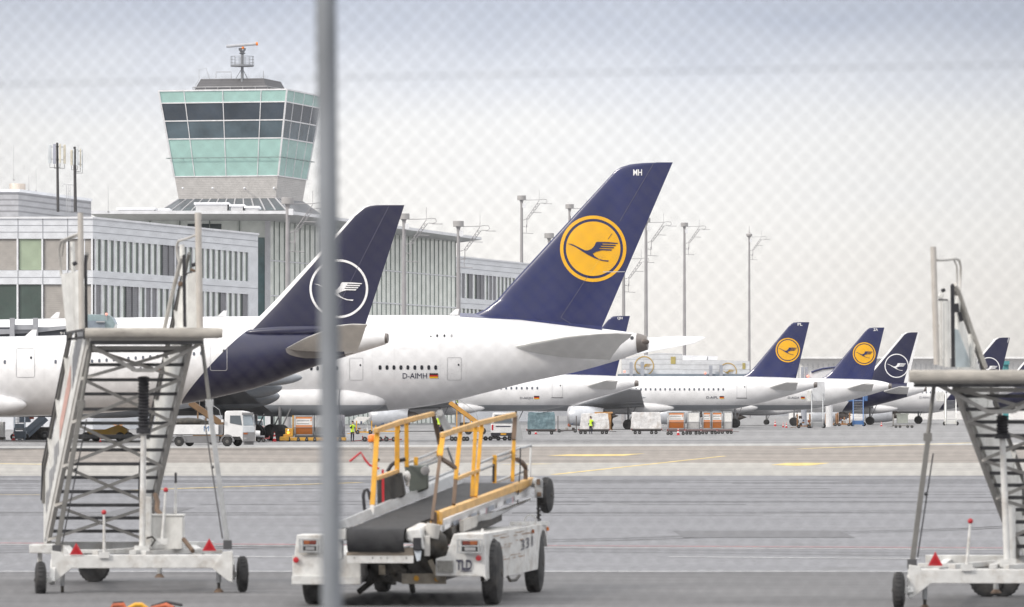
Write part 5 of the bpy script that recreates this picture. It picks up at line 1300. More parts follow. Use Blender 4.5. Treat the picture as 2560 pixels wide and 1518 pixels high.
LS = dict(label='tall white boarding stairs with black bellows, parked in the left foreground', sg=1, Yn=75, Yf=80.3, drift=-.53,
  bar=(128.5, 582, 1388, 1421), wheels=[(101.5, 1405, 1495, -.1), (606, 1392, 1479, .35)], outbox=(77, 135, 1361, 1382),
  jacks=[(156, 1421, 1492, .25), (547, 1417, 1481, .3), (399, 1418, 1444, 2.4)],
  tri=[((190.5, 1357), (173.5, 1387), (208, 1387)), ((522.8, 1346), (505.5, 1377.5), (541, 1377.5))],
  levers=[(260, 1281, 260.5, 1384, RED, 0), (414.5, 1225, 406, 1350, RED, .5), (439.4, 1208, 438.5, 1292, BLACKRUB, .9)],
  bump=(213, 556, 820, 846), hbeam=(234, 482, 870), vbrace=[(232, 866), (338, 926), (384, 926), (503, 858)], side_bracket=True,
  posts=[(201, 532, 204, 822, .037), (495, 532, 500, 820, .043)],
  sidepanels=[([(203, 676, 0), (208, 826, 0), (166, 832, 1.25), (152, 686, 1.25)], GSE_WHITE2, 0),
              ([(468, 685, .1), (499, 678, .1), (503, 822, .1), (470, 822, .1)], GSE_WHITE2, 1), ([(449, 765, .9), (456, 690, .7), (458, 822, .6), (437, 822, .9)], GSE_WHITE2, 1)],
  rails=[([(198, 584, 0), (175, 593, .5), (154, 602, 1.0), (148, 620, 1.2), (150, 660, 1.25), (154, 690, 1.25)], .017, STEEL, 'platform_rail'),
         ([(198, 588, 0), (160, 606, 1.0), (155, 640, 1.2)], .012, STEEL, 'platform_rail'),
         ([(492, 587, 0), (470, 596, .4), (446, 603, .9), (442, 615, 1.0), (444, 640, 1.0), (449, 662, 1.0)], .017, STEEL, 'platform_rail'),
         ([(455, 643, .3), (449, 662, .5), (428, 745, .9), (411, 822, 1.2)], .028, STEEL, 'platform_rail'),
         ([(181, 605, 1.1), (183, 680, 1.1)], .03, GSE_WHITE2, 'rail_upright'), ([(455, 612, .8), (456, 690, .8)], .036, GSE_WHITE2, 'rail_upright'), ([(484, 690, .12), (484, 820, .12)], .012, STEEL, 'rail_upright')],
  seals=[(214, 640, 216, 820, .036, -.1), (460, 640, 462, 818, .042, .1)], bits=[(187, 659, .06, .05, BLACKRUB, .2), (485, 662, .07, .05, BLACKRUB, 0), (482, 676, .07, .04, BROWNST, 0), (472, 684, .1, .03, BLACKRUB, 0), (451, 710, .06, .06, BROWNST, .5)],
  sa=((222, 856), (120, 1348)), sb=((476, 856), (363, 1348)), ra=-.06, rb=-.06, advert='a',
  treads=[875, 910, 947.6, 983, 1021, 1056, 1089, 1123, 1158, 1192, 1227, 1261, 1293, 1326], xn=[860, 934, 1040, 1150, 1250, 1340],
  stA=((229, 855), (142, 1374)), stB=((504.5, 857), (569, 1362)), piston=(359, 937, 1080, 1374, 355.5), tank=(371, 457, 1291, 1374))
stairs(LS)
RS = dict(label='lower white boarding stairs cut off by the right edge of the view', sg=-1, Yn=69.5, Yf=74.2, drift=.55,
  bar=(2272, 2768, 1424, 1459), wheels=[(2247, 1431, 1522, .0), (2795, 1431, 1522, .3)],
  jacks=[(2312, 1459, 1522, .25), (2730, 1459, 1522, .3), (2490, 1458, 1483, 1.6)],
  tri=[((2338, 1379), (2319.5, 1415), (2357.5, 1415)), ((2700, 1379), (2682, 1415), (2719, 1415))],
  levers=[(2426, 1303, 2417, 1415, RED, 0), (2640, 1310, 2640, 1415, RED, .5)],
  bump=(2273, 2650, 925, 956), hbeam=(2384, 2650, 975), vbrace=[(2342, 960), (2469, 1029), (2534, 1029), (2655, 960)],
  posts=[(2333, 617, 2342, 912, .037), (2640, 617, 2648, 912, .04)],
  sidepanels=[([(2347, 752, .1), (2356, 752, .1), (2357, 915, .1), (2349, 915, .1)], GSE_WHITE2, 1), ([(2358, 752, .12), (2374, 752, .12), (2376, 918, .12), (2358, 918, .12)], GSE_WHITE2, 1),
              ([(2387, 822, .6), (2396, 825, .8), (2431, 918, 1.2), (2389, 918, .6)], mat('pale_blue_panel', (.46, .53, .57), .5), 1), ([(2640, 760, 0), (2644, 918, 0), (2690, 924, 1.25), (2684, 770, 1.25)], GSE_WHITE2, 0)],
  rails=[([(2343, 651, 0), (2365, 650, .3), (2389, 647, .8), (2398, 651, 1.0), (2402, 668, 1.1), (2401, 700, 1.1), (2399, 732, 1.0)], .016, STEEL, 'platform_rail'),
         ([(2384, 648, .8), (2392, 665, .95), (2393, 712, .95)], .012, STEEL, 'platform_rail'),
         ([(2387, 712, .3), (2398, 732, .5), (2430, 825, .9), (2464, 918, 1.3)], .028, STEEL, 'platform_rail'), ([(2640, 655, 0), (2665, 650, .6), (2684, 655, 1.1), (2686, 720, 1.2)], .016, STEEL, 'platform_rail'),
         ([(2395, 740, .7), (2393, 815, .7)], .03, GSE_WHITE2, 'rail_upright'), ([(2426, 835, 1.0), (2432, 918, 1.0)], .035, GSE_WHITE2, 'rail_upright'), ([(2353, 754, .11), (2354, 915, .11)], .012, STEEL, 'rail_upright'), ([(2367, 754, .14), (2369, 918, .14)], .01, STEEL, 'rail_upright')],
  seals=[(2381, 714, 2383, 918, .046, .1), (2628, 716, 2630, 918, .04, .1)], bits=[(2358, 726, .05, .045, BLACKRUB, 0), (2352, 740, .06, .06, GSE_WHITE2, 0), (2358, 751, .12, .03, BLACKRUB, 0), (2390, 770, .07, .11, BLACKRUB, .4), (2401, 792, .05, .12, BLACKRUB, .5), (2350, 815, .05, .03, BROWNST, 0)],
  sa=((2386, 960), (2545, 1385)), sb=((2662, 960), (2815, 1385)), ra=.06, rb=.06, advert='',
  treads=[988, 1021, 1053, 1087, 1118, 1149, 1181, 1211, 1242, 1272, 1303, 1334, 1364], xn=[962, 1040, 1135, 1230, 1330],
  stA=((2336, 957), (2280, 1410)), stB=((2660, 957), (2735, 1410)), piston=(2506, 1034, 1093, 1408, 2518))
stairs(RS)
# rubber chocks and strap bundle lying at the very front
m = MB(ORANGE); c = G(296, 1521); 
m = MB(mat('burnt_orange_cover', (.45, .10, .04), .6, var=.4, scale=14)); c0 = G(278, 1531); c1 = G(309, 1531); c2 = G(345, 1531); c3 = G(378, 1531); c4 = G(455, 1532)
bundle = Thing('strap_bundle', 'orange and black strap bundle lying on the asphalt at the bottom edge', 'strap bundle', c2)
m.path([c0 + Vector((0, 0, .03)), c0 + Vector((.03, 0, .08)), c1 + Vector((0, 0, .09)), c1 + Vector((.02, 0, .03))], .03, 8); bundle.part('orange_strap', m, smooth=60); m = MB(MATS['burnt_orange_cover']); m.path([c3 + Vector((0, 0, .04)), c3.lerp(c4, .5) + Vector((0, 0, .09)), c4 + Vector((-.1, 0, .05))], .03, 8); bundle.part('orange_strap', m, smooth=60)
m = MB(BLACKRUB); m.path([c0 + Vector((0, .02, .06)), c0 + Vector((.03, .02, .115)), c1 + Vector((0, .02, .12))], .014, 8); bundle.part('black_strap', m, smooth=60); m = MB(BLACKRUB); m.path([c3 + Vector((0, .02, .07)), c3.lerp(c4, .5) + Vector((0, .02, .125)), c4 + Vector((0, .02, .09))], .018, 8); bundle.part('black_strap', m, smooth=60)
m = MB(GSE_YEL); m.path([c1 + Vector((.04, 0, .03)), c2 + Vector((-.03, 0, .09)), c2 + Vector((.04, 0, .09)), c3 + Vector((-.04, 0, .03))], .03, 8); bundle.part('yellow_strap', m, smooth=60)

# ================================================================= BELT LOADER (foreground)
def loader():
    base = Vector((W(1000, 0, 72).x, 72, gz(72)))
    T = Thing('belt_loader', 'white baggage belt loader with yellow folding handrails standing behind the fence', 'belt loader', base)
    g0 = gz(72)
    def slab(name, pts, Y, d, m, parent=None, bev=.012, lab=None):
        mb = MB(m); mb.prism([W(x, y, Y) for x, y in pts], d); return T.part(name, mb, parent, lab, smooth=None, bevel=bev)
    yaw = Vector((.55, 5.2, 0)).normalized()
    # rear body halves
    slab('rear_body', [(731, 1388), (902, 1388), (902, 1440), (890, 1461), (731, 1461)], 70.2, yaw * 5.0, GSE_WHITE)
    slab('lamp_housing', [(742, 1337), (803, 1337), (806, 1388), (736, 1388)], 70.25, yaw * .5, GSE_WHITE)
    slab('step_bumper', [(729, 1439), (758, 1440), (902, 1443), (902, 1462), (729, 1462)], 70.1, yaw * .12, GSE_WHITE)
    slab('rear_body', [(1134, 1335), (1210, 1334.5), (1215, 1451), (1208, 1442), (1089, 1440), (1089, 1397), (1115, 1390)], 69.9, yaw * .9, GSE_WHITE)
    # right flank with wheel arches
    mb = MB(GSE_WHITE); Yq = lambda x: 69.95 + (x - 1211) / 155 * 5.8
    top = lambda x: 1335 + (x - 1211) * (1309 - 1335) / 157; bot = lambda x: 1453 + (x - 1214) * (1424 - 1453) / 127
    def arch(x, cx, cy, rx, ry): 
        u = (x - cx) / rx
        return cy - ry * math.sqrt(1 - u * u) if abs(u) < 1 else None
    pts = []; N = 60; bots = []
    for i in range(N + 1):
        x = 1211 + 157 * i / N; b_ = bot(x)
        for cx, cy, rx, ry in ((1235, 1452, 14, 107), (1358, 1420, 12, 96)):
            z = arch(x, cx, cy, rx, ry)
            if z is not None: b_ = min(b_, z)
        pts.append((x, top(x), b_))
    vs = []; inw = Vector((-.05, .0, 0))
    for x, t_, b_ in pts: vs += [W(x, t_, Yq(x)), W(x, b_, Yq(x))]
    k = len(vs); vs += [v + inw for v in vs]
    fs = []
    for i in range(N):
        a, b = 2 * i, 2 * i + 2
        fs += [(a, a + 1, b + 1, b), (k + a, k + b, k + b + 1, k + a + 1), (a, b, k + b, k + a), (a + 1, k + a + 1, k + b + 1, b + 1)]
    mb.add(vs, fs); fl = T.part('side_panel', mb, smooth=None)
    def onflank(x, yfrac, lift=.012):
        y = top(x) + (bot(x) - top(x)) * yfrac; p = W(x, y, Yq(x)); return p + Vector((lift, -lift, 0))
    # inner walls, deck
    slab('deck_panel', [(1134, 1336), (1209, 1335.5), (1211, 1346), (1131, 1346)], 70.8, yaw * 4.6, GSE_WHITE, bev=.004)
    mb = MB(DARKMACH); mb.hexa([W(905, 1455, 70.9), W(1100, 1455, 70.9), W(1150, 1440, 75.2), W(960, 1440, 75.2)], [W(905, 1400, 70.9), W(1100, 1392, 70.9), W(1150, 1380, 75.2), W(960, 1380, 75.2)]); T.part('engine_bay', mb, smooth=None)
    random.seed(5); mb = MB(DARKMACH)
    for i in range(26):
        x = random.uniform(905, 1085); y = random.uniform(1405, 1462); c = W(x, y, 70.5 + random.random() * .5)
        if random.random() < .5: mb.box(c, (random.uniform(.05, .2), .1, random.uniform(.04, .2)), Matrix.Rotation(random.uniform(-.5, .5), 3, 'Y'))
        else: mb.tube(c, c + Vector((random.uniform(-.25, .25), .1, random.uniform(-.15, .2))), random.uniform(.015, .04), n=8)
    mb.use(mat('grimy_cross_member', (.34, .30, .24), .6, var=.3, scale=6, dirt=(.1, .09, .08), dirt_amt=.7, dirt_scale=4)); mb.box(W(1060, 1447, 70.4), (.55, .06, .13)); mb.box(W(955, 1425, 70.5), (.08, .06, .12)); mb.beam(W(1075, 1400, 70.3), W(1098, 1450, 70.3), .05, .06)
    mb.use(GSE_YEL); mb.lathe(W(1041, 1446, 70.36), (0, -1, 0), [(0, .035), (.012, .035), (.014, .01)], 14); mb.lathe(W(1092, 1448, 70.36), (0, -1, 0), [(0, .03), (.012, .03), (.014, .01)], 14); T.part('axle_assembly', mb)
    mb = MB(DARKMACH); mb.path([W(1268, 1440, 72), W(1275, 1452, 72), W(1290, 1450, 72.5), W(1298, 1440, 73)], .02, 6); T.part('hanging_hose', mb, smooth=60); mb = MB(DARKMACH)
    mb.ball(W(1080, 1360, 70.6), .2, 12); mb.ball(W(1095, 1385, 70.7), .16, 12); mb.box(W(1060, 1400, 70.8), (.4, .3, .3)); mb.tube(W(1050, 1330, 70.9), W(1115, 1350, 71.5), .08, n=10); T.part('hydraulic_unit', mb)
    # wheels: near and far axle
    for px, Y, dx in ((785, 70.9, 0), (1231, 70.7, 0), (957, 75.6, 0), (1336, 75.4, 0)):
        r = .40; p = W(px, 1400, Y); wheel(T, (p.x, Y, gz(Y) + r), Vector((yaw.y, -yaw.x, 0)), r, .23 if px != 785 else .24)
    # lamp clusters
    def lamps(x0, x1, y0, y1, Y, swap):
        fr = MB(STEELL); P = lambda x, y, d=0: W(x, y, Y - d)
        for y in (y0, (y0 + y1) / 2, y1): fr.tube(P(x0, y, .05), P(x1, y, .05), .009, n=6)
        for x in (x0, x0 + (x1 - x0) * .14, x1 - (x1 - x0) * .14, x1): fr.tube(P(x, y0 - 1, .05), P(x, y1 + 1, .05), .011, n=6)
        o = T.part('lamp_guard', fr)
        b = MB(mat('lamp_recess_dark', (.05, .05, .05), .5)); a_, c_ = P(x0 + 8, y1 - 3, .01), P(x1 - 8, y0 + 3, .01); b.box(((a_.x + c_.x) / 2, Y, (a_.z + c_.z) / 2), (c_.x - a_.x, .03, c_.z - a_.z)); T.part('lamp_plate', b, o)
        for (u0, u1, v0, v1, m) in ((.2, .5, .1, .42, LENSO if not swap else LENSR), (.5, .82, .1, .42, LENSR if not swap else LENSO), (.28, .75, .58, .88, LENSC)):
            l = MB(m); A_, C_ = P(x0 + (x1 - x0) * u0, y0 + (y1 - y0) * v1, .03), P(x0 + (x1 - x0) * u1, y0 + (y1 - y0) * v0, .03); l.box(((A_.x + C_.x) / 2, Y - .03, (A_.z + C_.z) / 2), (C_.x - A_.x, .04, C_.z - A_.z)); T.part('tail_lamp', l, o, bevel=.008)
    lamps(749, 800, 1348, 1380, 70.2, False); lamps(1144, 1205, 1349, 1382, 69.85, True)
    for x, y, Y in ((740, 1400, 70.17), (1196.4, 1395.5, 69.87)):
        mb = MB(RED); mb.lathe(W(x, y, Y), (0, -1, 0), [(0, .036), (.012, .036), (.016, .028), (.018, .005)], 20); T.part('round_reflector', mb)
    mb = MB(mat('radiator_grille_mesh', (.13, .13, .12), .5, .3, var=.5, scale=25)); p, q = W(1092, 1431, 69.88), W(1133, 1402, 69.88); mb.box(((p.x + q.x) / 2, 69.88, (p.z + q.z) / 2), (q.x - p.x, .02, q.z - p.z))
    for k in range(9): mb.use(STEEL); x = p.x + (q.x - p.x) * (k + .5) / 9; mb.beam((x, 69.865, p.z), (x, 69.865, q.z), .006, .006)
    T.part('radiator_grille', mb, smooth=None)
    v, f = text2d('TLD', 26, 40, .035); mb = MB(INK); mb.add([W(1140 + a, 1425.5 - b, 69.88) for a, b in v], f); mb.add([W(x, y, 69.88) for x, y in ((1152, 1427), (1180, 1427), (1180, 1429.5), (1152, 1429.5))], [(0, 1, 2, 3)]); T.part('maker_lettering', mb, smooth=None)
    v, f = text2d('331', .85, .95, .0); mb = MB(INK); mb.add([onflank(1301 + 31 * a, .50 - .27 * b - .06 * a) for a, b in v], f); T.part('fleet_number', mb, fl, smooth=None)
    # rust runs along the flank
    RU = mat('rust_streak', (.30, .16, .07), .8, var=.4, scale=8); mb = MB(RU); random.seed(8)
    for x0_, x1_, yf in ((1232, 1320, .08), (1250, 1335, .14), (1250, 1290, .30), (1252, 1275, .36), (1250, 1300, .56), (1250, 1310, .62), (1285, 1320, .26)):
        pts = [(x0_ + (x1_ - x0_) * k / 8, yf + random.uniform(-.006, .006)) for k in range(9)]
        for (xa, ya), (xb, yb) in zip(pts, pts[1:]):
            if random.random() < .25: continue
            w_ = random.uniform(.004, .011); mb.add([onflank(xa, ya - w_, .008), onflank(xb, yb - w_, .008), onflank(xb, yb + w_, .008), onflank(xa, ya + w_, .008)], [(0, 1, 2, 3)])
    T.part('rust_streak', mb, fl, smooth=None)
    for x, m_ in ((1369, ORANGE), (1330, LENSO)):
        mb = MB(m_); mb.box(onflank(min(x, 1367), .12, .015), (.03, .06, .05)); T.part('side_marker', mb, fl)
    mb = MB(GSE_WHITE)
    c = W(1326, 1302, 75.6); mb.lathe(c, (0, -1, 0), [(-.02, .065), (-.02, .085), (.02, .085), (.02, .065)], 20, cap=False); T.part('lifting_eye', mb); mb = MB(GSE_WHITE); mb.beam(W(1205, 1345, 70.2), W(1206, 1322, 70.2), .03, .03); T.part('corner_post', mb); mb = MB(GSE_WHITE); mb.beam(W(1280, 1310, 74), W(1368, 1308, 75.7), .06, .05); T.part('top_ledge', mb)
    # conveyor: near roller to far end
    Yn, Yf = 69.6, 77.2
    NL, NR, FL_, FR = W(871, 1322, Yn), W(1013, 1322, Yn), W(1158, 1213, Yf), W(1288, 1201, Yf)
    FL_.z = FR.z = W(0, 1207, Yf).z
    mb = MB(BELT); n = 20
    d = ((FL_ + FR) - (NL + NR)).normalized(); up = Vector((0, 0, 1))
    prof_ = []
    r = .115
    for k in range(9): q = R(-80 + 170 * k / 8 - 0); prof_.append((-r * math.cos(q) * .9, -r * 1.25 + r * 1.25 * math.sin(q)))
    rows = [[NL + d * a + up * b, NR + d * a + up * b] for a, b in prof_]
    for k in range(1, n + 1): rows.append([NL.lerp(FL_, k / n) + up * random.uniform(-.003, .003), NR.lerp(FR, k / n) + up * random.uniform(-.003, .003)])
    vs = [p for r_ in rows for p in r_]; mb.add(vs, [(2 * i, 2 * i + 1, 2 * i + 3, 2 * i + 2) for i in range(len(rows) - 1)]); cv = T.part('conveyor_belt', mb, smooth=50)
    # conveyor frame under the belt
    mb = MB(DARKMACH); dn = Vector((0, 0, -.20)); e = Vector((0, 0, -.02)); mb.hexa([NL + dn + d * .3, NR + dn + d * .3, FR + dn, FL_ + dn], [NL + e + d * .3, NR + e + d * .3, FR + e, FL_ + e]); T.part('conveyor_frame', mb, smooth=None)
    mb = MB(mat('tan_scraper_plate', (.30, .25, .20), .6, var=.15, scale=4)); mb.prism([W(866, 1381, Yn), W(866, 1389, Yn), W(1034, 1389, Yn), W(1032, 1369, Yn), W(960, 1374, Yn)], (0, .06, 0)); mb.use(DARKMACH); mb.box(W(989, 1380, Yn - .005), (.11, .02, .018)); T.part('scraper_plate', mb, smooth=None)
    mb = MB(GSE_WHITE); mb.prism([W(867, 1389.5, Yn), W(1034, 1389.5, Yn), W(1034, 1408, Yn), W(869, 1408, Yn)], (0, .12, 0)); mb.use(DARKMACH)
    for x in (886, 932, 952, 968, 1016): mb.box(W(x, 1395, Yn - .003), (.012, .01, .02))
    T.part('front_bumper_bar', mb, bevel=.008)
    mb = MB(GSE_WHITE); mb.hexa([W(838, 1352, Yn), W(868, 1352, Yn), W(884, 1335, Yn + .6), W(850, 1335, Yn + .6)], [W(842, 1324, Yn), W(866, 1320, Yn), W(884, 1316, Yn + .6), W(858, 1318, Yn + .6)]); mb.box(W(852, 1375, Yn + .2), (.07, .2, .24)); T.part('roller_cover', mb, bevel=.02)
    mb = MB(GSE_WHITE); mb.hexa([W(1014, 1350, Yn), W(1062, 1378, Yn), W(1076, 1350, Yn + .9), W(1030, 1325, Yn + .9)], [W(1014, 1322, Yn), W(1052, 1320, Yn), W(1078, 1312, Yn + .9), W(1050, 1305, Yn + .9)]); T.part('roller_cover', mb, bevel=.03)
    mb = MB(BLACKRUB); mb.box(W(1043, 1360, Yn - .03), (.10, .05, .15)); mb.use(mat('pale_blue_guard', (.55, .6, .66), .5)); mb.prism([W(1035, 1377, Yn - .02), W(1054, 1377, Yn - .02), W(1051, 1401, Yn - .02), W(1042, 1404, Yn - .02)], (0, .03, 0)); mb.use(STEEL); mb.tube(W(1085, 1310, Yn + .3), W(1078, 1345, Yn + .3), .09, n=12); mb.box(W(1068, 1365, Yn + .1), (.07, .1, .25)); T.part('tilt_switch', mb, bevel=.006)
    # side rails of the conveyor
    mb = MB(STEELL); u0, u1 = NL + up * .01, FL_ + up * .01; mb.hexa([u0 + Vector((-.16, 0, 0)), u0 + Vector((-.0, 0, 0)), u1, u1 + Vector((-.16, 0, 0))], [u0 + Vector((-.16, 0, .06)), u0 + Vector((-.05, 0, .10)), u1 + Vector((-.05, 0, .13)), u1 + Vector((-.16, 0, .13))]); T.part('guide_rail', mb, smooth=None)
    RY = lambda x: 70.3 + (x - 1089) / (1328 - 1089) * 6.7
    RP = lambda x, y, o=0: W(x, y, RY(x) + o)
    mb = MB(GSE_YELFADE); a_, b_ = RP(1090, 1291), RP(1330, 1202); mb.beam(a_, b_, .09, .095); o_ = T.part('side_beam', mb, bevel=.006)
    mb = MB(GSE_YEL); mb.beam(RP(1088, 1290), RP(1098, 1300), .1, .13); mb.box(RP(1090, 1308, -.05), (.14, .1, .05)); T.part('beam_bracket', mb, o_, bevel=.005); mb = MB(GSE_YEL); mb.prism([RP(1288, 1220, -.06), RP(1328, 1196, -.06), RP(1328, 1212, -.06), RP(1316, 1222, -.06), RP(1300, 1232, -.06), RP(1290, 1232, -.06)], (0, .05, 0)); T.part('beam_bracket', mb, o_, bevel=.005); mb = MB(BROWNST); mb.box(RP(1085, 1298), (.07, .12, .18)); T.part('beam_hinge', mb, o_, bevel=.005)
    mb = MB(mat('stickered_white_side', (.82, .83, .85), .4, var=.08, scale=2)); up_ = lambda x: 1303 - (x - 1104) * .402; lo_ = lambda x: (1336 - (x - 1090) * .40) if x < 1160 else (1308 - (x - 1160) * .46 if x < 1225 else 1278 - (x - 1225) * .40); xs2 = [1090 + 12 * k for k in range(21)]
    vs = [v for x in xs2 for v in (RP(x, up_(x)), RP(x, lo_(x)))]; k2 = len(vs); vs += [v + Vector((-.05, .02, 0)) for v in vs]; mb.add(vs, [f_ for i in range(20) for f_ in ((2 * i, 2 * i + 1, 2 * i + 3, 2 * i + 2), (k2 + 2 * i, k2 + 2 * i + 2, k2 + 2 * i + 3, k2 + 2 * i + 1), (2 * i, 2 * i + 2, k2 + 2 * i + 2, k2 + 2 * i), (2 * i + 1, k2 + 2 * i + 1, k2 + 2 * i + 3, 2 * i + 3))]); sp_ = T.part('conveyor_side', mb, smooth=None)
    random.seed(21)
    for k in range(9):
        x = 1106 + k * 22; yc = (up_(x) + lo_(x)) / 2; w_ = 14; hh = 12
        P_ = lambda xx, yy: RP(xx, yy) + Vector((.03, -.03, 0))
        sl_ = -.41 * w_ / 2; sb = MB(mat('sticker_grey_print', (.33, .36, .42), .5) if k % 2 else mat('sticker_white', (.86, .86, .87), .45)); sb.add([P_(x, yc - hh / 2 - sl_), P_(x + w_, yc - hh / 2 + sl_), P_(x + w_, yc + hh / 2 + sl_), P_(x, yc + hh / 2 - sl_)], [(0, 1, 2, 3)])
        if k % 3 == 1: sb.use(mat('sticker_pink_edge', (.62, .30, .36), .5)); sb.add([P_(x + 15, yc - 9), P_(x + 17, yc - 10), P_(x + 17, yc + 6), P_(x + 15, yc + 7)], [(0, 1, 2, 3)])
        T.part('sticker', sb, sp_, smooth=None)
    mb = MB(mat('perforated_plate_white', (.60, .62, .64), .5)); mb.prism([RP(1240, 1278, .3), RP(1328, 1244, .3), RP(1328, 1251, .3), RP(1240, 1291, .3)], (-.02, 0, 0)); mb.use(BROWNST)
    for k in range(16): x = 1243 + k * 5.4; y = 1281 - (x - 1240) * .385; mb.box(RP(x, y, .22), (.014, .01, .03))
    T.part('perforated_plate', mb, smooth=None)
    mb = MB(STEELL); mb.hexa([W(1190, 1305, 73), W(1228, 1298, 73), W(1275, 1275, 76), W(1262, 1283, 76)], [W(1190, 1290, 73), W(1228, 1283, 73), W(1282, 1270, 76), W(1262, 1275, 76)]); mb.use(DARKMACH); mb.beam(W(1130, 1345, 71.5), W(1240, 1290, 75), .16, .12); mb.beam(W(1110, 1340, 71), W(1180, 1300, 74), .2, .2); T.part('lift_arm', mb, smooth=None)
    mb = MB(STEEL); mb.hexa([W(1155, 1316, 71.5), W(1226, 1290, 74.3), W(1226, 1298, 74.3), W(1155, 1326, 71.5)], [W(1150, 1310, 71.4), W(1224, 1284, 74.2), W(1228, 1292, 74.2), W(1160, 1320, 71.4)]) if False else mb.beam(W(1154, 1316, 71.5), W(1218, 1290, 74.3), .05, .14); T.part('lower_side_strip', mb)
    # near handrail (right) and far handrail (left) ; px lists with their own depth along the conveyor
    def rail(name, pts, Yfun, w, h, m, bev=.006, parent=None):
        mb = MB(m)
        for u, v in zip(pts, pts[1:]): mb.beam(W(*u, Yfun(u[0])), W(*v, Yfun(v[0])), w, h, up=(0, 1, 0) if abs(u[0] - v[0]) < abs(u[1] - v[1]) * .6 else (0, 0, 1))
        return T.part(name, mb, parent, bevel=bev)
    hr = rail('handrail', [(1105, 1088), (1194, 1059), (1286, 1037)], RY, .055, .062, GSE_YELFADE)
    for u, v, w_, m_ in (((1107, 1090), (1100, 1142), .065, GSE_YEL), ((1100, 1142), (1080, 1302), .042, BROWNST), ((1151, 1080), (1139, 1200), .055, GSE_YEL), ((1139, 1200), (1134, 1262), .05, BROWNST), ((1189, 1066), (1180, 1242), .05, GSE_YEL), ((1204, 1064), (1189, 1242), .05, GSE_YEL),
                         ((1288, 1040), (1284, 1100), .06, BROWNST), ((1285, 1100), (1281, 1204), .05, GSE_YEL)): rail('handrail_post', [u, v], RY, w_, .05, m_)
    rail('mid_rail', [(1140, 1198), (1159, 1190), (1196, 1176)], RY, .045, .045, GSE_YELFADE); rail('mid_rail', [(1102, 1146), (1121, 1158), (1138, 1170)], RY, .05, .045, BROWNST); rail('mid_rail', [(1292, 1148), (1305, 1156), (1314, 1168), (1314, 1200)], RY, .055, .045, BROWNST)
    LY = lambda x: 71.2 + (x - 930) / (1100 - 930) * 5.2
    rail('handrail', [(939, 1077), (1000, 1056), (1082, 1035)], LY, .055, .062, GSE_YELFADE)
    for u, v, w_, m_ in (((943, 1078), (931, 1264), .065, GSE_YEL), ((931, 1264), (929, 1290), .055, GSE_WHITE), ((993, 1064), (992.5, 1238), .062, GSE_YEL), ((992.5, 1238), (992, 1246), .055, GSE_WHITE), ((1016, 1058), (1017, 1168), .055, GSE_YEL), ((1083, 1036), (1100, 1112), .06, BROWNST), ((1100, 1108), (1096, 1140), .055, GSE_YEL)): rail('handrail_post', [u, v], LY, w_, .05, m_)
    rail('mid_rail', [(942, 1196), (992, 1178)], LY, .05, .05, GSE_YELFADE)
    # silver extension rails
    mb = MB(STEELL)
    for pts in ([(1012, 1158), (1060, 1141), (1118, 1118)], [(1040, 1163), (1100, 1141)], [(1040, 1172), (1100, 1150)], [(1045, 1210), (1100, 1190), (1135, 1176)], [(1118, 1118), (1137, 1170)]): mb.path([W(x, y, LY(x) + .3) for x, y in pts], .018, 6)
    for pts in ([(1199, 1158), (1240, 1141), (1290, 1123), (1327, 1114), (1324, 1196)], [(1243, 1140), (1288, 1128)], [(1246, 1152), (1288, 1138)], [(1200, 1176), (1240, 1160)], [(1241, 1205), (1285, 1188), (1320, 1175)]): mb.path([W(x, y, RY(x) + .2) for x, y in pts], .018, 6)
    mb.beam(W(1096, 1028, 76), W(1122, 1078, 76), .10, .06, up=(0, 1, 0)); mb.lathe(W(1099, 1033, 75.95), (0, -1, 0), [(0, .045), (.05, .045), (.05, .01)], 16); mb.beam(W(1286, 1036, 76.8), W(1299, 1100, 76.8), .1, .05, up=(0, 1, 0)); T.part('extension_rail', mb, smooth=60)
    for u, v in (((1040, 1143), (1039, 1212)), ((1237, 1138), (1236, 1208))):
        mb = MB(GSE_YEL); Yx = 74.5; mb.beam(W(*u, Yx), W(*v, Yx), .055, .04, up=(0, 1, 0)); mb.use(BLACKRUB); mb.beam(W(u[0] - 3, u[1] + 22, Yx - .02), W(v[0] - 3, v[1] - 3, Yx - .02), .03, .03, up=(0, 1, 0)); T.part('short_post', mb, bevel=.004)
    # far end: rubber wheel bumper
    p = W(1366, 1238, 76.6); wheel(T, p, (1, -.25, 0), .235, .14, 'end_wheel', STEELD)
    mb = MB(STEELL); mb.tube(W(1330, 1205, 76.6), W(1352, 1212, 76.6), .07, n=10); mb.box(W(1347, 1222, 76.4), (.11, .12, .24)); mb.use(BROWNST); mb.box(W(1346, 1205, 76.3), (.05, .05, .08)); mb.box(W(1348, 1236, 76.3), (.06, .06, .06)); mb.use(DARKMACH); mb.beam(W(1345, 1232, 76.5), W(1346, 1300, 76.5), .035, .03, up=(0, 1, 0)); T.part('end_motor', mb, bevel=.006)
    mb = MB(BLACKRUB); c0 = W(1347, 1266, 76.4); mb.path([c0 + Vector((.03 * math.cos(k * .9), .03 * math.sin(k * .9), -.0085 * k)) for k in range(28)], .008, 5); T.part('spiral_cable', mb, smooth=60)
    mb = MB(BLACKRUB); mb.path([W(1301, 1120, 76), W(1300, 1180, 76), W(1294, 1250, 76), W(1294, 1260, 76)], .009, 5); T.part('hanging_cable', mb, smooth=60)
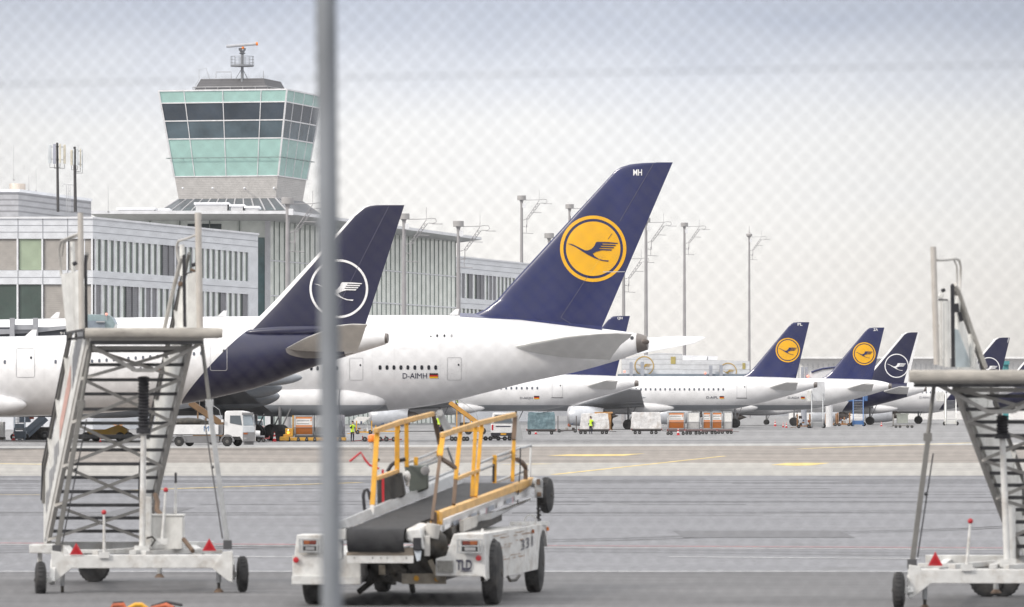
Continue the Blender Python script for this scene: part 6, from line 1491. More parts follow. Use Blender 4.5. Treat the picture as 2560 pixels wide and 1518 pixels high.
    # driver's place at the left: seat, console, levers, beacon
    mb = MB(mat('black_console', (.035, .035, .034), .6, var=.3, scale=5)); mb.hexa([W(944, 1268, 73), W(1012, 1240, 73), W(1016, 1240, 74), W(948, 1268, 74)], [W(942, 1198, 73), W(1004, 1180, 73), W(1006, 1180, 74), W(946, 1198, 74)]); mb.use(mat('console_green_grey', (.09, .105, .095), .5)); mb.hexa([W(1026, 1238, 74.2), W(1070, 1222, 74.2), W(1072, 1222, 74.8), W(1030, 1238, 74.8)], [W(1010, 1164, 74.2), W(1070, 1164, 74.2), W(1072, 1163, 74.8), W(1012, 1163, 74.8)]); T.part('operator_console', mb, bevel=.02)
    mb = MB(BLACKRUB); mb.path([W(925, 1292, 72.5), W(916, 1292, 72.5), W(911, 1270, 72.5), W(908, 1240, 72.5), W(911, 1227, 72.5), W(918, 1224, 72.5), W(923, 1232, 72.5), W(926, 1250, 72.5)], .022, 8); mb.path([W(968, 1180, 73.2), W(978, 1163, 73.2), W(995, 1152, 73.2), W(1014, 1148, 73.2)], .025, 8); mb.ball(W(945, 1150, 73.4), .025, 8); T.part('grab_loop', mb, smooth=60)
    mb = MB(RED); mb.path([W(874, 1154, 73), W(902, 1131, 73), W(913, 1150, 73), W(924, 1163, 73), W(948, 1172, 73)], .015, 8); mb.beam(W(957, 1174, 72.9), W(958, 1256, 72.9), .03, .03, up=(0, 1, 0)); T.part('red_lever', mb, smooth=60)
    mb = MB(ORANGE); mb.lathe(W(930, 1105, 73.2), (0, 0, 1), [(0, .05), (.01, .055), (.08, .05), (.095, .02)], 14); o3 = T.part('beacon', mb, smooth=60); mb = MB(STEEL); mb.tube(W(930, 1122, 73.2), W(930, 1105, 73.2), .035, n=10); mb.tube(W(930, 1200, 73.2), W(930, 1120, 73.2), .006, n=6); T.part('beacon_stem', mb, o3)
    mb = MB(GSE_WHITE); mb.ball(W(1018, 1192, 73.6), .05, 10, (.9, .9, 1.6)); mb.tube(W(1019, 1215, 73.6), W(1019, 1195, 73.6), .025, n=8); T.part('work_lamp', mb, smooth=60); mb = MB(mat('lamp_grey', (.3, .3, .31), .4)); mb.lathe(W(1063, 1177, 74.1), (0, -1, 0), [(0, .06), (.03, .055), (.04, .01)], 16); T.part('work_lamp', mb, smooth=60)
    mb = MB(GSE_WHITE); mb.lathe(W(895, 1304, 72), (0, -1, 0), [(-.02, .04), (-.02, .065), (.02, .065), (.02, .04)], 16, cap=False); T.part('lifting_eye', mb)
loader()
# ================================================================= APRON EQUIPMENT (far)
def gp(px, py): return G(px, py)
def pxw(px, Y): return W(px, 0, Y).x
def box_px(mb, x0, x1, y0, y1, Y, d, rot=None):     # box whose front face fills the pixel rectangle at depth Y
    p, q = W(x0, y1, Y), W(x1, y0, Y); mb.box(((p.x + q.x) / 2, Y + d / 2, (p.z + q.z) / 2), (q.x - p.x, d, q.z - p.z), rot); return mb
def wheels_px(T, lst, Y, r, m=None, w=.22, depth=None):
    for x in lst:
        c = Vector((pxw(x, Y), Y, gz(Y) + r)); wb = MB(RUBBER); wb.lathe(c + Vector((0, w / 2, 0)), (0, -1, 0), [(0, r * .6), (.02, r * .95), (w * .3, r), (w * .7, r), (w - .02, r * .93), (w, r * .6)], 20); o = T.part('wheel', wb)
        k = MB(m or mat('far_rim_grey', (.16, .16, .16), .5)); k.lathe(c + Vector((0, -w / 2 + .03, 0)), (0, -1, 0), [(0, r * .62), (.01, r * .58), (.035, r * .3), (.05, r * .1)], 14); T.part('rim', k, o)
CONES = []
def cone(px, yb, h, label):
    b = gp(px, yb); s = F / b.y; H = h / s
    t = Thing('traffic_cone', label, 'traffic cone', b, 'red and white traffic cones on the apron')
    m = MB(RED); m.box(b + Vector((0, 0, .02)), (H * .55, H * .55, .04)); m.lathe(b + Vector((0, 0, .04)), (0, 0, 1), [(0, H * .2), (H * .28, H * .155), (H * .281, .001)], 14, cap=False); m.lathe(b + Vector((0, 0, .04 + H * .48)), (0, 0, 1), [(0, H * .118), (H * .22, H * .08)], 14, cap=False); m.lathe(b + Vector((0, 0, .04 + H * .84)), (0, 0, 1), [(0, H * .055), (H * .12, H * .04)], 14); t.part('cone_body', m)
    m = MB(CONEW); m.lathe(b + Vector((0, 0, .04 + H * .28)), (0, 0, 1), [(0, H * .155), (H * .20, H * .118)], 14, cap=False); t.part('reflective_band', m); m = MB(CONEW); m.lathe(b + Vector((0, 0, .04 + H * .70)), (0, 0, 1), [(0, H * .08), (H * .14, H * .055)], 14, cap=False); t.part('reflective_band', m)
for a in ((686, 1104.5, 24, 'traffic cone standing just right of the white flatbed truck'), (34, 1102, 21, 'traffic cone at the far left beside the grey mobile stairs'), (251, 1105, 12, 'low traffic cone seen through the treads of the left boarding stairs'),
          (1339.6, 1086, 15, 'traffic cone in front of the blue wrapped pallet'), (1695.5, 1088.5, 19, 'traffic cone in front of the row of orange containers'), (1958, 1068.5, 13, 'left cone of a close pair near the wheels behind the PL tail'),
          (1966, 1070, 14, 'right cone of a close pair near the wheels behind the PL tail'), (2203.5, 1066, 12, 'traffic cone right of the blue airstairs'), (1938, 1066, 16, 'slim red post cone left of the close pair of cones')): cone(*a)

# ---------------- people
def person(px, yb, h, label, pose='stand', turn=0.0, at=None):
    b = at or gp(px, yb); s = F / b.y; H = h / s; k = H / 1.76
    t = Thing('person', label, 'person', b, 'ground crew in hi-vis')
    V = lambda x, y, z: Vector((x * k, y * k, z * k))
    cr = pose == 'crouch'; hz = .55 if cr else .93
    J = {}
    J['pel'] = V(0, 0, hz); J['wa'] = V(0, -.01 if not cr else -.08, hz + .18); J['ch'] = V(.01, -.02 if not cr else -.2, hz + .40); J['nk'] = V(.01, -.02 if not cr else -.25, hz + .56); J['hd0'] = V(.015, -.03 if not cr else -.28, hz + .64); J['hd1'] = V(.02, -.035 if not cr else -.3, hz + .76)
    for sd_, q in ((-1, 'l'), (1, 'r')):
        J['hip' + q] = V(.09 * sd_, 0, hz - .04); J['kn' + q] = V(.10 * sd_, -.02 if not cr else -.32, .49 if not cr else .42); J['an' + q] = V(.10 * sd_ + (.02 if pose == 'walk' else 0) * sd_, .03, .09); J['to' + q] = V(.12 * sd_, -.13, .03)
        J['sh' + q] = J['ch'] + V(.19 * sd_, 0, .07)
        if pose == 'phone' and q == 'l': J['el' + q] = J['sh' + q] + V(-.05, -.1, -.24); J['wr' + q] = J['sh' + q] + V(.06, -.2, -.02)
        else: J['el' + q] = J['sh' + q] + V(.05 * sd_, .03, -.29); J['wr' + q] = J['el' + q] + V(.01 * sd_, -.08, -.25)
        J['ha' + q] = J['wr' + q] + V(.0, -.02, -.10 if not (pose == 'phone' and q == 'l') else .08)
    RAD = dict(pel=.135, wa=.13, ch=.15, nk=.058, hd0=.085, hd1=.09); R2 = dict(hip=.095, kn=.065, an=.045, to=.035, sh=.07, el=.05, wr=.036, ha=.038)
    names = list(J); idx = {n_: i for i, n_ in enumerate(names)}
    E = [('pel', 'wa'), ('wa', 'ch'), ('ch', 'nk'), ('nk', 'hd0'), ('hd0', 'hd1')]
    for q in 'lr': E += [('pel', 'hip' + q), ('hip' + q, 'kn' + q), ('kn' + q, 'an' + q), ('an' + q, 'to' + q), ('ch', 'sh' + q), ('sh' + q, 'el' + q), ('el' + q, 'wr' + q), ('wr' + q, 'ha' + q)]
    rm = Matrix.Rotation(turn, 3, 'Z')
    me = bpy.data.meshes.new('body'); me.from_pydata([rm @ J[n_] for n_ in names], [(idx[a], idx[c]) for a, c in E], [])
    o = bpy.data.objects.new('body', me); COL.objects.link(o)
    sk = o.modifiers.new('skin', 'SKIN'); sk.use_smooth_shade = True
    for i, n_ in enumerate(names):
        r = RAD.get(n_) or R2[n_[:-1]]; me.skin_vertices[0].data[i].radius = (r * k, r * k * (.72 if n_ in ('ch', 'wa', 'pel') else 1))
        me.skin_vertices[0].data[i].use_root = n_ == 'pel'
    su = o.modifiers.new('sub', 'SUBSURF'); su.levels = su.render_levels = 2
    dg = bpy.context.evaluated_depsgraph_get(); dg.update(); nm = bpy.data.meshes.new_from_object(o.evaluated_get(dg)); bpy.data.objects.remove(o); bpy.data.meshes.remove(me)
    nm.materials.clear()
    for m in (SKIN, HIVIS, DKCLOTH, BLACKRUB, CONEW): nm.materials.append(m)
    inv = rm.inverted(); wz = lambda n_: J[n_].z
    for p in nm.polygons:
        c = inv @ p.center; p.use_smooth = True
        near = min(names, key=lambda n_: (J[n_] - c).length)
        if near in ('hd0', 'hd1', 'nk') : mi = 0 if near != 'nk' or c.z > J['nk'].z else 1
        elif near.startswith('ha'): mi = 0
        elif near[:2] in ('to', 'an') and c.z < .1 * k: mi = 3
        elif near[:2] in ('el', 'wr'): mi = 2 if pose != 'walk' else 1
        elif near in ('wa', 'ch', 'pel') or near[:2] in ('sh', 'hi'): mi = 1 if c.z > (hz - .10) * k else 2
        else: mi = 2
        if mi == 1 and near == 'pel' and abs(c.z - (hz + .0) * k) < .03 * k: mi = 4
        p.material_index = mi
    bo = link('body', nm, t.o)
    hd = rm @ J['hd1']; hm = MB(HAIR); 
    cc = b + hd + Vector((0, 0, .03 * k)) + rm @ V(0, .02, .02); hm.ball(cc, .105 * k, 12, (.95, 1.05, .9)); t.part('hair', hm, smooth=60)
    fm = MB(SKIN); fc = b + hd; f_ = lambda x, y, z: fc + rm @ V(x, y, z)
    fm.ball(f_(0, -.095, -.02), .018 * k, 6); 
    for sx in (-1, 1): fm.ball(f_(.09 * sx, 0, -.02), .022 * k, 6, (.5, 1, 1.3))
    t.part('face', fm, smooth=60)
    fe = MB(INK)
    for sx in (-1, 1): fe.ball(f_(.035 * sx, -.085, .01), .011 * k, 6)
    fe.ball(f_(0, -.085, -.065), .016 * k, 6, (1.4, .5, .35)); t.part('eyes_and_mouth', fe, smooth=60)
    return t
person(881, 1104.5, 51, 'worker in yellow hi-vis jacket, dark trousers, arm raised, left of the belt loader', 'phone', R(25))
person(1477, 1086, 44, 'worker in hi-vis vest and blue trousers in front of the white wrapped pallet', 'stand', R(160))
person(1097, 1084, 47, 'worker in hi-vis vest half hidden behind the belt loader handrail', 'stand', R(-20))

# ---------------- flatbed truck
def truck():
    b = gp(530, 1116.5); Y = b.y
    T = Thing('flatbed_truck', 'white flatbed truck with grey chassis and a large M on its side board', 'truck', b)
    TW = mat('truck_white', (.76, .76, .77), .35, var=.03, coat=.3); TG = mat('truck_grey_plastic', (.20, .20, .21), .6)
    m = MB(TW); box_px(m, 424, 546, 1062, 1086, Y, .06); box_px(m, 424, 546, 1062, 1086, Y + 2.3, .06); box_px(m, 424, 427, 1062, 1086, Y + .07, 2.2); bed = T.part('side_board', m, bevel=.01)
    m = MB(TG); box_px(m, 426, 556, 1084, 1088, Y + .08, 2.2); box_px(m, 452, 548, 1090, 1107, Y + .1, .7); box_px(m, 430, 604, 1092, 1100, Y + .6, 1.0); T.part('chassis', m, bevel=.02)
    v, f = text2d('M', 13, 13); mb = MB(mat('blue_lettering', (.12, .22, .40), .5)); mb.add([W(509.5 + a_, 1078.5 - b_, Y - .015) for a_, b_ in v], f); T.part('lettering', mb, bed, smooth=None)
    m = MB(TG); box_px(m, 546, 558, 1062, 1086, Y + .15, 1.9); T.part('bed_headboard', m)
    cab = [(560, 1092), (562, 1032), (566, 1027.5), (604, 1027), (620, 1030), (628, 1034), (631, 1060), (636, 1068), (636, 1104), (607, 1104), (600, 1092)]
    m = MB(TW); m.prism([W(x, y, Y + .05) for x, y in cab], (0, 2.2, 0)); cb = T.part('cab', m, smooth=None, bevel=.04)
    m = MB(WINDGL); m.prism([W(x, y, Y + .03) for x, y in ((575, 1039), (601, 1039), (605, 1064), (575, 1058))], (0, .01, 0)); T.part('side_window', m, cb, smooth=None)
    m = MB(mat('windscreen_sky', (.28, .33, .38), .06, spec=.9)); p = [W(x, y, yy) for x, y, yy in ((606.5, 1035, Y + .0), (629, 1037, Y + .0), (634, 1064, Y), (608.5, 1064.5, Y))]; m.prism([q + Vector((0, .03, 0)) for q in p], (0, .015, 0)); q0_, q1_ = W(631.8, 1036, Y + .1), W(637, 1066, Y + .1); m.poly([q0_, q1_, q1_ + Vector((0, 2.1, 0)), q0_ + Vector((0, 2.1, 0))]); T.part('windscreen', m, cb, smooth=None)
    m = MB(TG); box_px(m, 605, 633, 1031.5, 1037.5, Y - .12, .5); T.part('sun_visor', m, cb, bevel=.03)
    m = MB(mat('truck_front_silver', (.50, .53, .57), .4)); box_px(m, 607, 636.5, 1066, 1081, Y + .0, .05); m.use(TG); box_px(m, 607, 637, 1081, 1104, Y - .02, .4); box_px(m, 609, 634, 1104, 1112, Y + .3, .5); fr = T.part('front_grille', m, cb, bevel=.02)
    m = MB(LENSO); box_px(m, 609, 619, 1082, 1086, Y - .04, .05); m.use(LENSC); box_px(m, 609, 617, 1094, 1099, Y - .05, .05); T.part('headlight', m, fr)
    m = MB(TG); 
    for xc, rr in ((448, 17), (568, 18)):
        m = MB(TG); m.prism([W(xc + rr * math.cos(R(a_)), 1104 - rr * math.sin(R(a_)), Y) for a_ in range(0, 181, 15)] + [W(xc + (rr - 4) * math.cos(R(a_)), 1104 - (rr - 4) * math.sin(R(a_)), Y) for a_ in range(180, -1, -15)], (0, .5, 0)); T.part('mudguard', m)
    for xc, rr in ((448, 12), (568, 12.5)): wheels_px(T, [xc], Y + .15, rr / (F / Y), mat('truck_rim', (.12, .115, .11), .5), .3)
    wheels_px(T, [474, 594], Y + 2.0, 11.5 / (F / Y), None, .3)
    m = MB(TW); box_px(m, 553, 559, 1049, 1056, Y - .2, .12); T.part('wing_mirror', m, cb, bevel=.03)
    m = MB(DARKMACH); box_px(m, 428, 520, 1052, 1062, Y + .8, 1.2); m.ball(W(470, 1056, Y + 1.2), .6, 10, (2.4, 1, .6)); T.part('dark_load', m, smooth=60)
truck()
# ---------------- far yellow belt loaders
def ramp(label, a, b, w, foot, bodycol=(.58, .30, .06)):
    Y = GY(foot); base = Vector((pxw((a[0] + b[0]) / 2, Y), Y, gz(Y)))
    T = Thing('belt_loader', label, 'belt loader', base, 'yellow belt loaders at the aircraft holds')
    FY = mat('far_belt_orange_%d' % int(bodycol[0] * 100), bodycol, .5, var=.12, scale=1, dirt=(.25, .15, .08), dirt_amt=.5)
    A_, B_ = W(*a, Y), W(*b, Y); m = MB(FY); m.beam(A_, B_, .25, .42); m.beam(A_ + Vector((0, 1.3, 0)), B_ + Vector((0, 1.3, 0)), .2, .42); T.part('side_beam', m)
    m = MB(BELT); d = Vector((0, .65, .1)); m.beam(A_ + d, B_ + d, 1.1, .1); m.use(mat('belt_underside', (.10, .075, .055), .6)); m.beam(A_ + d - Vector((0, 0, .3)), B_ + d - Vector((0, 0, .3)), 1.0, .2); T.part('conveyor_belt', m)
    m = MB(FY); lx = B_ if B_.z < A_.z else A_; hx = A_ if lx is B_ else B_
    bx = MB(FY); bx.box((lx.x + (hx.x - lx.x) * .35, Y + .65, gz(Y) + .55), (abs(hx.x - lx.x) * 1.1, 1.6, .5)); bx.use(DARKMACH); bx.box((lx.x + (hx.x - lx.x) * .4, Y + .65, gz(Y) + 1.0), (abs(hx.x - lx.x) * .5, 1.0, .5)); T.part('chassis', bx, bevel=.04)
    for k in (.25, .5, .72): c = A_.lerp(B_, k); m.beam(c, (c.x, c.y, gz(Y) + .7), .12, .12)
    T.part('support', m)
    m = MB(STEELL); up = Vector((0, 0, 1.0)); m.path([A_ + up * .2, A_.lerp(B_, .1) + up, A_.lerp(B_, .9) + up, B_ + up * .2], .03, 5)
    for k in (.3, .5, .7): c = A_.lerp(B_, k); m.tube(c, c + up, .025, n=5)
    T.part('handrail', m)
    wheels_px(T, [b[0] - 25, b[0] + 10] if True else [], Y, .38)
    return T, A_, B_
rt, ra_, rb_ = ramp('orange belt loader ramp reaching up under the huge airliner, crew member on it', (1124, 1006), (1196, 1058), 8, 1087)
pp = ra_.lerp(rb_, .28) + Vector((0, .65, .2)); person(0, 0, 32, 'crew member in hi-vis crouching on the orange loader ramp', 'crouch', R(-60), at=pp)
ramp('brown belt loader ramp behind the white flatbed truck', (474, 1006), (556, 1062), 8, 1112, (.27, .16, .08))

# ---------------- dollies, pallets, containers
def dolly(label, x0, x1, yt, yb, wx, r=.24, col=None, d=2.2, group='baggage dollies'):
    r *= .85
    b = gp((x0 + x1) / 2, yb); Y = b.y; T = Thing('dolly', label, 'dolly', b, group)
    m = MB(col or mat('dolly_dark_steel', (.10, .09, .09), .6, .2, var=.2)); box_px(m, x0, x1, yt, yt + 3.5, Y, d); box_px(m, x0 + 2, x1 - 2, yt + 3.5, yt + 6, Y + .3, d - .6); z = W(0, yt + 4, Y).z
    p = W(x1, yt + 5, Y + d / 2); m.beam(p, p + Vector((.7, 0, -.05)), .06, .06); T.part('deck', m)
    m = MB(mat('dolly_red_edge', (.25, .05, .05), .6)); box_px(m, x1 - 1.2, x1 + .4, yt - .8, yt + 4, Y - .05, .06); box_px(m, x0 - .4, x0 + 1.2, yt - .8, yt + 4, Y - .05, .06); T.part('stop_edge', m)
    wheels_px(T, wx, Y + .15, r); wheels_px(T, wx, Y + d - .2, r)
    return Y
def pallet(label, x0, x1, y0, y1, Y, m, d=2.2, taper=4, seed=1):
    random.seed(seed); p, q = W(x0, y1, Y), W(x1, y0, Y); T = MB(m); nx, nz, ny = 10, 6, 5; rs = []
    tp = taper / (F / Y)
    def pos(u, v, w_):   # lumpy box
        x = p.x + (q.x - p.x) * u; z = p.z + (q.z - p.z) * w_; y = Y + .05 + d * v
        x += (.5 - u) * 2 * tp * w_ ** 2 * .5
        return Vector((x, y, z))
    for k in range(nz + 1):
        w_ = k / nz; ring = []
        for i in range(nx): ring.append(pos(i / nx, 0, w_))
        for i in range(ny): ring.append(pos(1, i / ny, w_))
        for i in range(nx): ring.append(pos(1 - i / nx, 1, w_))
        for i in range(ny): ring.append(pos(0, 1 - i / ny, w_))
        rs.append([v + Vector((random.uniform(-.05, .05), random.uniform(-.06, .06), random.uniform(-.04, .04) if 0 < k else 0)) for v in ring])
    T.rings(rs); c = Vector(((p.x + q.x) / 2, Y, p.z)); return single('wrapped_pallet', T, label, 'cargo pallet', c, 'film wrapped cargo pallets', smooth=28)
def container(label, x0, x1, y0, y1, Y, front, d=1.6, sign=None, slope=True, side=None):
    p = W(x0, y1, Y); q = W(x1, y0, Y); T = Thing('air_container', label, 'cargo container', Vector(((p.x + q.x) / 2, Y, p.z)), 'cargo containers on dollies')
    hz = q.z - p.z; k = .45
    # profile seen from the side: slanted lower front
    def pr(x, ins=0): return [Vector((x, Y + (.42 if slope else 0) + ins, p.z)), Vector((x, Y + ins, p.z + hz * .42)), Vector((x, Y + ins, q.z)), Vector((x, Y + d, q.z)), Vector((x, Y + d, p.z))]
    m = MB(ALU); m.prism(pr(p.x), (q.x - p.x, 0, 0)); bd = T.part('body', m, smooth=None)
    m = MB(front); w_ = q.x - p.x; i = .07 * w_
    f = lambda u, z, o=.012: Vector((p.x + i + (w_ - 2 * i) * u, Y + (.42 * max(0, 1 - (z / .42)) if slope else 0) - o, p.z + hz * z))
    m.poly([f(0, .42), f(1, .42), f(1, .93), f(0, .93)]); m.poly([f(0, .06), f(1, .06), f(1, .42), f(0, .42)]); fp = T.part('front_curtain', m, bd, smooth=None)
    m = MB(ALU)
    for u in (0, 1): a_ = f(u, .0, .03); b_ = f(u, .42, .03); c_ = f(u, 1, .03); m.beam(a_, b_, .05, .05, up=(1, 0, 0)); m.beam(b_, c_, .05, .05, up=(1, 0, 0))
    m.beam(f(0, .99, .03), f(1, .99, .03), .05, .05); m.beam(f(0, .03, .03), f(1, .03, .03), .05, .05); m.beam(f(0, .42, .03), f(1, .42, .03), .03, .03); T.part('edge_frame', m, bd)
    if sign:
        m = MB(CONEW); m.poly([f(.03, .52, .02), f(.97, .52, .02), f(.97, .84, .02), f(.03, .84, .02)]); sp = T.part('sign_panel', m, fp, smooth=None)
        v, ff = text2d(sign, .14, .74); m = MB(INK); m.add([f(.08 + a_, .68 + b_ * .8, .03) for a_, b_ in v], ff); m.use(FARORANGE); m.poly([f(.86, .70, .03), f(.94, .74, .03), f(.94, .82, .03), f(.88, .80, .03)]); m.use(SEAM); m.poly([f(.08, .57, .03), f(.8, .57, .03), f(.8, .61, .03), f(.08, .61, .03)]); T.part('sign_lettering', m, fp, smooth=None)
    return T
# yellow container transporter with the large orange container and a netted pallet
bt = gp(770, 1104.5); Yt = bt.y
TT = Thing('container_transporter', 'low yellow container transporter with lit amber beacon near the fence post', 'transporter', bt)
m = MB(mat('transporter_yellow', (.66, .36, .05), .5, var=.1, scale=1, dirt=(.3, .17, .06), dirt_amt=.4)); box_px(m, 699, 722, 1092, 1102, Yt, 2.4); box_px(m, 722, 864, 1094, 1102, Yt + .1, 2.2); box_px(m, 713, 733, 1071, 1088, Yt + .3, 1.8); box_px(m, 708, 732, 1086, 1093, Yt + .2, 2); box_px(m, 731, 734.5, 1039, 1092, Yt + 1.6, .1); TT.part('deck', m, bevel=.04)
m = MB(STEELD); box_px(m, 736, 862, 1088.5, 1094, Yt + .25, 2.0); TT.part('roller_bed', m)
m = MB(mat('amber_light_lit', (1.0, .55, .05), .3, emit=3.0)); m.ball(W(720.5, 1082, Yt + .2), .1, 10); TT.part('beacon', m)
m = MB(LENSC); m.ball(W(721.5, 1076, Yt + .25), .08, 8); TT.part('headlight', m)
wheels_px(TT, [722, 746, 767, 787, 826, 850], Yt + .2, .19); wheels_px(TT, [722, 787, 850], Yt + 2.2, .19)
container('large orange container with white sign on the yellow transporter', 735, 785, 1039, 1089, Yt + .2, FARORANGE, 1.7, 'jettainer', side=1)
container('bare grey aluminium container behind the fence post', 787, 845, 1039, 1089, Yt + .25, ALU, 1.7)
pallet('grey netted cargo pallet just right of the fence post', 836, 861, 1038, 1094, Yt + 2.3, mat('netted_grey', (.35, .34, .38), .7, var=.3, scale=3), 1.8, 3, 4)

Yp = dolly('dark dolly carrying the blue wrapped pallet', 1316, 1391, 1073, 1087, [1324, 1379], .21)
pallet('blue film wrapped cargo pallet under the QH airliner', 1319, 1388, 1031, 1073, Yp, WRAPB, 2.2, 5, 2)
Yp = dolly('dark dolly under the first white wrapped pallet with a worker before it', 1446, 1524, 1073, 1086, [1452, 1463, 1506, 1516], .21)
pallet('white wrapped pallet with cartons behind the hi-vis worker', 1451, 1523, 1034, 1073, Yp, WRAPW, 2.2, 8, 3)
m = MB(mat('tan_crate_board', (.50, .28, .12), .6, var=.15)); Yc = Yp + 3; box_px(m, 1488, 1531, 1032, 1074, Yc, .1); box_px(m, 1487, 1532, 1030, 1034, Yc - .1, 2); box_px(m, 1521, 1524, 1034, 1074, Yc - .06, .06); box_px(m, 1528, 1531, 1034, 1076, Yc, 1.9); single('wooden_crate', m, 'tall tan wooden crate behind the white wrapped pallet', 'crate', (W(1510, 0, Yc).x, Yc, gz(Yc)))
Yp = dolly('dark dolly under the white wrapped pallet that stands alone', 1579, 1655, 1072, 1086, [1588, 1599, 1629, 1640], .21)
pallet('white wrapped pallet standing alone left of the orange containers', 1578, 1653, 1031, 1072, Yp, WRAPW, 2.2, 7, 9)
# container row
Yr = GY(1088)
for i, (x0, x1) in enumerate(((1668, 1712), (1714, 1752), (1754, 1792), (1794, 1831))):
    dolly(('first', 'second', 'third', 'last')[i] + ' dolly from the left under the row of containers', x0, x1, 1073.5, 1088 - i * .9, [x0 + 3, x0 + 12, x1 - 12, x1 - 3] if i else [x0 + 2, x0 + 10, x1 - 4], .2, mat('dolly_grey_red', (.20, .14, .14), .6), 2.0, 'dollies under the container row')
container('wide orange container with printed white sign, leftmost of the row', 1669, 1713, 1030, 1073, Yr + .2, FARORANGE, 1.6, 'jettainer')
container('silver container with white front between two orange ones', 1718, 1750, 1029.5, 1073, Yr - 1 + 1.3, CONEW, 1.6, None)
container('narrow orange container at the middle of the row', 1757, 1777, 1029.5, 1073, Yr + .3, FARORANGE, 1.6, 'jett')
container('orange container right of the narrow one', 1779, 1806, 1029.5, 1073, Yr + .35, FARORANGE, 1.6, 'jettain')
container('silver container at the right end of the row', 1809, 1831, 1029, 1073, Yr + .4, CONEW, 1.6)
# ---------------- vans and small carts
def van(label, x0, x1, y0, yb, name='van', plate=True):
    b = gp((x0 + x1) / 2, yb); Y = b.y; T = Thing(name, label, name.split('_')[-1], b); P = lambda u, v, d=0: W(x0 + (x1 - x0) * u, y0 + (yb - y0) * v, Y + d)
    VW = mat('van_white', (.72, .72, .72), .35, var=.04, coat=.3)
    m = MB(VW); m.hexa([P(0, .86), P(1, .86), P(1, .86, 4.2), P(0, .86, 4.2)], [P(0, .42), P(1, .42), P(1, .42, 4.2), P(0, .42, 4.2)]); m.hexa([P(.02, .42), P(.98, .42), P(.98, .42, 3.4), P(.02, .42, 3.4)], [P(.08, 0), P(.92, 0), P(.92, 0, 3.0), P(.08, 0, 3.0)]); bd = T.part('body', m, bevel=.08)
    m = MB(WINDGL); q = [P(.12, .38, -.01), P(.88, .38, -.01), P(.84, .08, -.0), P(.16, .08, -.0)]; m.prism([v + Vector((0, -.03, 0)) for v in q], (0, .02, 0)); T.part('rear_window', m, bd, smooth=None)
    for u0, u1 in ((.03, .10), (.90, .97)):
        m = MB(RED); m.prism([P(u0, .45, -.03), P(u1, .45, -.03), P(u1, .66, -.03), P(u0, .66, -.03)], (0, .03, 0)); T.part('tail_lamp', m, bd)
    m = MB(BLACKRUB); m.prism([P(.0, .76, -.06), P(1, .76, -.06), P(1, .88, -.06), P(0, .88, -.06)], (0, .1, 0)); m.use(INK); m.prism([P(.2, .50, -.02), P(.8, .50, -.02), P(.8, .54, -.02), P(.2, .54, -.02)], (0, .02, 0)); T.part('bumper', m, bd)
    if plate: m = MB(GSE_YEL); m.prism([P(.4, .78, -.08), P(.62, .78, -.08), P(.62, .84, -.08), P(.4, .84, -.08)], (0, .02, 0)); T.part('number_plate', m, bd)
    s = F / Y; r = .33; wheels_px(T, [x0 + .18 * (x1 - x0), x1 - .18 * (x1 - x0)], Y + .5, r)
van('white van seen from behind between the belt loader handrails', 1227, 1289, 1032, 1098)
van('white car roof just visible right of the flatbed truck cab', 634, 660, 1049, 1086, 'parked_car', False)
def cart(label, x0, x1, yt, yb, col, load=None, wx=None, r=.3, posts=False, group='baggage carts', lseed=1):
    r *= .78
    b = gp((x0 + x1) / 2, yb); Y = b.y; T = Thing('baggage_cart', label, 'baggage cart', b, group)
    m = MB(col); box_px(m, x0, x1, yb - 7, yb - 4.2, Y, 1.5); box_px(m, x0, x0 + 2, yt, yb - 5, Y, 1.5); box_px(m, x1 - 2, x1, yt, yb - 5, Y, 1.5) if posts else None; p = W(x0, yb - 4, Y + .7); m.beam(p, p + Vector((-.9, 0, -.1)), .06, .06); T.part('frame', m)
    wheels_px(T, wx or [x0 + 4, x1 - 4], Y + .1, r); wheels_px(T, wx or [x0 + 4, x1 - 4], Y + 1.4, r)
    if load:
        random.seed(lseed); n = 0
        for k in range(load):
            w_ = random.uniform(4, 8); x = x0 + 3 + (x1 - x0 - 8) * random.random(); h = random.uniform(4, 8); yy = yb - 7 - (h + 1) * (k % 3)
            m = MB(mat('bag_%d' % (k % 5), [(.06, .05, .05), (.30, .16, .08), (.10, .12, .17), (.32, .30, .28), (.35, .10, .06)][k % 5], .7, var=.3, scale=4)); box_px(m, x, x + w_, yy - h, yy, Y + .15 + .3 * random.random(), .5); T.part('suitcase', m, bevel=.04)
OB = mat('cart_orange_brown', (.36, .17, .06), .6, var=.2)
cart('low red flat cart just left of the belt loader beacon', 905, 958, 1090, 1104.5, mat('cart_red', (.28, .07, .07), .6), None, [912, 950], .27)
cart('low red flat cart behind the yellow handrail post', 962, 1004, 1090, 1104.5, mat('cart_red', (.28, .07, .07), .6), None, [966, 985], .27)
cart('yellow loaded cart train behind the hi-vis worker with raised arm', 890, 930, 1052, 1086, GSE_YEL, 4, None, .3, True, lseed=3)
cart('yellow cart stacked with boxes under the engine of the huge airliner', 938, 1000, 1064, 1084, GSE_YEL, 6, None, .3, True, lseed=4)
cart('dark cart standing left of the white van', 1125, 1170, 1085, 1103, mat('cart_dark', (.09, .08, .08), .6), None, [1130, 1139, 1160, 1168], .25)
cart('dark cart standing in front of the white van', 1206, 1290, 1088, 1102, mat('cart_dark', (.09, .08, .08), .6), None, [1214, 1226, 1246, 1262, 1274], .25)
cart('cart with white boxes between the blue pallet and the engine', 1394, 1442, 1040, 1082, mat('cart_dark', (.09, .08, .08), .6), 5, None, .25, True, lseed=6)
cart('orange baggage cart with bags left of the grey airstairs', 1993, 2026, 1036, 1071, OB, 7, None, .3, True, lseed=7)
